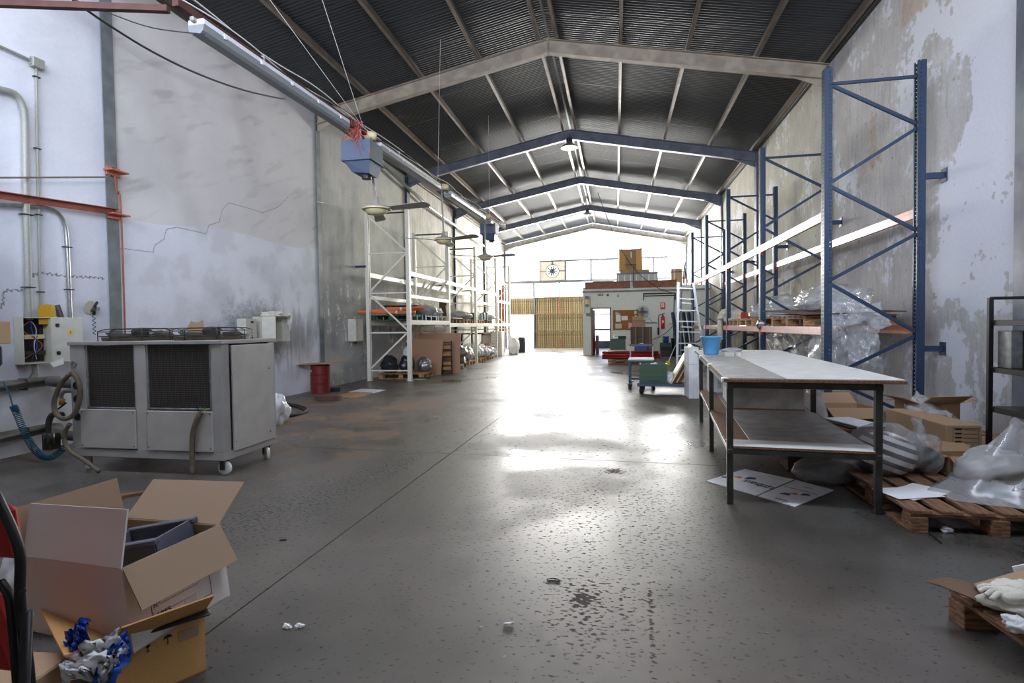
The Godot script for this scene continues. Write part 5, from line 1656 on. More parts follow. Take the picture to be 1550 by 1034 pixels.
func caster(parent: Node3D, at: Vector3, turn: float, tyre: Material) -> void:
	var st := begin()
	var b := Basis(Vector3.UP, turn)
	bx(st, at + Vector3(0, 0.145, 0), Vector3(0.10, 0.008, 0.10), b)
	for s in [-1.0, 1.0]: bx(st, at + b * Vector3(0.028 * s, 0.10, 0.015), Vector3(0.004, 0.10, 0.05), b)
	var o := obj("caster_fork", st, M.dark_steel, parent)
	lathe_part(o, "wheel", tyre, [Vector2(0, -0.018), Vector2(0.03, -0.018), Vector2(0.045, -0.014), Vector2(0.062, -0.018), Vector2(0.066, 0.0), Vector2(0.062, 0.018), Vector2(0.045, 0.014), Vector2(0.03, 0.018), Vector2(0, 0.018)], 24, Transform3D(b * Basis(Vector3(0, 0, 1), PI / 2), at + b * Vector3(0, 0.066, 0.02)), true)

func build_chiller() -> void:
	var x0 := -5.19
	var x1 := -3.53
	var zf := -4.40
	var zb := -5.19
	var w := x1 - x0
	var dp := zf - zb
	var t := thing("chiller_unit", "large grey wheeled chiller with two dark coil grilles and fan guards", "chiller", Vector3((x0 + x1) / 2, 0, (zf + zb) / 2))
	var hx := w / 2
	var hz := dp / 2
	var y0 := 0.15
	var y1 := 1.255
	# frame
	bpart(t, "base_frame", M.machine_frame, Vector3(w, 0.075, dp), Vector3(0, y0 + 0.035, 0), 0.005)
	bpart(t, "top_cover", M.machine_frame, Vector3(w + 0.03, 0.035, dp + 0.03), Vector3(0, y1 - 0.0175, 0), 0.005)
	bpart(t, "inner_body", M.machine_frame, Vector3(w - 0.10, y1 - y0 - 0.10, dp - 0.12), Vector3(0, (y0 + y1) / 2, 0), 0.0)
	for sx in [-1.0, 1.0]:
		for sz in [-1.0, 1.0]:
			var pw := 0.17 if sx < 0 else 0.115
			bpart(t, "corner_post", M.machine_frame, Vector3(pw, y1 - y0 - 0.10, 0.10), Vector3(sx * (hx - pw / 2), (y0 + y1) / 2 + 0.02, sz * (hz - 0.05)), 0.005)
	bpart(t, "centre_post", M.machine_grey, Vector3(0.115, y1 - y0 - 0.10, 0.04), Vector3(-0.04, (y0 + y1) / 2 + 0.02, hz - 0.02), 0.004)
	# two coils: dark core with fine wires proud of it
	for c in [[-hx + 0.17, -0.10], [0.018, hx - 0.12]]:
		var cw: float = c[1] - c[0]
		var cx: float = (c[0] + c[1]) / 2
		var yb := 0.612
		var yt := 1.215
		var o := bpart(t, "coil", M.coil_fins, Vector3(cw, yt - yb, 0.03), Vector3(cx, (yb + yt) / 2, hz - 0.045), 0.0)
		var wires := begin()
		var n := int(cw / 0.016)
		for i in n: bx(wires, Vector3(-cw / 2 + cw * (i + 0.5) / n, 0, 0.018), Vector3(0.004, yt - yb, 0.006))
		var m2 := int((yt - yb) / 0.02)
		for i in m2: bx(wires, Vector3(0, -(yt - yb) / 2 + (yt - yb) * (i + 0.5) / m2, 0.022), Vector3(cw, 0.004, 0.004))
		var wo := obj("grille_wire", wires, M.fins_light, o)
		wo.set_meta("kind", "stuff")
		for e in [c[0] + 0.01, c[1] - 0.01]: bpart(t, "coil_frame", M.galvanised, Vector3(0.02, yt - yb, 0.04), Vector3(e, (yb + yt) / 2, hz - 0.03), 0.002)
		bpart(t, "coil_frame", M.galvanised, Vector3(cw, 0.015, 0.04), Vector3(cx, yb + 0.007, hz - 0.03), 0.002)
	# lower panels and the end panel standing off a little
	bpart(t, "lower_panel", M.machine_grey, Vector3(0.62, 0.375, 0.022), Vector3(-0.41, 0.42, hz + 0.002), 0.006)
	bpart(t, "lower_panel", M.machine_grey, Vector3(0.70, 0.375, 0.022), Vector3(0.375, 0.415, hz + 0.002), 0.006)
	bpart(t, "end_panel", M.machine_grey, Vector3(0.02, 0.99, dp - 0.16), Vector3(hx + 0.012, 0.71, -0.03), 0.005, Vector3(0, 0.012, 0.0))
	for p in [[-0.70, 0.58], [-0.12, 0.58], [0.04, 0.58], [0.70, 0.58], [-0.70, 0.26], [0.70, 0.26], [-0.12, 0.26], [0.04, 0.26]]:
		lathe_part(t, "screw", M.dark_steel, [Vector2(0, 0), Vector2(0.007, 0), Vector2(0.005, 0.004), Vector2(0, 0.005)], 8, Transform3D(Basis(Vector3.RIGHT, PI / 2), Vector3(p[0], p[1], hz + 0.013)))
	for p in [[0.26, 0.95], [-0.26, 0.95], [0.26, 0.3], [-0.26, 0.3]]:
		lathe_part(t, "screw", M.dark_steel, [Vector2(0, 0), Vector2(0.008, 0), Vector2(0.006, 0.004), Vector2(0, 0.005)], 8, Transform3D(Basis(Vector3(0, 0, 1), -PI / 2), Vector3(hx + 0.022, p[1], p[0])))
	# gauge and openings in the left post
	lathe_part(t, "gauge", M.galvanised, [Vector2(0.024, 0), Vector2(0.030, 0.0), Vector2(0.030, 0.012), Vector2(0.024, 0.012), Vector2(0.022, 0.004), Vector2(0, 0.004)], 20, Transform3D(Basis(Vector3.RIGHT, PI / 2), Vector3(-hx + 0.05, 1.04, hz)))
	for y in [0.83, 0.70, 0.53]:
		lathe_part(t, "port", M.black_plastic, [Vector2(0, 0.001), Vector2(0.035, 0.001), Vector2(0.037, 0.006), Vector2(0.04, 0.0)], 18, Transform3D(Basis(Vector3.RIGHT, PI / 2), Vector3(-hx + 0.065, y, hz)))
	for sx in [-1.0, 1.0]:
		for sz in [-1.0, 1.0]: caster(t, Vector3(sx * (hx - 0.08), 0.0, sz * (hz - 0.08)), 1.25 + 0.3 * sx * sz, M.white_plastic)
	# fan guards on the top
	for cx in [-0.40, 0.42]:
		var g := Vector3(cx, y1, 0)
		var r0 := 0.36
		for ring in [[r0, 0.045], [r0, 0.09], [0.24, 0.115], [0.12, 0.12]]:
			var pts := []
			for i in 28: pts.append(g + Vector3(cos(TAU * i / 28.0) * ring[0], ring[1], sin(TAU * i / 28.0) * ring[0]))
			tube_part(t, "guard_ring", M.dark_steel, pts, 0.005, 6, true)
		for i in 8:
			var a := TAU * i / 8.0
			var d := Vector3(cos(a), 0, sin(a))
			tube_part(t, "guard_spoke", M.dark_steel, [g + d * r0, g + d * r0 + Vector3.UP * 0.095, g + d * 0.3 + Vector3.UP * 0.115, g + d * 0.05 + Vector3.UP * 0.12], 0.005, 6)
		lathe_part(t, "fan_shroud", M.hose_tan, [Vector2(r0 - 0.03, 0), Vector2(r0 - 0.025, 0.035), Vector2(r0 - 0.035, 0.035), Vector2(r0 - 0.04, 0)], 28, Transform3D(Basis.IDENTITY, g))
		lathe_part(t, "fan_motor", M.dark_steel, [Vector2(0, 0.02), Vector2(0.09, 0.02), Vector2(0.09, 0.10), Vector2(0.06, 0.125), Vector2(0, 0.13)], 16, Transform3D(Basis.IDENTITY, g))
		for i in 4:
			var b := begin()
			var a := TAU * i / 4.0 + 0.4
			bar(b, g + Vector3(cos(a) * 0.08, 0.05, sin(a) * 0.08), g + Vector3(cos(a) * 0.30, 0.06, sin(a) * 0.30), 0.11, 0.006, Vector3(0.3, 1, 0.2))
			obj("fan_blade", b, M.dark_steel, t)
	tube_part(t, "cable", M.black_wire, smooth_path([Vector3(-0.1, y1 + 0.10, 0.2), Vector3(0.03, y1 + 0.07, 0.26), Vector3(0.12, y1 + 0.015, 0.28), Vector3(0.22, y1 + 0.012, 0.3)], 6), 0.006, 6)
	# grey flat hose coming out of the right panel
	tube_part(t, "cable_sleeve", M.hose_tan, smooth_path([Vector3(0.62, 0.60, hz + 0.02), Vector3(0.60, 0.56, hz + 0.035), Vector3(0.545, 0.42, hz + 0.04), Vector3(0.53, 0.25, hz + 0.04), Vector3(0.54, 0.03, hz + 0.06)], 5), 0.022, 8)
	for k in 4: tube_part(t, "wire_end", [M.black_wire, M.hose_teal, M.green_print, M.sticker_yellow][k], smooth_path([Vector3(0.61, 0.58, hz + 0.03), Vector3(0.60 + 0.03 * k, 0.63, hz + 0.03), Vector3(0.56 + 0.05 * k, 0.66 - 0.01 * k, hz + 0.025)], 4), 0.004, 5)
	# rubber loop on the left post and the hose to the floor
	var lp := thing("loop_hose", "brown rubber hose looped between the wall pipe and the chiller", "hose", Vector3.ZERO)
	var pts := []
	for p in [[106, 566], [92, 582], [84, 600], [82, 616], [88, 630], [100, 634], [113, 626], [120, 606], [121, 588], [116, 572], [108, 563]]: pts.append(on_z(p[0], p[1], zf + 0.06))
	tube_part(lp, "hose", M.hose_tan, smooth_path(pts, 5), 0.022, 10)
	var dh := thing("drain_hose", "brown drain hose drooping from the chiller post to the floor", "hose", Vector3.ZERO)
	pts = []
	for p in [[106, 642], [98, 655], [99, 672], [110, 686], [128, 697], [150, 705]]: pts.append(on_z(p[0], p[1], zf + 0.05))
	pts[-1].y = 0.02
	tube_part(dh, "hose", M.hose_tan, smooth_path(pts, 5), 0.02, 10)
	# cardboard scraps lying on the cover
	var yt := y1 + 0.002
	for q in [[-0.62, -0.30, 0.36, 0.10, 0.1, "long brown cardboard strip standing on the chiller's rear left"], [-0.06, -0.33, 0.20, 0.20, -0.2, "torn pale cardboard piece standing behind the first fan guard"], [0.17, -0.34, 0.14, 0.13, 0.7, "small cardboard corner standing between the two fan guards"]]:
		var cb := thing("cardboard_scrap", q[5], "cardboard", Vector3(t.position.x + q[0], yt, t.position.z + q[1]), q[4] * 0.3)
		var s := begin()
		prism(s, [Vector2(-q[2] / 2, 0), Vector2(q[2] / 2, 0), Vector2(q[2] / 2, q[3]), Vector2(q[2] * 0.1, q[3] * 0.86), Vector2(-q[2] * 0.28, q[3] * 0.94), Vector2(-q[2] / 2, q[3] * 0.6)], 0.006, Transform3D(Basis(Vector3(0, 0, 1), q[4] * 0.15), Vector3.ZERO))
		obj("sheet", s, M.cardboard, cb)
	var bp := thing("blue_clip", "small blue and white plastic clip standing on the chiller beside the fan guard", "clip", Vector3(t.position.x - 0.66, yt, t.position.z - 0.18))
	bpart(bp, "body", M.bag_blue, Vector3(0.022, 0.09, 0.02), Vector3(0, 0.045, 0), 0.003)
	bpart(bp, "cap", M.white_plastic, Vector3(0.02, 0.03, 0.018), Vector3(0.0, 0.105, 0), 0.003)

func build_left_wall_services() -> void:
	var xw := XL + 0.01
	# open switch cabinet
	var c := thing("switch_cabinet", "open grey electrical cabinet with yellow warning sign on its door", "cabinet", Vector3(-6.425, 1.0, -5.04))
	var D0 := 0.12
	var st := begin()
	bx(st, Vector3(-0.055, 0.26, 0), Vector3(0.006, 0.52, 0.30))
	for s in [-1.0, 1.0]:
		bx(st, Vector3(0.0, 0.26, 0.15 * s), Vector3(D0, 0.52, 0.008))
		bx(st, Vector3(0.0, 0.26 + 0.256 * s, 0), Vector3(D0, 0.008, 0.30))
	obj("case", st, M.cabinet_grey, c)
	bpart(c, "back_plate", M.black_plastic, Vector3(0.01, 0.48, 0.28), Vector3(-0.045, 0.26, 0), 0.0)
	for y in [0.12, 0.30]: bpart(c, "terminal_row", M.cream if y > 0.2 else M.dark_steel, Vector3(0.04, 0.05, 0.22), Vector3(-0.02, y, -0.02), 0.004)
	for k in 5: tube_part(c, "wire", [M.black_wire, M.white_wire, M.bag_blue, M.black_wire, M.red_wire][k], smooth_path([Vector3(-0.03, 0.05, -0.10 + 0.05 * k), Vector3(0.02, 0.20, 0.04 - 0.03 * k), Vector3(-0.02, 0.38, -0.1 + 0.05 * k), Vector3(0.0, 0.48, 0.02)], 5), 0.005, 5)
	var dn := bpart(c, "door", M.cabinet_grey, Vector3(0.018, 0.52, 0.30), Vector3(0.12, 0.26, -0.285), 0.004, Vector3(0, -0.42, 0.02))
	for y in [-0.15, 0.17]: bpart(dn, "lock", M.black_plastic, Vector3(0.024, 0.04, 0.035), Vector3(0.012, y, 0.09), 0.006)
	var tri := begin()
	prism(tri, [Vector2(-0.032, -0.028), Vector2(0.032, -0.028), Vector2(0, 0.04)], 0.002, Transform3D(Basis(Vector3.UP, PI / 2), Vector3(0.0105, 0.09, -0.03)))
	obj("warning_sign", tri, M.sticker_yellow, dn)
	var bolt := begin()
	prism(bolt, [Vector2(0.004, 0.02), Vector2(-0.010, -0.002), Vector2(0.001, -0.002), Vector2(-0.004, -0.02), Vector2(0.010, 0.003), Vector2(0.0, 0.003)], 0.001, Transform3D(Basis(Vector3.UP, PI / 2), Vector3(0.0122, 0.085, -0.03)))
	obj("warning_bolt", bolt, M.black_print, dn)
	var fl := begin()
	prism(fl, [Vector2(-0.07, 0), Vector2(0.06, 0.05), Vector2(0.06, -0.02), Vector2(-0.04, -0.05)], 0.002, Transform3D(Basis(Vector3.UP, PI / 2 - 0.3), Vector3(0.12, 0.0, -0.16)))
	obj("torn_label", fl, M.paper_white, c)
	tube_part(c, "lower_elbow", M.conduit, smooth_path([Vector3(-0.02, 0.0, -0.02), Vector3(-0.02, -0.12, -0.02), Vector3(-0.04, -0.19, 0.05), Vector3(-0.05, -0.20, 0.25)], 5), 0.03, 10)
	# conduits
	var pipes := [["steel_conduit", "thick grey conduit bending down to the open cabinet", [[-170, 112], [-20, 130], [0, 135], [22, 142], [34, 160], [38, 190], [39, 300], [42, 400], [44, 484]], 0.034, "conduit", [200, 330, 440]],
		["steel_conduit", "thin grey conduit dropping from the junction box to the cabinet", [[55, 100], [56, 200], [58, 300], [60, 400], [63, 484]], 0.014, "conduit", [130, 230, 330, 440]],
		["steel_conduit", "bright bent conduit running down behind the chiller", [[-170, 302], [-20, 309], [40, 312], [72, 315], [90, 325], [99, 345], [102, 380], [105, 450], [108, 512]], 0.024, "galvanised", [345, 372, 440, 505]],
		["steel_conduit", "thin conduit entering the junction box from the side", [[-170, -10], [-20, 62], [0, 70], [24, 81], [47, 92]], 0.016, "conduit", []]]
	for p in pipes:
		var t := thing(p[0], p[1], "conduit", Vector3.ZERO)
		var pts := []
		for q in p[2]: pts.append(on_x(q[0], q[1], xw + p[3] + 0.015))
		tube_part(t, "pipe", M[p[4]], smooth_path(pts, 4), p[3], 12)
		for y in p[5]:
			# straps at given rows
			var best: Vector3 = pts[0]
			var bd := 1e9
			for i in pts.size() - 1:
				for k in 12:
					var v: Vector3 = (pts[i] as Vector3).lerp(pts[i + 1], k / 12.0)
					var e := absf(v.y - on_x(80, y, xw).y)
					if e < bd:
						bd = e; best = v
			bpart(t, "strap", M.dark_steel, Vector3(p[3] * 2 + 0.012, 0.012, p[3] * 2 + 0.04), best, 0.002)
	var jb := thing("junction_box", "small grey junction box high on the left wall", "box", on_x(56, 96, xw + 0.04))
	bpart(jb, "body", M.conduit, Vector3(0.07, 0.11, 0.13), Vector3.ZERO, 0.006)
	for k in 3: lathe_part(jb, "gland", M.conduit, [Vector2(0, 0), Vector2(0.012, 0), Vector2(0.012, 0.012), Vector2(0, 0.012)], 10, Transform3D(Basis(Vector3.RIGHT, PI / 2), Vector3(0.0, -0.03 + 0.03 * k, 0.065)))
	# water mains
	for q in [[0.79, "upper insulated grey water pipe running along the left wall"], [0.25, "lower insulated grey water pipe running along the left wall"]]:
		var wp := thing("water_pipe", q[1], "pipe", Vector3.ZERO)
		tube_part(wp, "pipe", M.pipe_grey, [Vector3(-6.40, q[0] - 0.02, -3.0), Vector3(-6.40, q[0], -5.2)], 0.055, 14)
		tube_part(wp, "branch", M.pipe_grey, smooth_path([Vector3(-6.40, q[0], -5.2), Vector3(-6.2, q[0] + 0.02, -5.1), Vector3(-5.9, q[0] + 0.03, -4.8), Vector3(-5.25, q[0] + 0.02, -4.62)], 6), 0.05, 12)
		for z in [-4.0, -4.9]: bpart(wp, "pipe_clip", M.dark_steel, Vector3(0.13, 0.13, 0.02), Vector3(-6.41, q[0] - 0.01, z), 0.01)
	var va := thing("pipe_valve", "corroded elbow and valve joining the pipes to the chiller", "valve", Vector3.ZERO)
	tube_part(va, "elbow", M.dark_steel, smooth_path([on_z(74, 665, -4.45), on_z(74, 640, -4.45), on_z(80, 628, -4.45), on_z(95, 628, -4.45)], 5), 0.028, 12)
	tube_part(va, "union", M.dark_steel, [on_z(74, 655, -4.45), on_z(74, 672, -4.45)], 0.045, 12)
	tube_part(va, "elbow", M.galvanised, smooth_path([on_z(93, 606, -4.42), on_z(93, 597, -4.42), on_z(98, 592, -4.42), on_z(108, 592, -4.40)], 5), 0.022, 12)
	tube_part(va, "valve_body", M.sticker_brass, [on_z(94, 604, -4.42), on_z(94, 613, -4.42)], 0.026, 10)
	tube_part(va, "lever", M.black_wire, [on_z(87, 620, -4.40), on_z(100, 610, -4.40)], 0.008, 6)
	bpart(va, "flange", M.dark_steel, Vector3(0.10, 0.16, 0.12), on_z(78, 668, -4.5), 0.01)
	# coiled blue air hose
	var ch := thing("coil_hose", "teal coiled air hose drooping in front of the wall pipes", "hose", Vector3.ZERO)
	var path := []
	for p in [[5, 578], [14, 596], [19, 612], [24, 622], [32, 642], [42, 664], [54, 682], [68, 692], [82, 690], [97, 678]]: path.append(on_z(p[0], p[1], -4.62))
	path = smooth_path(path, 8)
	var coil := []
	var n := path.size()
	for i in range(18, n):
		var tdir: Vector3 = (path[mini(i + 1, n - 1)] - path[i - 1]).normalized()
		var u := tdir.cross(Vector3(0, 0, 1)).normalized()
		var v := tdir.cross(u)
		for k in 10:
			var a := TAU * k / 10.0
			var f := (i + k / 10.0)
			var base: Vector3 = path[i].lerp(path[mini(i + 1, n - 1)], k / 10.0)
			coil.append(base + (u * cos(a) + v * sin(a)) * 0.031)
	tube_part(ch, "straight_end", M.hose_teal, path.slice(0, 19), 0.007, 8)
	tube_part(ch, "coil", M.hose_teal, coil, 0.0048, 5)
	# air gun hanging on the wall
	var ag := thing("air_gun", "small air gun hanging on the wall by a teal coiled line", "tool", on_x(142, 468, xw + 0.03))
	tube_part(ag, "barrel", M.dark_steel, [Vector3(0, 0.09, -0.05), Vector3(0.02, -0.03, 0.05)], 0.016, 8)
	tube_part(ag, "handle", M.black_steel, [Vector3(0.02, 0.04, 0.0), Vector3(0.03, -0.07, 0.03)], 0.018, 8)
	bpart(ag, "trigger", M.galvanised, Vector3(0.02, 0.05, 0.04), Vector3(0.03, 0.0, -0.03), 0.004)
	var agl := []
	for i in 40: agl.append(Vector3(0.03 + 0.0 * i, -0.08 - 0.0062 * i, 0.03 + 0.02 * sin(i * 0.75)))
	tube_part(ag, "line", M.hose_teal, agl, 0.005, 6)
	lathe_part(ag, "wall_patch", M.ceramic_tan, [Vector2(0.09, 0), Vector2(0.085, 0.006), Vector2(0, 0.008)], 14, Transform3D(Basis(Vector3(0, 0, 1), -PI / 2), Vector3(-0.03, 0.02, 0.02)))
	# yellow sheet and dark tube leaning behind the cabinet
	var ys := thing("amber_sheet", "curved amber plastic sheet tucked behind the open cabinet", "sheet", Vector3(-6.44, 1.44, -5.18))
	var yb := begin(true)
	var rows := []
	for j in 2:
		var row := []
		for i in 9:
			var a := -0.6 + 1.2 * i / 8.0
			row.append(Vector3(0.05 * cos(a), 0.20 * j + 0.03 * cos(a * 2.0) * j, 0.16 * a))
		rows.append(row)
	grid_sheet(yb, rows, 0.003)
	obj("sheet", yb, M.amber, ys)
	var dt := thing("dark_tube", "dark brown tube leaning on the wall behind the cabinet door", "tube", on_x(108, 516, xw + 0.08))
	tube_part(dt, "tube", M.dark_tube, [Vector3(0, -0.1, -0.02), on_x(86, 462, xw + 0.04) - dt.position], 0.028, 10)
	# red oxide brace on the first column
	var br := thing("steel_brace", "red oxide steel bar clamped to the first left column", "bar", Vector3.ZERO)
	var b1 := Vector3(XL + 0.10, 2.90, -6.10)
	var b0 := on_x(0, 296, XL + 0.10)
	b0 = b0 + (b0 - b1) * 1.2
	bar_part(br, "angle_bar", M.oxide_red, b0, b1, 0.012, 0.075)
	bar_part(br, "angle_flange", M.oxide_red, b0 + Vector3(0.03, 0.035, 0), b1 + Vector3(0.03, 0.035, 0), 0.06, 0.008)
	for y in [3.43, 2.87]:
		bpart(br, "clamp_plate", M.clamp_orange, Vector3(0.02, 0.11, 0.20), Vector3(XL + 0.06, y, -6.12), 0.004)
		bpart(br, "clamp_plate", M.clamp_orange, Vector3(0.14, 0.02, 0.26), Vector3(XL + 0.11, y, -6.12), 0.004)
		lathe_part(br, "nut", M.oxide_dark, [Vector2(0, 0), Vector2(0.02, 0), Vector2(0.02, 0.02), Vector2(0, 0.02)], 6, Transform3D(Basis.IDENTITY, Vector3(XL + 0.14, y + 0.01, -6.05)))
	tube_part(br, "hanger_rod", M.oxide_red, smooth_path([Vector3(XL + 0.10, 3.42, -6.10), Vector3(XL + 0.11, 3.15, -6.12), Vector3(XL + 0.12, 2.88, -6.16), Vector3(XL + 0.10, 0.0, -6.17)], 4), 0.011, 6)
	var rd := thing("thin_rod", "thin brown rod running level along the left wall to the clamp", "rod", Vector3.ZERO)
	tube_part(rd, "rod", M.hose_tan, [on_x(-170, 267, XL + 0.12), on_x(0, 269, XL + 0.12), Vector3(XL + 0.12, 3.32, -5.98), Vector3(XL + 0.11, 3.42, -6.06)], 0.011, 6)
	# inverter and open control box on the wall beyond the chiller
	var inv := thing("inverter", "pale inverter with a small dark display on the left wall", "inverter", Vector3(XL + 0.10, 1.20, -8.62))
	bpart(inv, "body", M.cabinet_grey, Vector3(0.18, 0.34, 0.30), Vector3(0, 0.17, 0), 0.008)
	bpart(inv, "display", M.black_plastic, Vector3(0.004, 0.035, 0.07), Vector3(0.091, 0.28, -0.02), 0.0)
	for k in 4: bpart(inv, "vent", M.slate_steel, Vector3(0.16, 0.004, 0.302), Vector3(0.0, 0.06 + 0.025 * k, 0), 0.0)
	var oc := thing("control_box", "open control box topped with torn plastic on the left wall", "cabinet", Vector3(XL + 0.14, 1.12, -9.15))
	var os := begin()
	bx(os, Vector3(-0.125, 0.23, 0), Vector3(0.006, 0.46, 0.50))
	for s in [-1.0, 1.0]:
		bx(os, Vector3(0, 0.23, 0.25 * s), Vector3(0.26, 0.46, 0.008))
		bx(os, Vector3(0, 0.23 + 0.228 * s, 0), Vector3(0.26, 0.006, 0.5))
	obj("case", os, M.cabinet_grey, oc)
	bpart(oc, "back_plate", M.black_plastic, Vector3(0.01, 0.44, 0.48), Vector3(-0.115, 0.23, 0), 0.0)
	bpart(oc, "relay_row", M.white_plastic, Vector3(0.06, 0.05, 0.3), Vector3(-0.07, 0.22, 0.0), 0.004)
	bpart(oc, "relay_row", M.navy_machine, Vector3(0.06, 0.14, 0.3), Vector3(-0.07, 0.09, 0.0), 0.004)
	bpart(oc, "door", M.cabinet_grey, Vector3(0.24, 0.46, 0.012), Vector3(0.22, 0.23, 0.285), 0.003, Vector3(0, 0.25, 0))
	bpart(oc, "door", M.cabinet_grey, Vector3(0.012, 0.46, 0.18), Vector3(0.16, 0.23, -0.32), 0.003, Vector3(0, -0.35, 0))
	var tp := begin(true)
	blob(tp, Vector3(0.14, 0.50, -0.02), Vector3(0.17, 0.05, 0.30), 19, 0.45, 30, 12, 3.5)
	obj("torn_film", tp, M.cloth_cream, oc)
	var tq := begin(true)
	blob(tq, Vector3(0.22, 0.38, -0.34), Vector3(0.03, 0.14, 0.05), 29, 0.4, 14, 10, 3.0)
	obj("torn_film", tq, M.bag_white, oc)
	# closed box near the rack
	var cb := thing("wall_cabinet", "closed cream electrical box with yellow sticker beside the cream rack", "cabinet", Vector3(XL + 0.10, 1.02, -12.72))
	bpart(cb, "body", M.cabinet_grey, Vector3(0.2, 0.55, 0.42), Vector3(0, 0.275, 0), 0.006)
	bpart(cb, "door", M.cabinet_grey, Vector3(0.012, 0.52, 0.39), Vector3(0.105, 0.275, 0), 0.003)
	for y in [0.10, 0.42]: bpart(cb, "lock", M.black_plastic, Vector3(0.012, 0.02, 0.02), Vector3(0.115, y, 0.15), 0.003)
	var t2 := begin()
	prism(t2, [Vector2(-0.04, -0.03), Vector2(0.04, -0.03), Vector2(0, 0.045)], 0.002, Transform3D(Basis(Vector3.UP, PI / 2), Vector3(0.113, 0.28, -0.04)))
	obj("warning_sign", t2, M.sticker_yellow, cb)
	lathe_part(cb, "cable_gland", M.black_plastic, [Vector2(0, 0), Vector2(0.035, 0), Vector2(0.03, -0.06), Vector2(0, -0.06)], 12, Transform3D(Basis.IDENTITY, Vector3(0.02, 0, 0.05)))
	# machine at the frame's left edge, and a carton on it
	var mc := thing("drilling_machine", "dark navy machine column with handles at the left wall", "machine", Vector3(-5.92, 0, -4.15))
	bpart(mc, "column", M.navy_machine, Vector3(0.20, 0.62, 0.20), Vector3(-0.02, 0.72, 0), 0.02)
	bpart(mc, "foot", M.navy_machine, Vector3(0.14, 0.12, 0.14), Vector3(0.02, 0.40, 0), 0.01)
	lathe_part(mc, "stand", M.navy_machine, [Vector2(0, 0), Vector2(0.16, 0), Vector2(0.16, 0.03), Vector2(0.05, 0.06), Vector2(0.05, 0.40), Vector2(0, 0.40)], 16, Transform3D(Basis.IDENTITY, Vector3(-0.16, 0, 0.06)))
	bpart(mc, "head", M.navy_machine, Vector3(0.24, 0.22, 0.26), Vector3(0.0, 1.13, 0), 0.03)
	tube_part(mc, "lever", M.black_steel, [Vector3(0.10, 1.16, 0.08), Vector3(0.24, 1.20, 0.10)], 0.014, 8)
	tube_part(mc, "knob", M.extinguisher_red, [Vector3(0.23, 1.19, 0.10), Vector3(0.25, 1.25, 0.10)], 0.014, 8)
	tube_part(mc, "lever", M.galvanised, [Vector3(0.14, 1.12, 0.1), Vector3(0.21, 1.04, 0.12)], 0.017, 8)
	for k in 5: lathe_part(mc, "bolt", M.black_steel, [Vector2(0, 0), Vector2(0.016, 0), Vector2(0.016, 0.03), Vector2(0, 0.03)], 8, Transform3D(Basis(Vector3(0, 0, 1), -PI / 2), Vector3(0.08, 0.46 + 0.13 * k, 0.03)))
	shut_carton("closed_carton", "tilted brown cardboard box perched on the navy machine", Vector3(-5.93, 1.243, -4.2), 0.35, Vector3(0.26, 0.22, 0.30), M.cardboard, M.clear_tape)

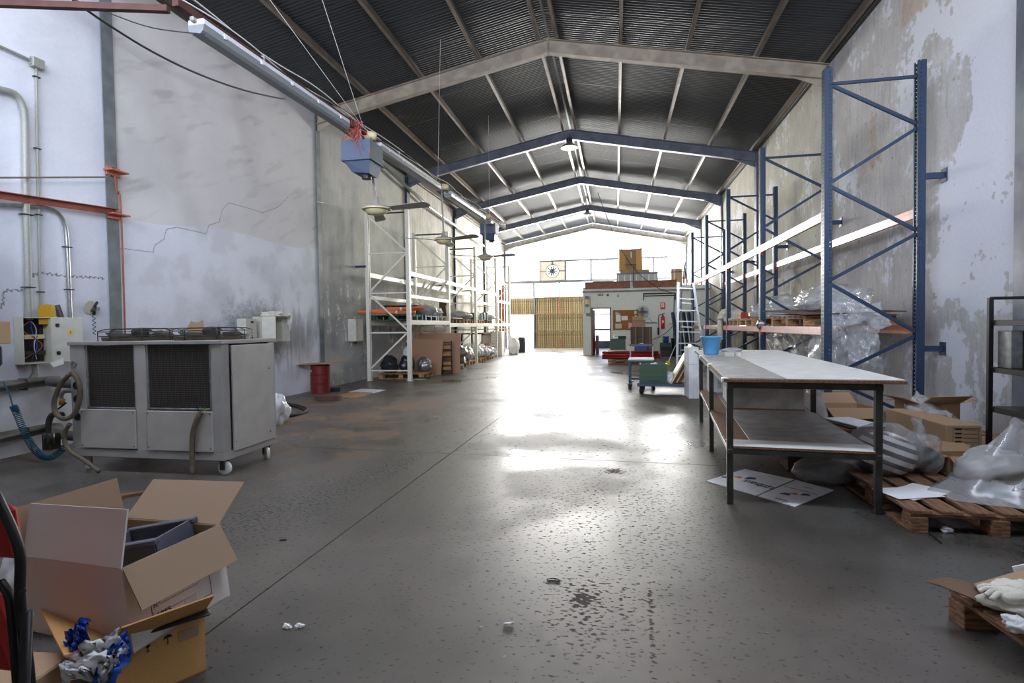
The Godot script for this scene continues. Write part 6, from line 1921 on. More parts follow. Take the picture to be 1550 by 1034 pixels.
# ---------------------------------------------------------------- hung from the roof
func build_overhead() -> void:
	var rx := -3.22
	# the rail that carries lamps and fans
	var rail := thing("lighting_rail", "red brown steel rail hung along the hall above the lamps", "rail", Vector3.ZERO)
	var p0 := Vector3(-3.50, 4.02, -3.95)
	var p1 := Vector3(-3.10, 4.10, -15.4)
	bar_part(rail, "channel", M.oxide_dark, p0, p1, 0.06, 0.06)
	var cross_a := on_z(255, 14, -3.95)
	var cross_b := on_z(0, 5, -3.7)
	bar_part(rail, "cross_beam", M.oxide_dark, cross_a, cross_a + (cross_b - cross_a) * ((XL + 0.02 - cross_a.x) / (cross_b.x - cross_a.x)), 0.05, 0.05)
	for z in [-5.0, -8.2, -11.4, -14.4]:
		var t: float = (z - p0.z) / (p1.z - p0.z)
		var c := p0.lerp(p1, t)
		bpart(rail, "hanger", M.galvanised, Vector3(0.08, 0.05, 0.02), c + Vector3(0, 0.03, 0), 0.003)
	# fluorescent fittings
	var spans := [[-4.12, -6.55], [-7.42, -9.9], [-10.45, -13.0], [-13.5, -14.3]]
	var names := ["long grey fluorescent fitting at the near end of the rail", "long fluorescent fitting between the first and second ceiling fans", "fluorescent fitting between the second and third ceiling fans", "short fluorescent fitting just beyond the third ceiling fan"]
	for k in 4:
		var za: float = spans[k][0]
		var zb: float = spans[k][1]
		var ca := p0.lerp(p1, (za - p0.z) / (p1.z - p0.z))
		var cb := p0.lerp(p1, (zb - p0.z) / (p1.z - p0.z))
		var mid := (ca + cb) / 2 + Vector3(0.03, -0.115, 0)
		var L := absf(za - zb)
		var f := thing("fluorescent_fitting", names[k], "lamp", mid, 0.0, "fittings on the rail")
		f.look_at_from_position(mid, mid + (cb - ca), Vector3.UP)
		bpart(f, "housing", M.lamp_housing, Vector3(0.16, 0.06, L), Vector3(0, 0.04, 0), 0.012)
		var d := begin()
		prism(d, [Vector2(-0.085, 0.02), Vector2(0.085, 0.02), Vector2(0.07, -0.03), Vector2(0.045, -0.055), Vector2(-0.045, -0.055), Vector2(-0.07, -0.03)], L - 0.01, Transform3D.IDENTITY)
		obj("diffuser", d, M.diffuser, f)
		var nclip := 5
		for i in nclip:
			for s in [-1.0, 1.0]: bpart(f, "clip", M.white_plastic, Vector3(0.008, 0.035, 0.03), Vector3(0.088 * s, 0.02, -L / 2 + L * (i + 0.5) / nclip), 0.002)
		bpart(f, "gland", M.conduit, Vector3(0.04, 0.04, 0.05), Vector3(0.0, 0.05, L / 2 + 0.02), 0.008)
	# cables lying along the rail
	var cabs := thing("rail_cables", "tangle of white and grey cables running along the rail", "cable", Vector3.ZERO)
	for k in 3:
		var pts := []
		for i in 26:
			var c := p0.lerp(p1, i / 25.0)
			pts.append(c + Vector3(0.03 * sin(i * 1.3 + k), 0.05 + 0.02 * k + 0.03 * absf(sin(i * 0.9 + 2 * k)), 0))
		tube_part(cabs, "cable", [M.white_wire, M.black_wire, M.white_wire][k], smooth_path(pts, 3), 0.007, 5)
	# ceiling fans
	var fz := [-7.2, -10.2, -13.3]
	var mo := [[569.7, 317], [671.8, 363.4], [734.5, 389]]
	var ang := [[-0.05, 2.7, 3.45], [-0.1, 2.3, 3.2], [-0.02, 2.0, 3.3]]
	for k in 3:
		var c := on_z(mo[k][0], mo[k][1], fz[k])
		var rt := p0.lerp(p1, (fz[k] - p0.z) / (p1.z - p0.z))
		var f := thing("ceiling_fan", ["ceiling fan with three blades nearest the wire tangled box", "ceiling fan with three blades below the middle of the rail", "ceiling fan with three blades before the second hung box"][k], "fan", c, 0.0, "ceiling fans under the rail")
		var up := rt.y - c.y
		lathe_part(f, "motor", M.cream, [Vector2(0, -0.085), Vector2(0.075, -0.08), Vector2(0.135, -0.05), Vector2(0.155, -0.012), Vector2(0.16, 0.0)], 28, Transform3D.IDENTITY, true)
		lathe_part(f, "motor_cap", M.blade_grey, [Vector2(0.185, 0.0), Vector2(0.19, 0.012), Vector2(0.15, 0.045), Vector2(0.06, 0.065), Vector2(0.042, 0.09), Vector2(0.026, 0.17), Vector2(0, 0.17)], 28, Transform3D.IDENTITY, true)
		lathe_part(f, "rim", M.cream, [Vector2(0.16, -0.014), Vector2(0.198, -0.006), Vector2(0.198, 0.006), Vector2(0.16, 0.006)], 28)
		tube_part(f, "rod", M.blade_grey, [Vector3(0, 0.1, 0), Vector3(rt.x - c.x, up - 0.02, 0)], 0.019, 10)
		lathe_part(f, "canopy", M.cream, [Vector2(0.012, -0.19), Vector2(0.05, -0.17), Vector2(0.062, -0.12), Vector2(0.055, -0.03), Vector2(0.03, 0.0), Vector2(0, 0.0)], 20, Transform3D(Basis(Vector3(0, 0, 1), PI / 2 - 0.25) , Vector3(rt.x - c.x - 0.04, up + 0.0, 0.0)), true)
		for i in 3:
			var a: float = deg_to_rad(10) + [0.0, TAU / 3, 2 * TAU / 3][i] + [0.0, 0.25, 0.12][k]
			var d := Vector3(cos(a), 0, sin(a))
			var n := Vector3(-sin(a), 0, cos(a))
			var b := begin()
			var tw := Basis(d, -0.24)
			var w0 := 0.06
			var w1 := 0.085
			var hi := []
			for e in [[0.22, -w0], [0.77, -w1], [0.825, -w1 * 0.7], [0.84, 0.0], [0.825, w1 * 0.7], [0.77, w1], [0.22, w0]]: hi.append(d * e[0] + tw * (n * e[1]))
			var lo := []
			for p in hi: lo.append(p + Vector3.DOWN * 0.005)
			face(b, hi, Vector3.UP); face(b, lo, Vector3.DOWN)
			for j in hi.size():
				var j2 := (j + 1) % hi.size()
				face(b, [hi[j], hi[j2], lo[j2], lo[j]], (hi[j] + hi[j2]) / 2 - d * 0.45)
			var o := obj("blade", b, M.blade_grey, f)
			var s := begin()
			bar(s, d * 0.12 + Vector3(0, 0.0, 0), d * 0.24, 0.05, 0.008)
			obj("blade_iron", s, M.cream, o)
	# boxes hung below the rail
	for k in 2:
		var z: float = [-6.88, -14.0][k]
		var c := on_z([549.0, 741.0][k], [242.0, 352.0][k], z)
		var hbx := thing("hung_heater_box", ["blue grey hopper box with tangled red wires below the rail", "second blue grey hopper box beyond the third ceiling fan"][k], "heater", c, 0.0, "hopper boxes under the rail")
		var s := begin()
		# side outline extruded across: square above, hopper below
		prism(s, [Vector2(-0.20, 0.20), Vector2(0.20, 0.20), Vector2(0.20, -0.04), Vector2(-0.20, -0.04)], 0.40, Transform3D(Basis(Vector3.UP, 0.0), Vector3.ZERO))
		obj("case", s, M.heater_box, hbx)
		var u := begin()
		var top4 := [Vector3(-0.19, -0.04, 0.19), Vector3(0.19, -0.04, 0.19), Vector3(0.19, -0.04, -0.19), Vector3(-0.19, -0.04, -0.19)]
		var low4 := [Vector3(-0.09, -0.19, 0.13), Vector3(0.15, -0.22, 0.13), Vector3(0.15, -0.22, -0.13), Vector3(-0.09, -0.19, -0.13)]
		for i in 4:
			var j := (i + 1) % 4
			face(u, [top4[i], top4[j], low4[j], low4[i]], (top4[i] + top4[j]) * Vector3(1, 0, 1) + Vector3.DOWN * 0.1)
		face(u, low4, Vector3.DOWN)
		obj("hopper", u, M.heater_box, hbx)
		bpart(hbx, "lip", M.heater_box, Vector3(0.42, 0.03, 0.42), Vector3(0, -0.045, 0), 0.004)
		lathe_part(hbx, "nozzle", M.black_plastic, [Vector2(0, -0.26), Vector2(0.06, -0.26), Vector2(0.07, -0.20), Vector2(0, -0.20)], 14, Transform3D(Basis.IDENTITY, Vector3(0.05, 0, 0)))
		for e in [-0.15, 0.15]: bpart(hbx, "strap", M.galvanised, Vector3(0.02, 0.16, 0.02), Vector3(0.05, 0.27, e), 0.002)
		var rng := RandomNumberGenerator.new()
		rng.seed = 40 + k
		for i in 9:
			var a := Vector3(rng.randf_range(-0.08, 0.18), 0.20, rng.randf_range(-0.05, 0.20))
			var pts := [a]
			for q in 4: pts.append(a + Vector3(rng.randf_range(-0.14, 0.14), rng.randf_range(-0.05, 0.26), rng.randf_range(-0.02, 0.16)))
			if i < 4: pts.append(Vector3(rng.randf_range(-0.05, 0.2), rng.randf_range(-0.1, 0.1), 0.215))
			tube_part(hbx, "red_wire", M.red_wire, smooth_path(pts, 4), 0.003, 5)
	# wires that carry the rail
	var lines := [[on_z(668, -20, -10.0), on_z(663, 264, -10.0)], [on_z(737, -20, -13.8), on_z(741, 322, -13.8)], [on_z(400, -12, -6.0), on_z(545, 186, -6.8)], [on_z(484, -12, -6.3), on_z(549, 190, -6.8)]]
	for k in 4:
		var w := thing("hanger_wire", ["pale steel wire hanging straight down to the rail at the second fan", "thin steel wire hanging straight down beside the third fan", "slanting steel wire running down to the first hopper box", "steeper steel wire running down to the first hopper box"][k], "wire", Vector3.ZERO)
		var a: Vector3 = lines[k][0]
		var b: Vector3 = lines[k][1]
		var d := a - b
		if d.y > 0: a = b + d * ((roof_y(a.x) - 0.05 - b.y) / d.y)
		tube_part(w, "wire", M.white_wire, [a, b], 0.003, 5)
		if k < 2:
			for s in [-1.0, 1.0]: tube_part(w, "bridle", M.white_wire, [b, b + Vector3(0, -0.16, 0.12 * s)], 0.003, 5)
	# long conduit on the left wall beyond the first bays, sloping against the columns
	var dp := thing("wall_conduit", "long bright steel pipe fixed high along the left wall", "pipe", Vector3.ZERO)
	tube_part(dp, "pipe", M.galvanised, [on_x(576, 246, -6.30), on_x(650, 314, -6.30), on_x(735, 374, -6.30)], 0.05, 10)
	bpart(dp, "bracket", M.oxide_red, Vector3(0.18, 0.03, 0.03), on_x(580, 254, -6.38), 0.003)
	# black cables sagging on the left wall
	var bk := thing("sagging_cable", "black cable sagging from the brown beam along the left wall", "cable", Vector3.ZERO)
	tube_part(bk, "cable", M.black_wire, smooth_path([on_x(110, 0, -6.2), on_x(160, 35, -6.2), on_x(230, 78, -6.2), on_x(300, 112, -6.2), on_x(370, 137, -6.2), on_x(432, 151, -6.2)], 5), 0.014, 6)
	var bk2 := thing("thin_cable", "thin dark cable strung from the brown beam to the near fitting", "cable", Vector3.ZERO)
	tube_part(bk2, "cable", M.black_wire, smooth_path([on_z(100, -6, -3.9), on_z(160, 18, -4.0), on_z(230, 42, -4.05), on_z(310, 52, -4.1)], 5), 0.005, 5)
	# pendant lamps under the ridge
	for k in 2:
		var c := on_z([863.0, 889.0][k], [224.0, 326.0][k], [-16.35, -26.5][k])
		c.x = XC
		var l := thing("pendant_lamp", ["lit bell shaped pendant lamp under the second rafter ridge", "unlit bell shaped pendant lamp under the ridge near the far gable"][k], "lamp", c, 0.0, "pendant lamps under the ridge")
		lathe_part(l, "shade", M.aluminium, [Vector2(0.25, 0.0), Vector2(0.245, 0.015), Vector2(0.17, 0.09), Vector2(0.10, 0.13), Vector2(0.09, 0.16), Vector2(0.085, 0.16), Vector2(0.095, 0.125), Vector2(0.165, 0.08), Vector2(0.24, 0.0)], 28, Transform3D.IDENTITY, true)
		lathe_part(l, "ballast", M.dark_steel, [Vector2(0, 0.15), Vector2(0.09, 0.15), Vector2(0.09, 0.28), Vector2(0.04, 0.31), Vector2(0, 0.31)], 18)
		tube_part(l, "stem", M.dark_steel, [Vector3(0, 0.30, 0), Vector3(0, maxf(YR - 0.28 - c.y, 0.34), 0)], 0.018, 8)
		var bulb := lathe_part(l, "bulb", M.bulb_lit if k == 0 else M.white_plastic, [Vector2(0, -0.02), Vector2(0.06, -0.01), Vector2(0.085, 0.04), Vector2(0.06, 0.10), Vector2(0.03, 0.13), Vector2(0, 0.13)], 18, Transform3D.IDENTITY, true)
		if k == 0:
			var lt := OmniLight3D.new()
			lt.name = "pendant_light"
			lt.light_energy = 6.0
			lt.light_color = Color(0.97, 1.0, 0.82)
			lt.light_size = 0.07
			lt.omni_range = 60.0
			lt.omni_attenuation = 2.0
			lt.shadow_enabled = true
			l.add_child(lt)
			lt.position = Vector3(0, 0.04, 0)

# ---------------------------------------------------------------- office block and what is around it
func build_office() -> void:
	var zo := -24.43
	var xa := -1.44
	var wf := structure("wall_office")
	var t := 0.14
	for r in [[xa, 0.0, -1.06, 2.9], [-0.25, 0.0, XR, 2.9], [-1.06, 2.06, -0.25, 2.9]]:
		bpart(wf, "wall_panel", M.office_white, Vector3(r[2] - r[0], r[3] - r[1], t), Vector3((r[0] + r[2]) / 2, (r[1] + r[3]) / 2, zo - t / 2), 0.0)
	bpart(wf, "wall_panel", M.office_white, Vector3(t, 2.9, 7.3), Vector3(xa + t / 2, 1.45, zo - t - 3.65), 0.0)
	bpart(wf, "roof_slab", M.office_white, Vector3(XR - xa, 0.10, 7.45), Vector3((XR + xa) / 2, 2.95, zo - 3.72), 0.0)
	bpart(wf, "ledge", M.ledge, Vector3(XR - xa + 0.06, 0.07, 0.06), Vector3((XR + xa) / 2, 2.80, zo + 0.03), 0.004)
	bpart(wf, "fascia", M.fascia_brown, Vector3(1.95, 0.27, 0.03), Vector3(-0.36, 3.06, zo + 0.05), 0.004)
	bpart(wf, "fascia", M.fascia_brown, Vector3(1.75, 0.27, 0.03), Vector3(1.66, 3.06, zo + 0.05), 0.004)
	bpart(wf, "fascia_cap", M.dark_steel, Vector3(4.0, 0.03, 0.07), Vector3(0.58, 3.21, zo + 0.05), 0.004)
	# post of a handrail on the platform
	bpart(wf, "rail_post", M.dark_steel, Vector3(0.05, 1.0, 0.05), Vector3(0.755, 3.42, zo + 0.10), 0.004)
	bpart(wf, "handrail", M.dark_steel, Vector3(0.5, 0.035, 0.035), Vector3(0.62, 3.92, zo + 0.10), 0.004)
	bpart(wf, "handrail", M.dark_steel, Vector3(0.62, 0.035, 0.035), Vector3(2.55, 3.55, zo + 0.10), 0.004)
	bpart(wf, "rail_post", M.dark_steel, Vector3(0.04, 0.5, 0.04), Vector3(2.82, 3.3, zo + 0.10), 0.004)
	# door frame, leaf and the glazed door beyond
	var dr := structure("door_1")
	for x in [-1.06, -0.25]: bpart(dr, "jamb", M.door_wood, Vector3(0.06, 2.08, 0.18), Vector3(x, 1.04, zo - 0.06), 0.004)
	bpart(dr, "head", M.door_wood, Vector3(0.87, 0.06, 0.18), Vector3(-0.655, 2.07, zo - 0.06), 0.004)
	bpart(dr, "leaf", M.door_red, Vector3(0.04, 2.0, 0.74), Vector3(-1.00, 1.01, zo - 0.56), 0.004, Vector3(0, -0.10, 0))
	bpart(dr, "side_cupboard", M.door_red, Vector3(0.14, 0.85, 0.3), Vector3(-0.86, 0.43, zo - 1.1), 0.004)
	var w4 := structure("window_4")
	for y in [0.0, 1.07, 1.95, 2.6]: bpart(w4, "transom", M.slate_steel, Vector3(2.2, 0.10 if y == 1.07 else 0.05, 0.06), Vector3(-0.3, y, ZF + 0.1), 0.004)
	for x in [-1.30, 0.8]: bpart(w4, "stile", M.slate_steel, Vector3(0.05, 2.6, 0.06), Vector3(x, 1.3, ZF + 0.1), 0.004)
	bpart(w4, "lower_panel", M.slate_steel, Vector3(2.1, 0.42, 0.03), Vector3(-0.25, 0.21, ZF + 0.1), 0.003)
	pane(w4, -1.28, 0.43, 0.78, 1.03, ZF + 0.1)
	pane(w4, -1.28, 1.12, 0.78, 2.58, ZF + 0.1)
	bpart(wf, "back_panel", M.office_white, Vector3(3.1, 3.0, 0.1), Vector3(2.35, 1.5, ZF + 0.1), 0.0)
	# cork board and papers
	var cb := thing("cork_board", "brown cork notice board in a wooden frame on the office wall", "board", Vector3(0.405, 1.12, zo + 0.012))
	bpart(cb, "panel", M.cork, Vector3(1.07, 0.84, 0.018), Vector3(0, 0.42, 0), 0.002)
	for s in [-1.0, 1.0]:
		bpart(cb, "frame", M.door_wood, Vector3(0.03, 0.86, 0.03), Vector3(0.53 * s, 0.42, 0.004), 0.003)
		bpart(cb, "frame", M.door_wood, Vector3(1.09, 0.03, 0.03), Vector3(0, 0.42 + 0.42 * s, 0.004), 0.003)
	var k := 0
	for p in [[0.09, 1.62, 0.21, 0.30, "paper_white", "white paper pinned under the torn sheet on the cork board"], [0.36, 1.62, 0.27, 0.19, "paper_white", "wide white paper pinned in the middle of the cork board"], [0.10, 1.28, 0.27, 0.21, "cream", "cream paper pinned at the cork board's lower corner"], [0.62, 1.29, 0.20, 0.25, "paper_pink", "pink paper pinned on the cork board"], [0.83, 1.86, 0.10, 0.13, "paper_white", "small white note pinned at the cork board's upper corner"], [0.84, 1.71, 0.09, 0.05, "paper_white", "narrow white label pinned beside the desk fan"], [0.05, 1.82, 0.18, 0.10, "cream", "torn cream sheet pinned above the white papers"]]:
		var pp := thing("pinned_paper", p[5], "paper", Vector3(p[0], p[1], zo + 0.0235), 0.0, "papers on the cork board")
		bpart(pp, "sheet", M[p[4]], Vector3(p[2], p[3], 0.003), Vector3.ZERO, 0.0, Vector3(0, 0, -0.4 if k == 6 else 0.02))
		k += 1
	# fan, signs, extinguisher
	var fn := thing("wall_fan", "round grey caged fan fixed to the office wall beside the cork board", "fan", Vector3(1.11, 1.87, zo + 0.16))
	for i in 5:
		var pts := []
		var r := 0.055 * (i + 1)
		for j in 24: pts.append(Vector3(cos(TAU * j / 24.0) * r, sin(TAU * j / 24.0) * r, 0.05 - 0.10 * pow(i / 4.0, 2.0)))
		tube_part(fn, "cage_ring", M.pipe_grey, pts, 0.005, 5, true)
	for i in 12:
		var a := TAU * i / 12.0
		var d := Vector3(cos(a), sin(a), 0)
		tube_part(fn, "cage_wire", M.pipe_grey, [d * 0.05 + Vector3(0, 0, 0.05), d * 0.17 + Vector3(0, 0, 0.03), d * 0.275 + Vector3(0, 0, -0.05)], 0.005, 5)
	for i in 4:
		var a := TAU * i / 4.0
		bpart(fn, "fan_blade", M.blade_grey, Vector3(0.20, 0.10, 0.006), Vector3(cos(a) * 0.13, sin(a) * 0.13, -0.03), 0.002, Vector3(0.3, 0, a))
	lathe_part(fn, "motor", M.pipe_grey, [Vector2(0, -0.14), Vector2(0.07, -0.13), Vector2(0.07, -0.02), Vector2(0.05, 0.0), Vector2(0, 0.0)], 16, Transform3D(Basis(Vector3.RIGHT, PI / 2), Vector3(0, 0, 0)))
	tube_part(fn, "cord", M.black_wire, smooth_path([Vector3(0.18, -0.16, -0.12), Vector3(0.4, -0.40, -0.15), Vector3(0.62, -0.50, -0.15)], 5), 0.008, 5)
	var sg := thing("extinguisher_sign", "red fire extinguisher sign on the office wall", "sign", Vector3(1.975, 2.12, zo + 0.008))
	bpart(sg, "plate", M.sign_red, Vector3(0.205, 0.29, 0.006), Vector3.ZERO, 0.002)
	bpart(sg, "symbol", M.sign_cream, Vector3(0.12, 0.17, 0.002), Vector3(-0.005, 0.025, 0.004), 0.0)
	bpart(sg, "symbol_bottle", M.sign_red, Vector3(0.03, 0.12, 0.002), Vector3(-0.005, 0.02, 0.0055), 0.0)
	var ex := thing("fire_extinguisher", "red fire extinguisher with black hose hung on the office wall", "extinguisher", Vector3(1.965, 1.14, zo + 0.10))
	lathe_part(ex, "bottle", M.extinguisher_red, [Vector2(0, 0), Vector2(0.07, 0), Vector2(0.08, 0.02), Vector2(0.08, 0.46), Vector2(0.06, 0.53), Vector2(0.03, 0.56), Vector2(0, 0.56)], 20, Transform3D.IDENTITY, true)
	bpart(ex, "label", M.sign_cream, Vector3(0.07, 0.10, 0.004), Vector3(0, 0.30, 0.079), 0.0)
	lathe_part(ex, "valve", M.black_plastic, [Vector2(0, 0.55), Vector2(0.03, 0.55), Vector2(0.03, 0.62), Vector2(0, 0.62)], 10)
	bpart(ex, "handle", M.black_plastic, Vector3(0.12, 0.02, 0.03), Vector3(0.03, 0.65, 0), 0.004, Vector3(0, 0, 0.3))
	tube_part(ex, "hose", M.rubber, smooth_path([Vector3(-0.02, 0.62, 0.02), Vector3(-0.15, 0.58, 0.02), Vector3(-0.19, 0.4, 0.02), Vector3(-0.19, 0.02, 0.02)], 6), 0.014, 8)
	tube_part(ex, "nozzle", M.rubber, [Vector3(-0.19, 0.04, 0.02), Vector3(-0.19, -0.26, 0.02)], 0.04, 10)
	var es := thing("exit_sign", "small green emergency exit plate above the office door", "sign", Vector3(-0.67, 2.66, zo + 0.03))
	bpart(es, "plate", M.sign_green, Vector3(0.24, 0.09, 0.03), Vector3.ZERO, 0.004)
	for i in 3: bpart(es, "mark", M.paper_white, Vector3(0.03, 0.05, 0.002), Vector3(-0.08 + 0.07 * i, 0, 0.016), 0.0)
	var al := thing("alarm_sounder", "round dark alarm sounder high on the office wall", "alarm", Vector3(-0.35, 2.64, zo + 0.03))
	lathe_part(al, "dome", M.slate_steel, [Vector2(0.055, -0.03), Vector2(0.05, 0.02), Vector2(0, 0.03)], 14, Transform3D(Basis(Vector3.RIGHT, PI / 2), Vector3.ZERO))
	lathe_part(al, "grille", M.black_plastic, [Vector2(0.025, 0.031), Vector2(0.02, 0.04), Vector2(0, 0.042)], 12, Transform3D(Basis(Vector3.RIGHT, PI / 2), Vector3.ZERO))
	var dt := thing("small_detector", "tiny grey detector box under the ledge of the office wall", "detector", Vector3(0.09, 2.60, zo + 0.03))
	bpart(dt, "body", M.ledge, Vector3(0.05, 0.12, 0.05), Vector3.ZERO, 0.005)
	bpart(dt, "lens", M.black_plastic, Vector3(0.03, 0.03, 0.004), Vector3(0, -0.03, 0.026), 0.0)
	# lamp with wiring beside the door
	var bl := thing("bulkhead_lamp", "wall lamp with grey conduit frame beside the office door", "lamp", Vector3(-1.25, 2.26, zo + 0.10))
	bpart(bl, "shade", M.sticker_yellow, Vector3(0.10, 0.22, 0.06), Vector3(0.03, 0.08, 0), 0.01)
	lathe_part(bl, "reflector", M.ledge, [Vector2(0, -0.14), Vector2(0.07, -0.12), Vector2(0.09, -0.05), Vector2(0.05, 0.0), Vector2(0, 0.0)], 14)
	bpart(bl, "box", M.ledge, Vector3(0.2, 0.12, 0.06), Vector3(0, 0.30, 0), 0.005)
	bpart(bl, "box", M.ledge, Vector3(0.2, 0.12, 0.06), Vector3(0.05, -0.46, 0), 0.005)
	for x in [-0.10, 0.13]: tube_part(bl, "conduit", M.pipe_grey, [Vector3(x, 0.36, -0.02), Vector3(x, -0.42, -0.02)], 0.010, 6)
	for q in [[-1.27, 1.72, 0.11, 0.17, "black_plastic", "keypad", "small time clock with dark display beside the office door"], [-1.13, 1.70, 0.09, 0.10, "black_print", "rocker", "white light switch beside the office door frame"]]:
		var sw := thing("time_clock" if q[5] == "keypad" else "light_switch", q[6], "switch" if q[5] != "keypad" else "clock", Vector3(q[0], q[1], zo + 0.02))
		bpart(sw, "plate", M.white_plastic, Vector3(q[2], q[3], 0.03), Vector3.ZERO, 0.004)
		bpart(sw, q[5], M[q[4]], Vector3(q[2] * 0.6, q[3] * 0.25, 0.004), Vector3(0, q[3] * 0.2, 0.016), 0.0)
	# wall rail with hanging pipe, cable trunking
	var wr := thing("pipe_rail", "dark steel rail with a drop pipe on the office wall above the sign", "rail", Vector3(1.83, 2.62, zo + 0.08))
	tube_part(wr, "rail", M.dark_steel, [Vector3(-0.66, 0.03, 0.1), Vector3(0.66, 0.03, 0.1)], 0.025, 8)
	tube_part(wr, "rail", M.dark_steel, [Vector3(-0.66, -0.06, -0.04), Vector3(0.66, -0.06, -0.04)], 0.02, 8)
	for x in [-0.66, 0.66]: bpart(wr, "bracket", M.dark_steel, Vector3(0.04, 0.30, 0.05), Vector3(x, -0.10, 0.0), 0.003)
	tube_part(wr, "drop_pipe", M.slate_steel, [Vector3(0.62, -0.1, -0.03), Vector3(0.56, -2.3, -0.03)], 0.02, 8)
	var tk := thing("socket_trunking", "grey socket trunking with trailing leads on the office wall", "socket", Vector3(1.52, 1.40, zo + 0.03))
	bpart(tk, "trunking", M.slate_steel, Vector3(0.5, 0.05, 0.04), Vector3(-0.05, 0, 0), 0.004)
	bpart(tk, "socket", M.cream, Vector3(0.42, 0.08, 0.05), Vector3(0.92, -0.06, 0), 0.004)
	tube_part(tk, "lead", M.black_wire, smooth_path([Vector3(0.9, -0.1, 0.03), Vector3(0.5, -0.5, 0.04), Vector3(0.0, -0.72, 0.04)], 5), 0.012, 5)
	# black cable swagged across from the platform to the rail
	var cw := thing("swag_cable", "thin black cable strung from the roof over the platform to the office wall", "cable", Vector3.ZERO)
	tube_part(cw, "cable", M.black_wire, smooth_path([on_z(905, 292, -24.2), on_z(925, 345, -24.2), on_z(945, 385, -24.2), on_z(965, 412, -24.2), on_z(990, 432, -24.2), on_z(1005, 440, -24.2), on_z(1022, 444, -24.3)], 4), 0.013, 5)
	# goods on the platform
	var y := 3.0
	var tank := thing("plastic_tank", "long white plastic wrapped tank lying on the office platform", "tank", Vector3(0.92, y, -25.3))
	bpart(tank, "body", M.bag_grey, Vector3(1.78, 0.58, 0.9), Vector3(0, 0.29, 0), 0.03)
	for i in 7: bpart(tank, "fold", M.white_plastic, Vector3(0.05, 0.52, 0.92), Vector3(-0.8 + 0.26 * i, 0.27, 0), 0.01)
	bpart(tank, "lid", M.slate_steel, Vector3(1.80, 0.05, 0.92), Vector3(0, 0.605, 0), 0.006)
	shut_carton("closed_carton", "flat brown carton lying on the wrapped tank of the platform", Vector3(0.82, y + 0.632, -25.3), 0.0, Vector3(1.25, 0.12, 0.8), M.cardboard, M.clear_tape)
	var bigc := carton("open_carton", "big brown carton with two open wings standing on the platform stack", Vector3(0.64, y + 0.755, -25.35), 0.05, Vector3(1.0, 0.90, 0.6), M.cardboard, [[0, -20, 0.12], [1, -20, 0.12], [3, 10, 0.12]])
	for s in [-1.0, 1.0]: bpart(bigc, "wing", M.cardboard_yellow, Vector3(0.30, 0.86, 0.01), Vector3(0.36 * s, 0.44, 0.34), 0.002, Vector3(0, 0.3 * s, 0.02 * s))
	bpart(bigc, "torn_film", M.white_plastic, Vector3(0.06, 0.26, 0.02), Vector3(0.02, 0.68, 0.32), 0.01)
	shut_carton("closed_carton", "long orange brown carton lying on the platform edge beside the tank", Vector3(-0.55, y, -25.0), 0.0, Vector3(0.9, 0.28, 0.5), M.cardboard_yellow, M.clear_tape)
	shut_carton("closed_carton", "pale carton at the corner of the office platform", Vector3(-1.15, y, -25.0), 0.0, Vector3(0.28, 0.26, 0.4), M.cardboard_white)
	var pc := shut_carton("closed_carton", "tall pale carton standing at the platform's end near the ladder", Vector3(2.62, y, -25.2), 0.0, Vector3(0.46, 0.76, 0.4), M.cardboard)
	bpart(pc, "tape", M.clear_tape, Vector3(0.06, 0.76, 0.402), Vector3(-0.1, 0.38, 0), 0.0)
	for i in 3:
		var st := thing("leaning_lath", "thin pale lath leaning upright at the end of the platform", "lath", Vector3(2.95 + 0.1 * i, y, -25.2), 0.0, "laths on the platform")
		bar_part(st, "strip", M.grey_board, Vector3(0, 0, 0), Vector3(0.05 - 0.12 * i, 1.05 - 0.12 * i, 0), 0.05, 0.02, Vector3(0, 0, 1))

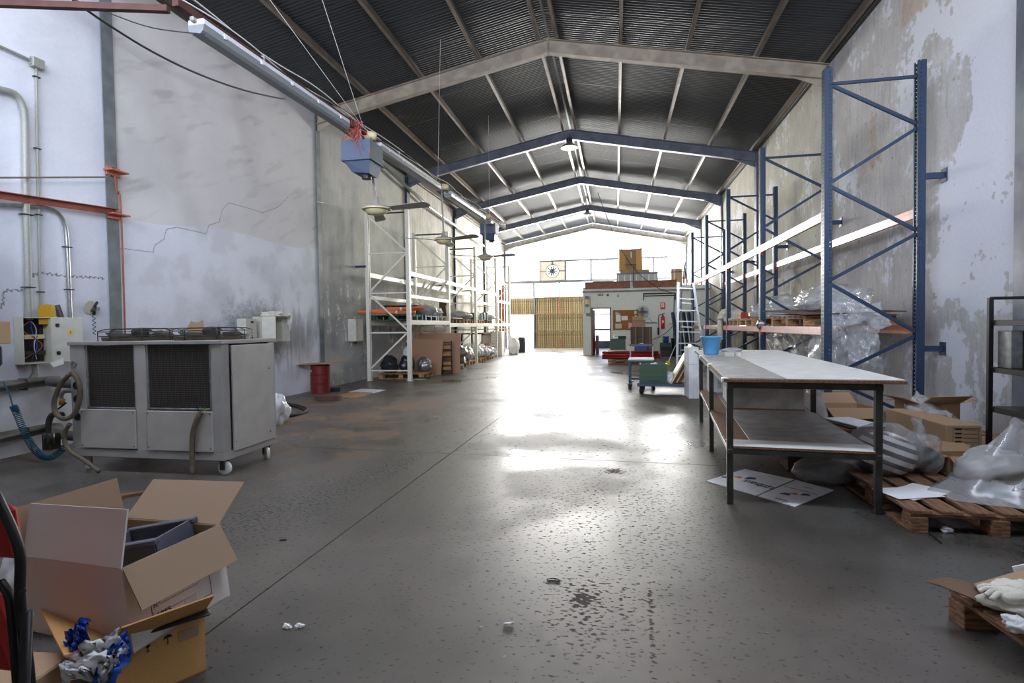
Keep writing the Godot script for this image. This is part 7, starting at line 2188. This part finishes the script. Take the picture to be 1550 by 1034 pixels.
func build_far_things() -> void:
	# red tubes on a pallet
	pallet("wooden_pallet", "wooden pallet carrying the red tubes before the office", Vector3(0.35, 0, -19.6), 0.0, 1.0, 0.8, 5, M.pallet_wood_dark)
	for i in 12:
		var row := 0 if i < 5 else (1 if i < 9 else 2)
		var col := i if i < 5 else (i - 5 if i < 9 else i - 9)
		var tb := thing("red_tube", "dark red tube in the bundle lying on the office pallet", "tube", Vector3(0.49 + 0.06 * ((i * 7) % 5 - 2), 0.146 + 0.088 * row, -19.30 - 0.105 * col - 0.05 * row), 0.0, "red tubes on the pallet")
		tube_part(tb, "tube", M.tube_red if i % 3 else M.drum_red, [Vector3(-0.86, 0.05, 0), Vector3(0.86, 0.05, 0)], 0.048, 12)
		for x in [-0.862, 0.862]: tube_part(tb, "end_cap", M.bag_black, [Vector3(x - 0.003, 0.05, 0), Vector3(x + 0.003, 0.05, 0)], 0.036, 12)
	# crates and cartons stacked behind them
	var zz := -20.5
	var base := shut_carton("closed_carton", "wide pale carton behind the red tubes carrying the crates", Vector3(0.0, 0, zz), 0.0, Vector3(0.62, 0.42, 0.4), M.cardboard_white)
	crate("green_crate", "green crate with a black device on it behind the red tubes", Vector3(0.06, 0.421, zz), 0.0, Vector3(0.52, 0.40, 0.4), M.crate_green)
	var dv := thing("black_device", "flat black device lying on the green crate", "device", Vector3(0.12, 0.822, zz), 0.15)
	bpart(dv, "body", M.black_plastic, Vector3(0.42, 0.10, 0.3), Vector3(0, 0.05, 0), 0.01)
	bpart(dv, "side_panel", M.white_plastic, Vector3(0.16, 0.08, 0.02), Vector3(-0.16, 0.05, 0.15), 0.004)
	shut_carton("closed_carton", "plain carton standing under the small white carton and blue crate", Vector3(0.72, 0, zz + 0.15), 0.0, Vector3(0.75, 0.34, 0.4), M.cardboard)
	shut_carton("closed_carton", "small white carton beside the blue crate behind the red tubes", Vector3(0.50, 0.341, zz + 0.15), 0.0, Vector3(0.28, 0.26, 0.3), M.cardboard_white)
	crate("blue_crate", "small blue crate with white film behind the red tubes", Vector3(0.90, 0.341, zz + 0.15), 0.0, Vector3(0.34, 0.22, 0.3), M.crate_blue)
	heap("plastic_bundle", "white film bundle poking out of the small blue crate", "film", Vector3(0.90, 0.50, zz + 0.15), Vector3(0.11, 0.09, 0.1), 8, M.bag_white, 0.3)
	var n := 0
	for j in 3:
		for i in 3:
			var dc := shut_carton("strapped_carton", "dark brown carton of the strapped stack before the cork board", Vector3(0.66 + 0.26 * i, 0.0 + 0.415 * j, zz - 0.75), 0.0, Vector3(0.252, 0.41, 0.5), M.carton_brown, null, "strapped stack of dark cartons")
			bpart(dc, "strap", M.bag_grey, Vector3(0.012, 0.411, 0.502), Vector3(0.05, 0.205, 0), 0.0)
	carton("open_carton", "open cardboard box standing on the strapped dark cartons", Vector3(0.84, 1.246, zz - 0.75), 0.1, Vector3(0.44, 0.26, 0.35), M.cardboard, [[1, 80, 0.16], [2, 110, 0.06], [3, 15, 0.14], [0, 70, 0.1]])
	# corner by the office wall
	var zc := -23.6
	var bc := carton("open_carton", "dark open box with a brown flap under the green crate by the office wall", Vector3(2.02, 0, zc), 0.0, Vector3(0.46, 0.38, 0.4), M.bag_black, [[2, 130, 0.12]])
	crate("green_crate", "dark green crate stacked beneath the blue bucket by the office wall", Vector3(2.0, 0.40, zc), 0.0, Vector3(0.40, 0.16, 0.36), M.crate_green)
	var bb := thing("blue_bucket", "small deep blue bucket on the dark green crate", "bucket", Vector3(2.02, 0.562, zc), 0.0)
	lathe_part(bb, "body", M.crate_blue, [Vector2(0, 0), Vector2(0.11, 0), Vector2(0.135, 0.24), Vector2(0.14, 0.26), Vector2(0.13, 0.26), Vector2(0.10, 0.02), Vector2(0, 0.02)], 20, Transform3D.IDENTITY, true)
	var hd := []
	for i in 11: hd.append(Vector3(0.13 * cos(PI * i / 10.0), 0.25 - 0.12 * sin(PI * i / 10.0), 0.10))
	tube_part(bb, "handle", M.white_plastic, hd, 0.006, 5)
	var dk := thing("dark_barrel", "dark bin standing beside the crates at the office wall", "bin", Vector3(2.45, 0, zc - 0.2))
	lathe_part(dk, "body", M.black_steel, [Vector2(0, 0), Vector2(0.17, 0), Vector2(0.2, 0.72), Vector2(0.18, 0.72), Vector2(0.15, 0.05), Vector2(0, 0.05)], 18)
	lathe_part(dk, "rim", M.dark_steel, [Vector2(0.19, 0.70), Vector2(0.212, 0.71), Vector2(0.212, 0.74), Vector2(0.18, 0.74)], 18)
	var bo := thing("clear_bottle", "clear plastic bottle with red cap on the dark bin's rim board", "bottle", Vector3(2.40, 0.742, zc - 0.12))
	lathe_part(bo, "body", M.white_plastic, [Vector2(0, 0), Vector2(0.045, 0), Vector2(0.045, 0.16), Vector2(0.018, 0.22), Vector2(0.018, 0.25), Vector2(0, 0.25)], 14)
	lathe_part(bo, "cap", M.red_print, [Vector2(0.02, 0.24), Vector2(0.02, 0.27), Vector2(0, 0.27)], 10)
	var cn := thing("jerry_can", "white plastic canister with a red cap beside the red tubes", "canister", on_y(994, 545), 0.0)
	bpart(cn, "body", M.white_plastic, Vector3(0.20, 0.30, 0.2), Vector3(0, 0.15, 0), 0.04)
	lathe_part(cn, "cap", M.red_print, [Vector2(0.035, 0.30), Vector2(0.035, 0.35), Vector2(0, 0.35)], 12)
	var bm := thing("broom", "broom with a yellow green brush leaning beside the ladder", "broom", on_y(1012, 553), 0.0)
	tube_part(bm, "stick", M.aluminium, [Vector3(0, 0.12, 0), Vector3(0.55, 1.25, -0.6)], 0.014, 8)
	bpart(bm, "brush", M.brush_lime, Vector3(0.12, 0.14, 0.08), Vector3(-0.01, 0.07, 0), 0.01)
	# aluminium ladder
	var zl := -17.5
	var ld := thing("step_ladder", "tall aluminium step ladder standing before the blue rack", "ladder", Vector3(1.86, 0, zl))
	var lt := Vector3(0.02, 2.62, -0.0)
	var rt := Vector3(0.46, 2.58, -0.0)
	var lb := Vector3(-0.03, 0, 0.0)
	var rb := Vector3(0.82, 0, 0.0)
	bar_part(ld, "stile", M.aluminium, lb, lt, 0.03, 0.07, Vector3(1, 0, 0))
	bar_part(ld, "stile", M.aluminium, rb, rt, 0.03, 0.07, Vector3(1, 0, 0))
	bar_part(ld, "rear_stile", M.aluminium, lb + Vector3(0.2, 0, -1.0), lt + Vector3(0.1, -0.02, -0.08), 0.025, 0.05, Vector3(1, 0, 0))
	bar_part(ld, "rear_stile", M.aluminium, rb + Vector3(-0.25, 0, -1.0), rt + Vector3(-0.05, -0.02, -0.08), 0.025, 0.05, Vector3(1, 0, 0))
	for h in [0.06, 0.35, 0.74, 1.09, 1.41, 1.75, 2.10, 2.42]:
		var f: float = h / 2.6
		bar_part(ld, "rung", M.aluminium, lb.lerp(lt, f), rb.lerp(rt, f), 0.06, 0.035)
	for h in [0.5, 1.25, 2.0]:
		var f: float = h / 2.6
		bar_part(ld, "rear_rung", M.aluminium, (lb + Vector3(0.2, 0, -1.0)).lerp(lt + Vector3(0.1, -0.02, -0.08), f), (rb + Vector3(-0.25, 0, -1.0)).lerp(rt + Vector3(-0.05, -0.02, -0.08), f), 0.03, 0.03)
	# spare blue uprights leaning together
	for i in 4:
		var up := thing("spare_upright", "spare blue rack upright leaning against the rack behind the ladder", "upright", Vector3(2.05 + 0.17 * i, 0, -18.75 - 0.05 * i), 0.0, "spare uprights behind the ladder")
		var a := Vector3(0, 0.0, 0)
		var o := node("post", upright_mesh(1.75, true), M.blue_steel, up)
		o.rotation = Vector3(-0.08, 0.3 + PI, -0.17)
		bpart(up, "foot_plate", M.blue_steel, Vector3(0.14, 0.01, 0.14), Vector3(0, 0.02, 0), 0.002)
	# two trolleys
	var t1 := thing("white_top_trolley", "small navy trolley with a white top and push handle", "trolley", Vector3(0.51, 0, -11.80), -0.06)
	bpart(t1, "top", M.laminate_white, Vector3(0.52, 0.03, 0.62), Vector3(0, 0.62, -0.05), 0.006)
	for sx in [-1.0, 1.0]:
		for sz in [-1.0, 1.0]:
			bpart(t1, "leg", M.navy_frame, Vector3(0.035, 0.52, 0.035), Vector3(0.235 * sx, 0.36, -0.05 + 0.27 * sz), 0.003)
			caster(t1, Vector3(0.235 * sx, -0.03, -0.05 + 0.27 * sz), 0.3, M.rubber)
		bpart(t1, "rail", M.navy_frame, Vector3(0.03, 0.035, 0.56), Vector3(0.235 * sx, 0.17, -0.05), 0.003)
		bpart(t1, "handle_post", M.bag_grey, Vector3(0.025, 0.28, 0.025), Vector3(0.235 * sx, 0.76, -0.33), 0.003)
	bpart(t1, "rail", M.navy_frame, Vector3(0.47, 0.035, 0.03), Vector3(0, 0.17, -0.31), 0.003)
	bpart(t1, "rail", M.navy_frame, Vector3(0.50, 0.04, 0.03), Vector3(0, 0.59, 0.24), 0.003)
	bpart(t1, "push_handle", M.navy_frame, Vector3(0.50, 0.05, 0.035), Vector3(0, 0.895, -0.33), 0.004)
	var t2 := thing("platform_trolley", "low navy platform trolley carrying the green crate", "trolley", Vector3(0.92, 0, -11.05), -0.10)
	bpart(t2, "deck", M.grey_board, Vector3(0.98, 0.025, 0.62), Vector3(0, 0.195, 0), 0.004)
	for sz in [-1.0, 1.0]: bpart(t2, "edge_rail", M.navy_frame, Vector3(1.0, 0.055, 0.03), Vector3(0, 0.185, 0.31 * sz), 0.003)
	for sx in [-1.0, 1.0]:
		bpart(t2, "edge_rail", M.navy_frame, Vector3(0.03, 0.055, 0.62), Vector3(0.49 * sx, 0.185, 0), 0.003)
		for sz in [-1.0, 1.0]: caster(t2, Vector3(0.42 * sx, 0.0, 0.25 * sz), 0.4 * sx, M.rubber)
	var cr := crate("green_crate", "large green ribbed crate full of clear film on the low trolley", Vector3(0.70, 0.209, -11.02), -0.08, Vector3(0.50, 0.37, 0.36), M.crate_green)
	text_on(cr, "lettering", "HERMANOS", 0.035, M.black_print, Transform3D(Basis.IDENTITY, Vector3(0.03, 0.045, 0.187)))
	heap("film_heap", "clear film heaped inside the large green crate", "film", Vector3(0.72, 0.23, -11.04), Vector3(0.17, 0.2, 0.12), 92, M.bag_white, 0.2)
	heap("film_heap", "white film heap beside the large green crate on the low trolley", "film", Vector3(1.01, 0.209, -10.95), Vector3(0.09, 0.12, 0.14), 93, M.bag_white, 0.3)
	var lnames := ["outer cream board leaning beside the low trolley", "brown board next behind the outer cream board", "third board of the leaning stack on the low trolley", "fourth board of the leaning stack on the low trolley", "fifth board of the leaning stack on the low trolley", "rear cream board of the leaning stack"]
	for i in 6:
		var lb2 := thing("leaning_board", lnames[i], "board", Vector3(1.00 + 0.045 * i, 0.209, -11.0), 0.0)
		bpart(lb2, "sheet", M.cream if i in [0, 5] else (M.old_wood if i % 2 else M.hardboard), Vector3(0.03, 0.84 - 0.03 * i, 0.50), Vector3(0.21, 0.36, 0), 0.002, Vector3(0, 0, -0.50))

# ---------------------------------------------------------------- nearest the camera
func build_foreground() -> void:
	var wb := carton("white_carton", "large white open cardboard box with raised flaps tilted on a yellow box", Vector3(-1.955, 0.19, -1.89), deg_to_rad(-12.0), Vector3(0.62, 0.31, 0.40), M.cardboard_white, [])
	wb.rotation = Vector3(deg_to_rad(3.0), deg_to_rad(-12.0), deg_to_rad(4.5))
	var s := Vector3(0.62, 0.31, 0.40)
	carton_flap(wb, s, M.cardboard_white, 2, -14, 0.20)
	carton_flap(wb, s, M.cardboard_inside, 3, 48, 0.20)
	carton_flap(wb, s, M.cardboard_inside, 1, 8, 0.19)
	var rf := s
	carton_flap(wb, s, M.cardboard_inside, 0, 152, 0.165)
	var lin := begin()
	for sg in [-1.0, 1.0]:
		bx(lin, Vector3(sg * (s.x / 2 - 0.009), s.y / 2, 0), Vector3(0.003, s.y - 0.004, s.z - 0.02))
		bx(lin, Vector3(0, s.y / 2, sg * (s.z / 2 - 0.009)), Vector3(s.x - 0.02, s.y - 0.004, 0.003))
	obj("lining", lin, M.cardboard_inside, wb)
	# creases pressed into the folded-out flap
	# printed form on the right end
	var fx := s.x / 2 + 0.001
	for q in [[0.165, 0.0, 0.002, 0.24], [0.075, 0.0, 0.002, 0.24], [0.142, 0.01, 0.0015, 0.16], [0.108, 0.03, 0.0015, 0.13]]: bpart(wb, "printed_line", M.navy_print, Vector3(0.001, q[2], q[3]), Vector3(fx, q[0] - 0.02, q[1]), 0.0)
	for z in [-0.12, 0.12]: bpart(wb, "printed_line", M.navy_print, Vector3(0.001, 0.09, 0.002), Vector3(fx, 0.10, z), 0.0)
	text_on(wb, "lettering", "Nº", 0.018, M.navy_print, Transform3D(Basis(Vector3.UP, PI / 2), Vector3(fx + 0.0006, 0.126, 0.10)))
	text_on(wb, "lettering", "PARES", 0.018, M.navy_print, Transform3D(Basis(Vector3.UP, PI / 2), Vector3(fx + 0.0006, 0.085, 0.085)), "Droid Sans", true)
	bpart(wb, "tape", M.clear_tape, Vector3(0.001, 0.12, 0.05), Vector3(fx, 0.03, -0.03), 0.0)
	# grey crate inside the box
	var gc := thing("grey_tray", "dark grey plastic tray standing inside the white cardboard box", "tray", wb.to_global(Vector3(0.06, 0.06, -0.06)))
	gc.rotation = wb.rotation + Vector3(0, 0.25, 0.12)
	var tr := begin()
	bx(tr, Vector3(0, 0.01, 0), Vector3(0.30, 0.008, 0.20))
	for sg in [-1.0, 1.0]:
		bx(tr, Vector3(0.15 * sg, 0.13, 0), Vector3(0.012, 0.25, 0.20))
		bx(tr, Vector3(0, 0.13, 0.10 * sg), Vector3(0.30, 0.25, 0.012))
	obj("shell", tr, M.slate_steel, gc)
	for sg in [-1.0, 1.0]: bpart(gc, "rim", M.slate_steel, Vector3(0.34, 0.02, 0.03), Vector3(0, 0.25, 0.105 * sg), 0.004)
	# yellow box below
	var yb := carton("yellow_carton", "orange yellow cardboard box with printed handling marks on the floor", Vector3(-1.90, 0, -1.87), deg_to_rad(-31.0), Vector3(0.50, 0.235, 0.30), M.cardboard_yellow, [[0, 48, 0.16], [2, 80, 0.14], [1, 85, 0.16]])
	var px := 0.2512
	for q in [[0.11, 0], [0.045, 1], [-0.02, 2]]:
		var g := begin()
		var o := Transform3D(Basis(Vector3.UP, PI / 2), Vector3(px, 0.185, q[0]))
		if q[1] == 0:
			for e in [-0.009, 0.009]:
				prism(g, [Vector2(e - 0.002, -0.02), Vector2(e + 0.002, -0.02), Vector2(e + 0.002, 0.006), Vector2(e + 0.007, 0.006), Vector2(e, 0.02), Vector2(e - 0.007, 0.006), Vector2(e - 0.002, 0.006)], 0.001, o)
		elif q[1] == 1:
			prism(g, [Vector2(-0.010, 0.02), Vector2(0.010, 0.02), Vector2(0.007, 0.0), Vector2(0.0015, -0.004), Vector2(0.0015, -0.016), Vector2(0.007, -0.02), Vector2(-0.007, -0.02), Vector2(-0.0015, -0.016), Vector2(-0.0015, -0.004), Vector2(-0.007, 0.0)], 0.001, o)
		else:
			prism(g, [Vector2(-0.016, 0.004), Vector2(-0.010, 0.014), Vector2(0, 0.018), Vector2(0.010, 0.014), Vector2(0.016, 0.004), Vector2(0.0015, 0.004), Vector2(0.0015, -0.02), Vector2(-0.0015, -0.02), Vector2(-0.0015, 0.004)], 0.001, o)
		obj("printed_mark", g, M.black_print, yb)
	bpart(yb, "hand_hole", M.cardboard_inside, Vector3(0.002, 0.04, 0.07), Vector3(px, 0.175, -0.09), 0.0)
	# blue and white plastic bag
	var bg := thing("printed_bag", "crumpled white and blue plastic bag at the foot of the white box", "bag", Vector3(-1.74, 0.24, -1.55))
	for q in [["white_fold", "bag_white", Vector3(-0.13, 0.0, 0.02), Vector3(0.08, 0.10, 0.0), Vector3(0.12, -0.02, 0.07), Vector3(-0.08, -0.05, 0.08), 3], ["blue_fold", "bag_blue", Vector3(0.02, -0.06, 0.05), Vector3(0.09, 0.10, -0.01), Vector3(0.15, 0.05, 0.03), Vector3(0.10, -0.10, 0.08), 6], ["white_fold", "bag_white", Vector3(0.05, -0.04, 0.06), Vector3(0.10, 0.08, 0.02), Vector3(0.14, 0.06, 0.03), Vector3(0.09, -0.06, 0.08), 8], ["blue_fold", "bag_blue", Vector3(-0.17, 0.04, -0.02), Vector3(-0.10, 0.11, -0.04), Vector3(-0.04, 0.02, 0.0), Vector3(-0.13, -0.01, 0.02), 9]]:
		var nzb := FastNoiseLite.new()
		nzb.seed = q[6]; nzb.frequency = 1.5
		var rws := []
		for j in 15:
			var row := []
			for i in 15:
				var u := i / 14.0
				var v := j / 14.0
				var p: Vector3 = (q[2] as Vector3).lerp(q[3], u).lerp((q[5] as Vector3).lerp(q[4], u), v)
				row.append(p + Vector3(0.02, 0.035, 0.03) * (nzb.get_noise_2d(u, v) * 1.4 + 0.5 - absf(nzb.get_noise_2d(u * 2.0 + 4.0, v * 2.0)) * 1.5))
			rws.append(row)
		var bf := begin(true)
		grid_sheet(bf, rws, 0.0015)
		obj(q[0], bf, M[q[1]], bg)
	var dkm := thing("dark_strip", "dark grey strip squeezed between the white box and the yellow box", "strip", Vector3(-1.66, 0.245, -1.76), deg_to_rad(50.0))
	bpart(dkm, "strip", M.bag_black, Vector3(0.26, 0.012, 0.05), Vector3(0, 0, 0), 0.005)
	shut_carton("closed_carton", "worn brown carton under the plastic bag beside the yellow box", Vector3(-2.12, 0, -1.50), 0.1, Vector3(0.40, 0.19, 0.20), M.cardboard)
	heap("white_sack", "slumped white sack behind the red chair", "sack", Vector3(-2.6, 0, -2.15), Vector3(0.22, 0.30, 0.2), 45, M.bag_white, 0.2)
	# chair with red pads and black tube frame
	var zc := -1.30
	var ch := thing("red_chair", "red padded chair with a black tubular steel frame", "chair", Vector3(-1.95, 0, zc))
	var q0 := Vector3(-1.95, 0, zc)
	var pts := []
	for p in [[-40, 735], [-12, 742], [4, 770], [18, 800], [27, 825], [31, 850], [30, 890], [32, 930], [40, 985], [46, 1040]]: pts.append(on_z(p[0], p[1], zc) - q0)
	var low: Vector3 = pts[-1]
	pts.append(Vector3(low.x + 0.03, 0.0, low.z + 0.02))
	tube_part(ch, "frame_tube", M.black_steel, smooth_path(pts, 5), 0.0135, 10)
	var p2 := []
	for p in pts: p2.append(p + Vector3(-0.44, 0.0, -0.02))
	tube_part(ch, "frame_tube", M.black_steel, smooth_path(p2, 5), 0.0135, 10)
	var l2 := on_z(42, 925, zc + 0.02) - q0
	tube_part(ch, "leg", M.black_steel, [l2, l2 + Vector3(0.045, -0.30, 0.06), Vector3(l2.x + 0.08, 0.0, l2.z + 0.10)], 0.014, 10)
	tube_part(ch, "leg", M.black_steel, [l2 + Vector3(-0.44, 0, 0), Vector3(l2.x - 0.38, 0.0, l2.z + 0.10)], 0.014, 10)
	tube_part(ch, "cross_tube", M.black_steel, smooth_path([on_z(0, 880, zc) - q0, on_z(14, 905, zc) - q0, on_z(20, 960, zc) - q0, on_z(26, 1034, zc) - q0], 4), 0.012, 8)
	var bk := begin()
	bx(bk, on_z(-52, 800, zc - 0.03) - q0, Vector3(0.40, 0.17, 0.035), Basis(Vector3(1, 0, 0), 0.1), 0.016)
	obj("backrest", bk, M.chair_red, ch)
	var se := begin()
	bx(se, on_z(-60, 945, zc - 0.06) - q0, Vector3(0.42, 0.30, 0.06), Basis(Vector3(1, 0, 0), 0.25), 0.02)
	obj("seat", se, M.chair_red, ch)
	bpart(ch, "screw", M.black_plastic, Vector3(0.012, 0.012, 0.02), on_z(33, 895, zc) - q0, 0.002)
	# small things lying on the floor
	var sk := thing("wooden_stick", "short reddish wooden stick on the floor behind the white box", "stick", Vector3.ZERO)
	bar_part(sk, "stick", M.pallet_wood_dark, on_y(150, 757, 0.014), on_y(225, 745, 0.014), 0.05, 0.026)
	var rb := thing("rubber_band", "thin dark rubber loop lying on the floor in the lamp glow", "loop", on_y(838, 878, 0.004))
	var rp := []
	for i in 20:
		var a := TAU * i / 20.0
		rp.append(Vector3(0.035 * cos(a), 0, 0.014 * sin(a) + 0.006 * cos(a * 2)))
	tube_part(rb, "loop", M.black_wire, rp, 0.0025, 5, true)
	var cs := thing("cigarette_end", "small white cigarette end lying on the bare floor", "litter", on_y(770, 944, 0.006), 0.3)
	tube_part(cs, "paper", M.paper_white, [Vector3(-0.022, 0, 0), Vector3(0.014, 0.002, 0)], 0.005, 8)
	tube_part(cs, "filter", M.cream, [Vector3(0.014, 0.002, 0), Vector3(0.024, 0.003, 0.002)], 0.0056, 8)
	for q in [[434, 951, "curled white shaving on the floor beside the long joint", 3], [454, 950, "forked white shaving on the floor near the curled one", 5]]:
		heap("white_shaving", q[2], "litter", on_y(q[0], q[1]), Vector3(0.02, 0.010, 0.012), q[3], M.paper_white, 0.5)
	var bs := thing("black_strip", "short black strip lying on the floor near the long joint", "litter", on_y(429, 817, 0.004), 0.4)
	bpart(bs, "strip", M.black_plastic, Vector3(0.045, 0.006, 0.014), Vector3.ZERO, 0.001)
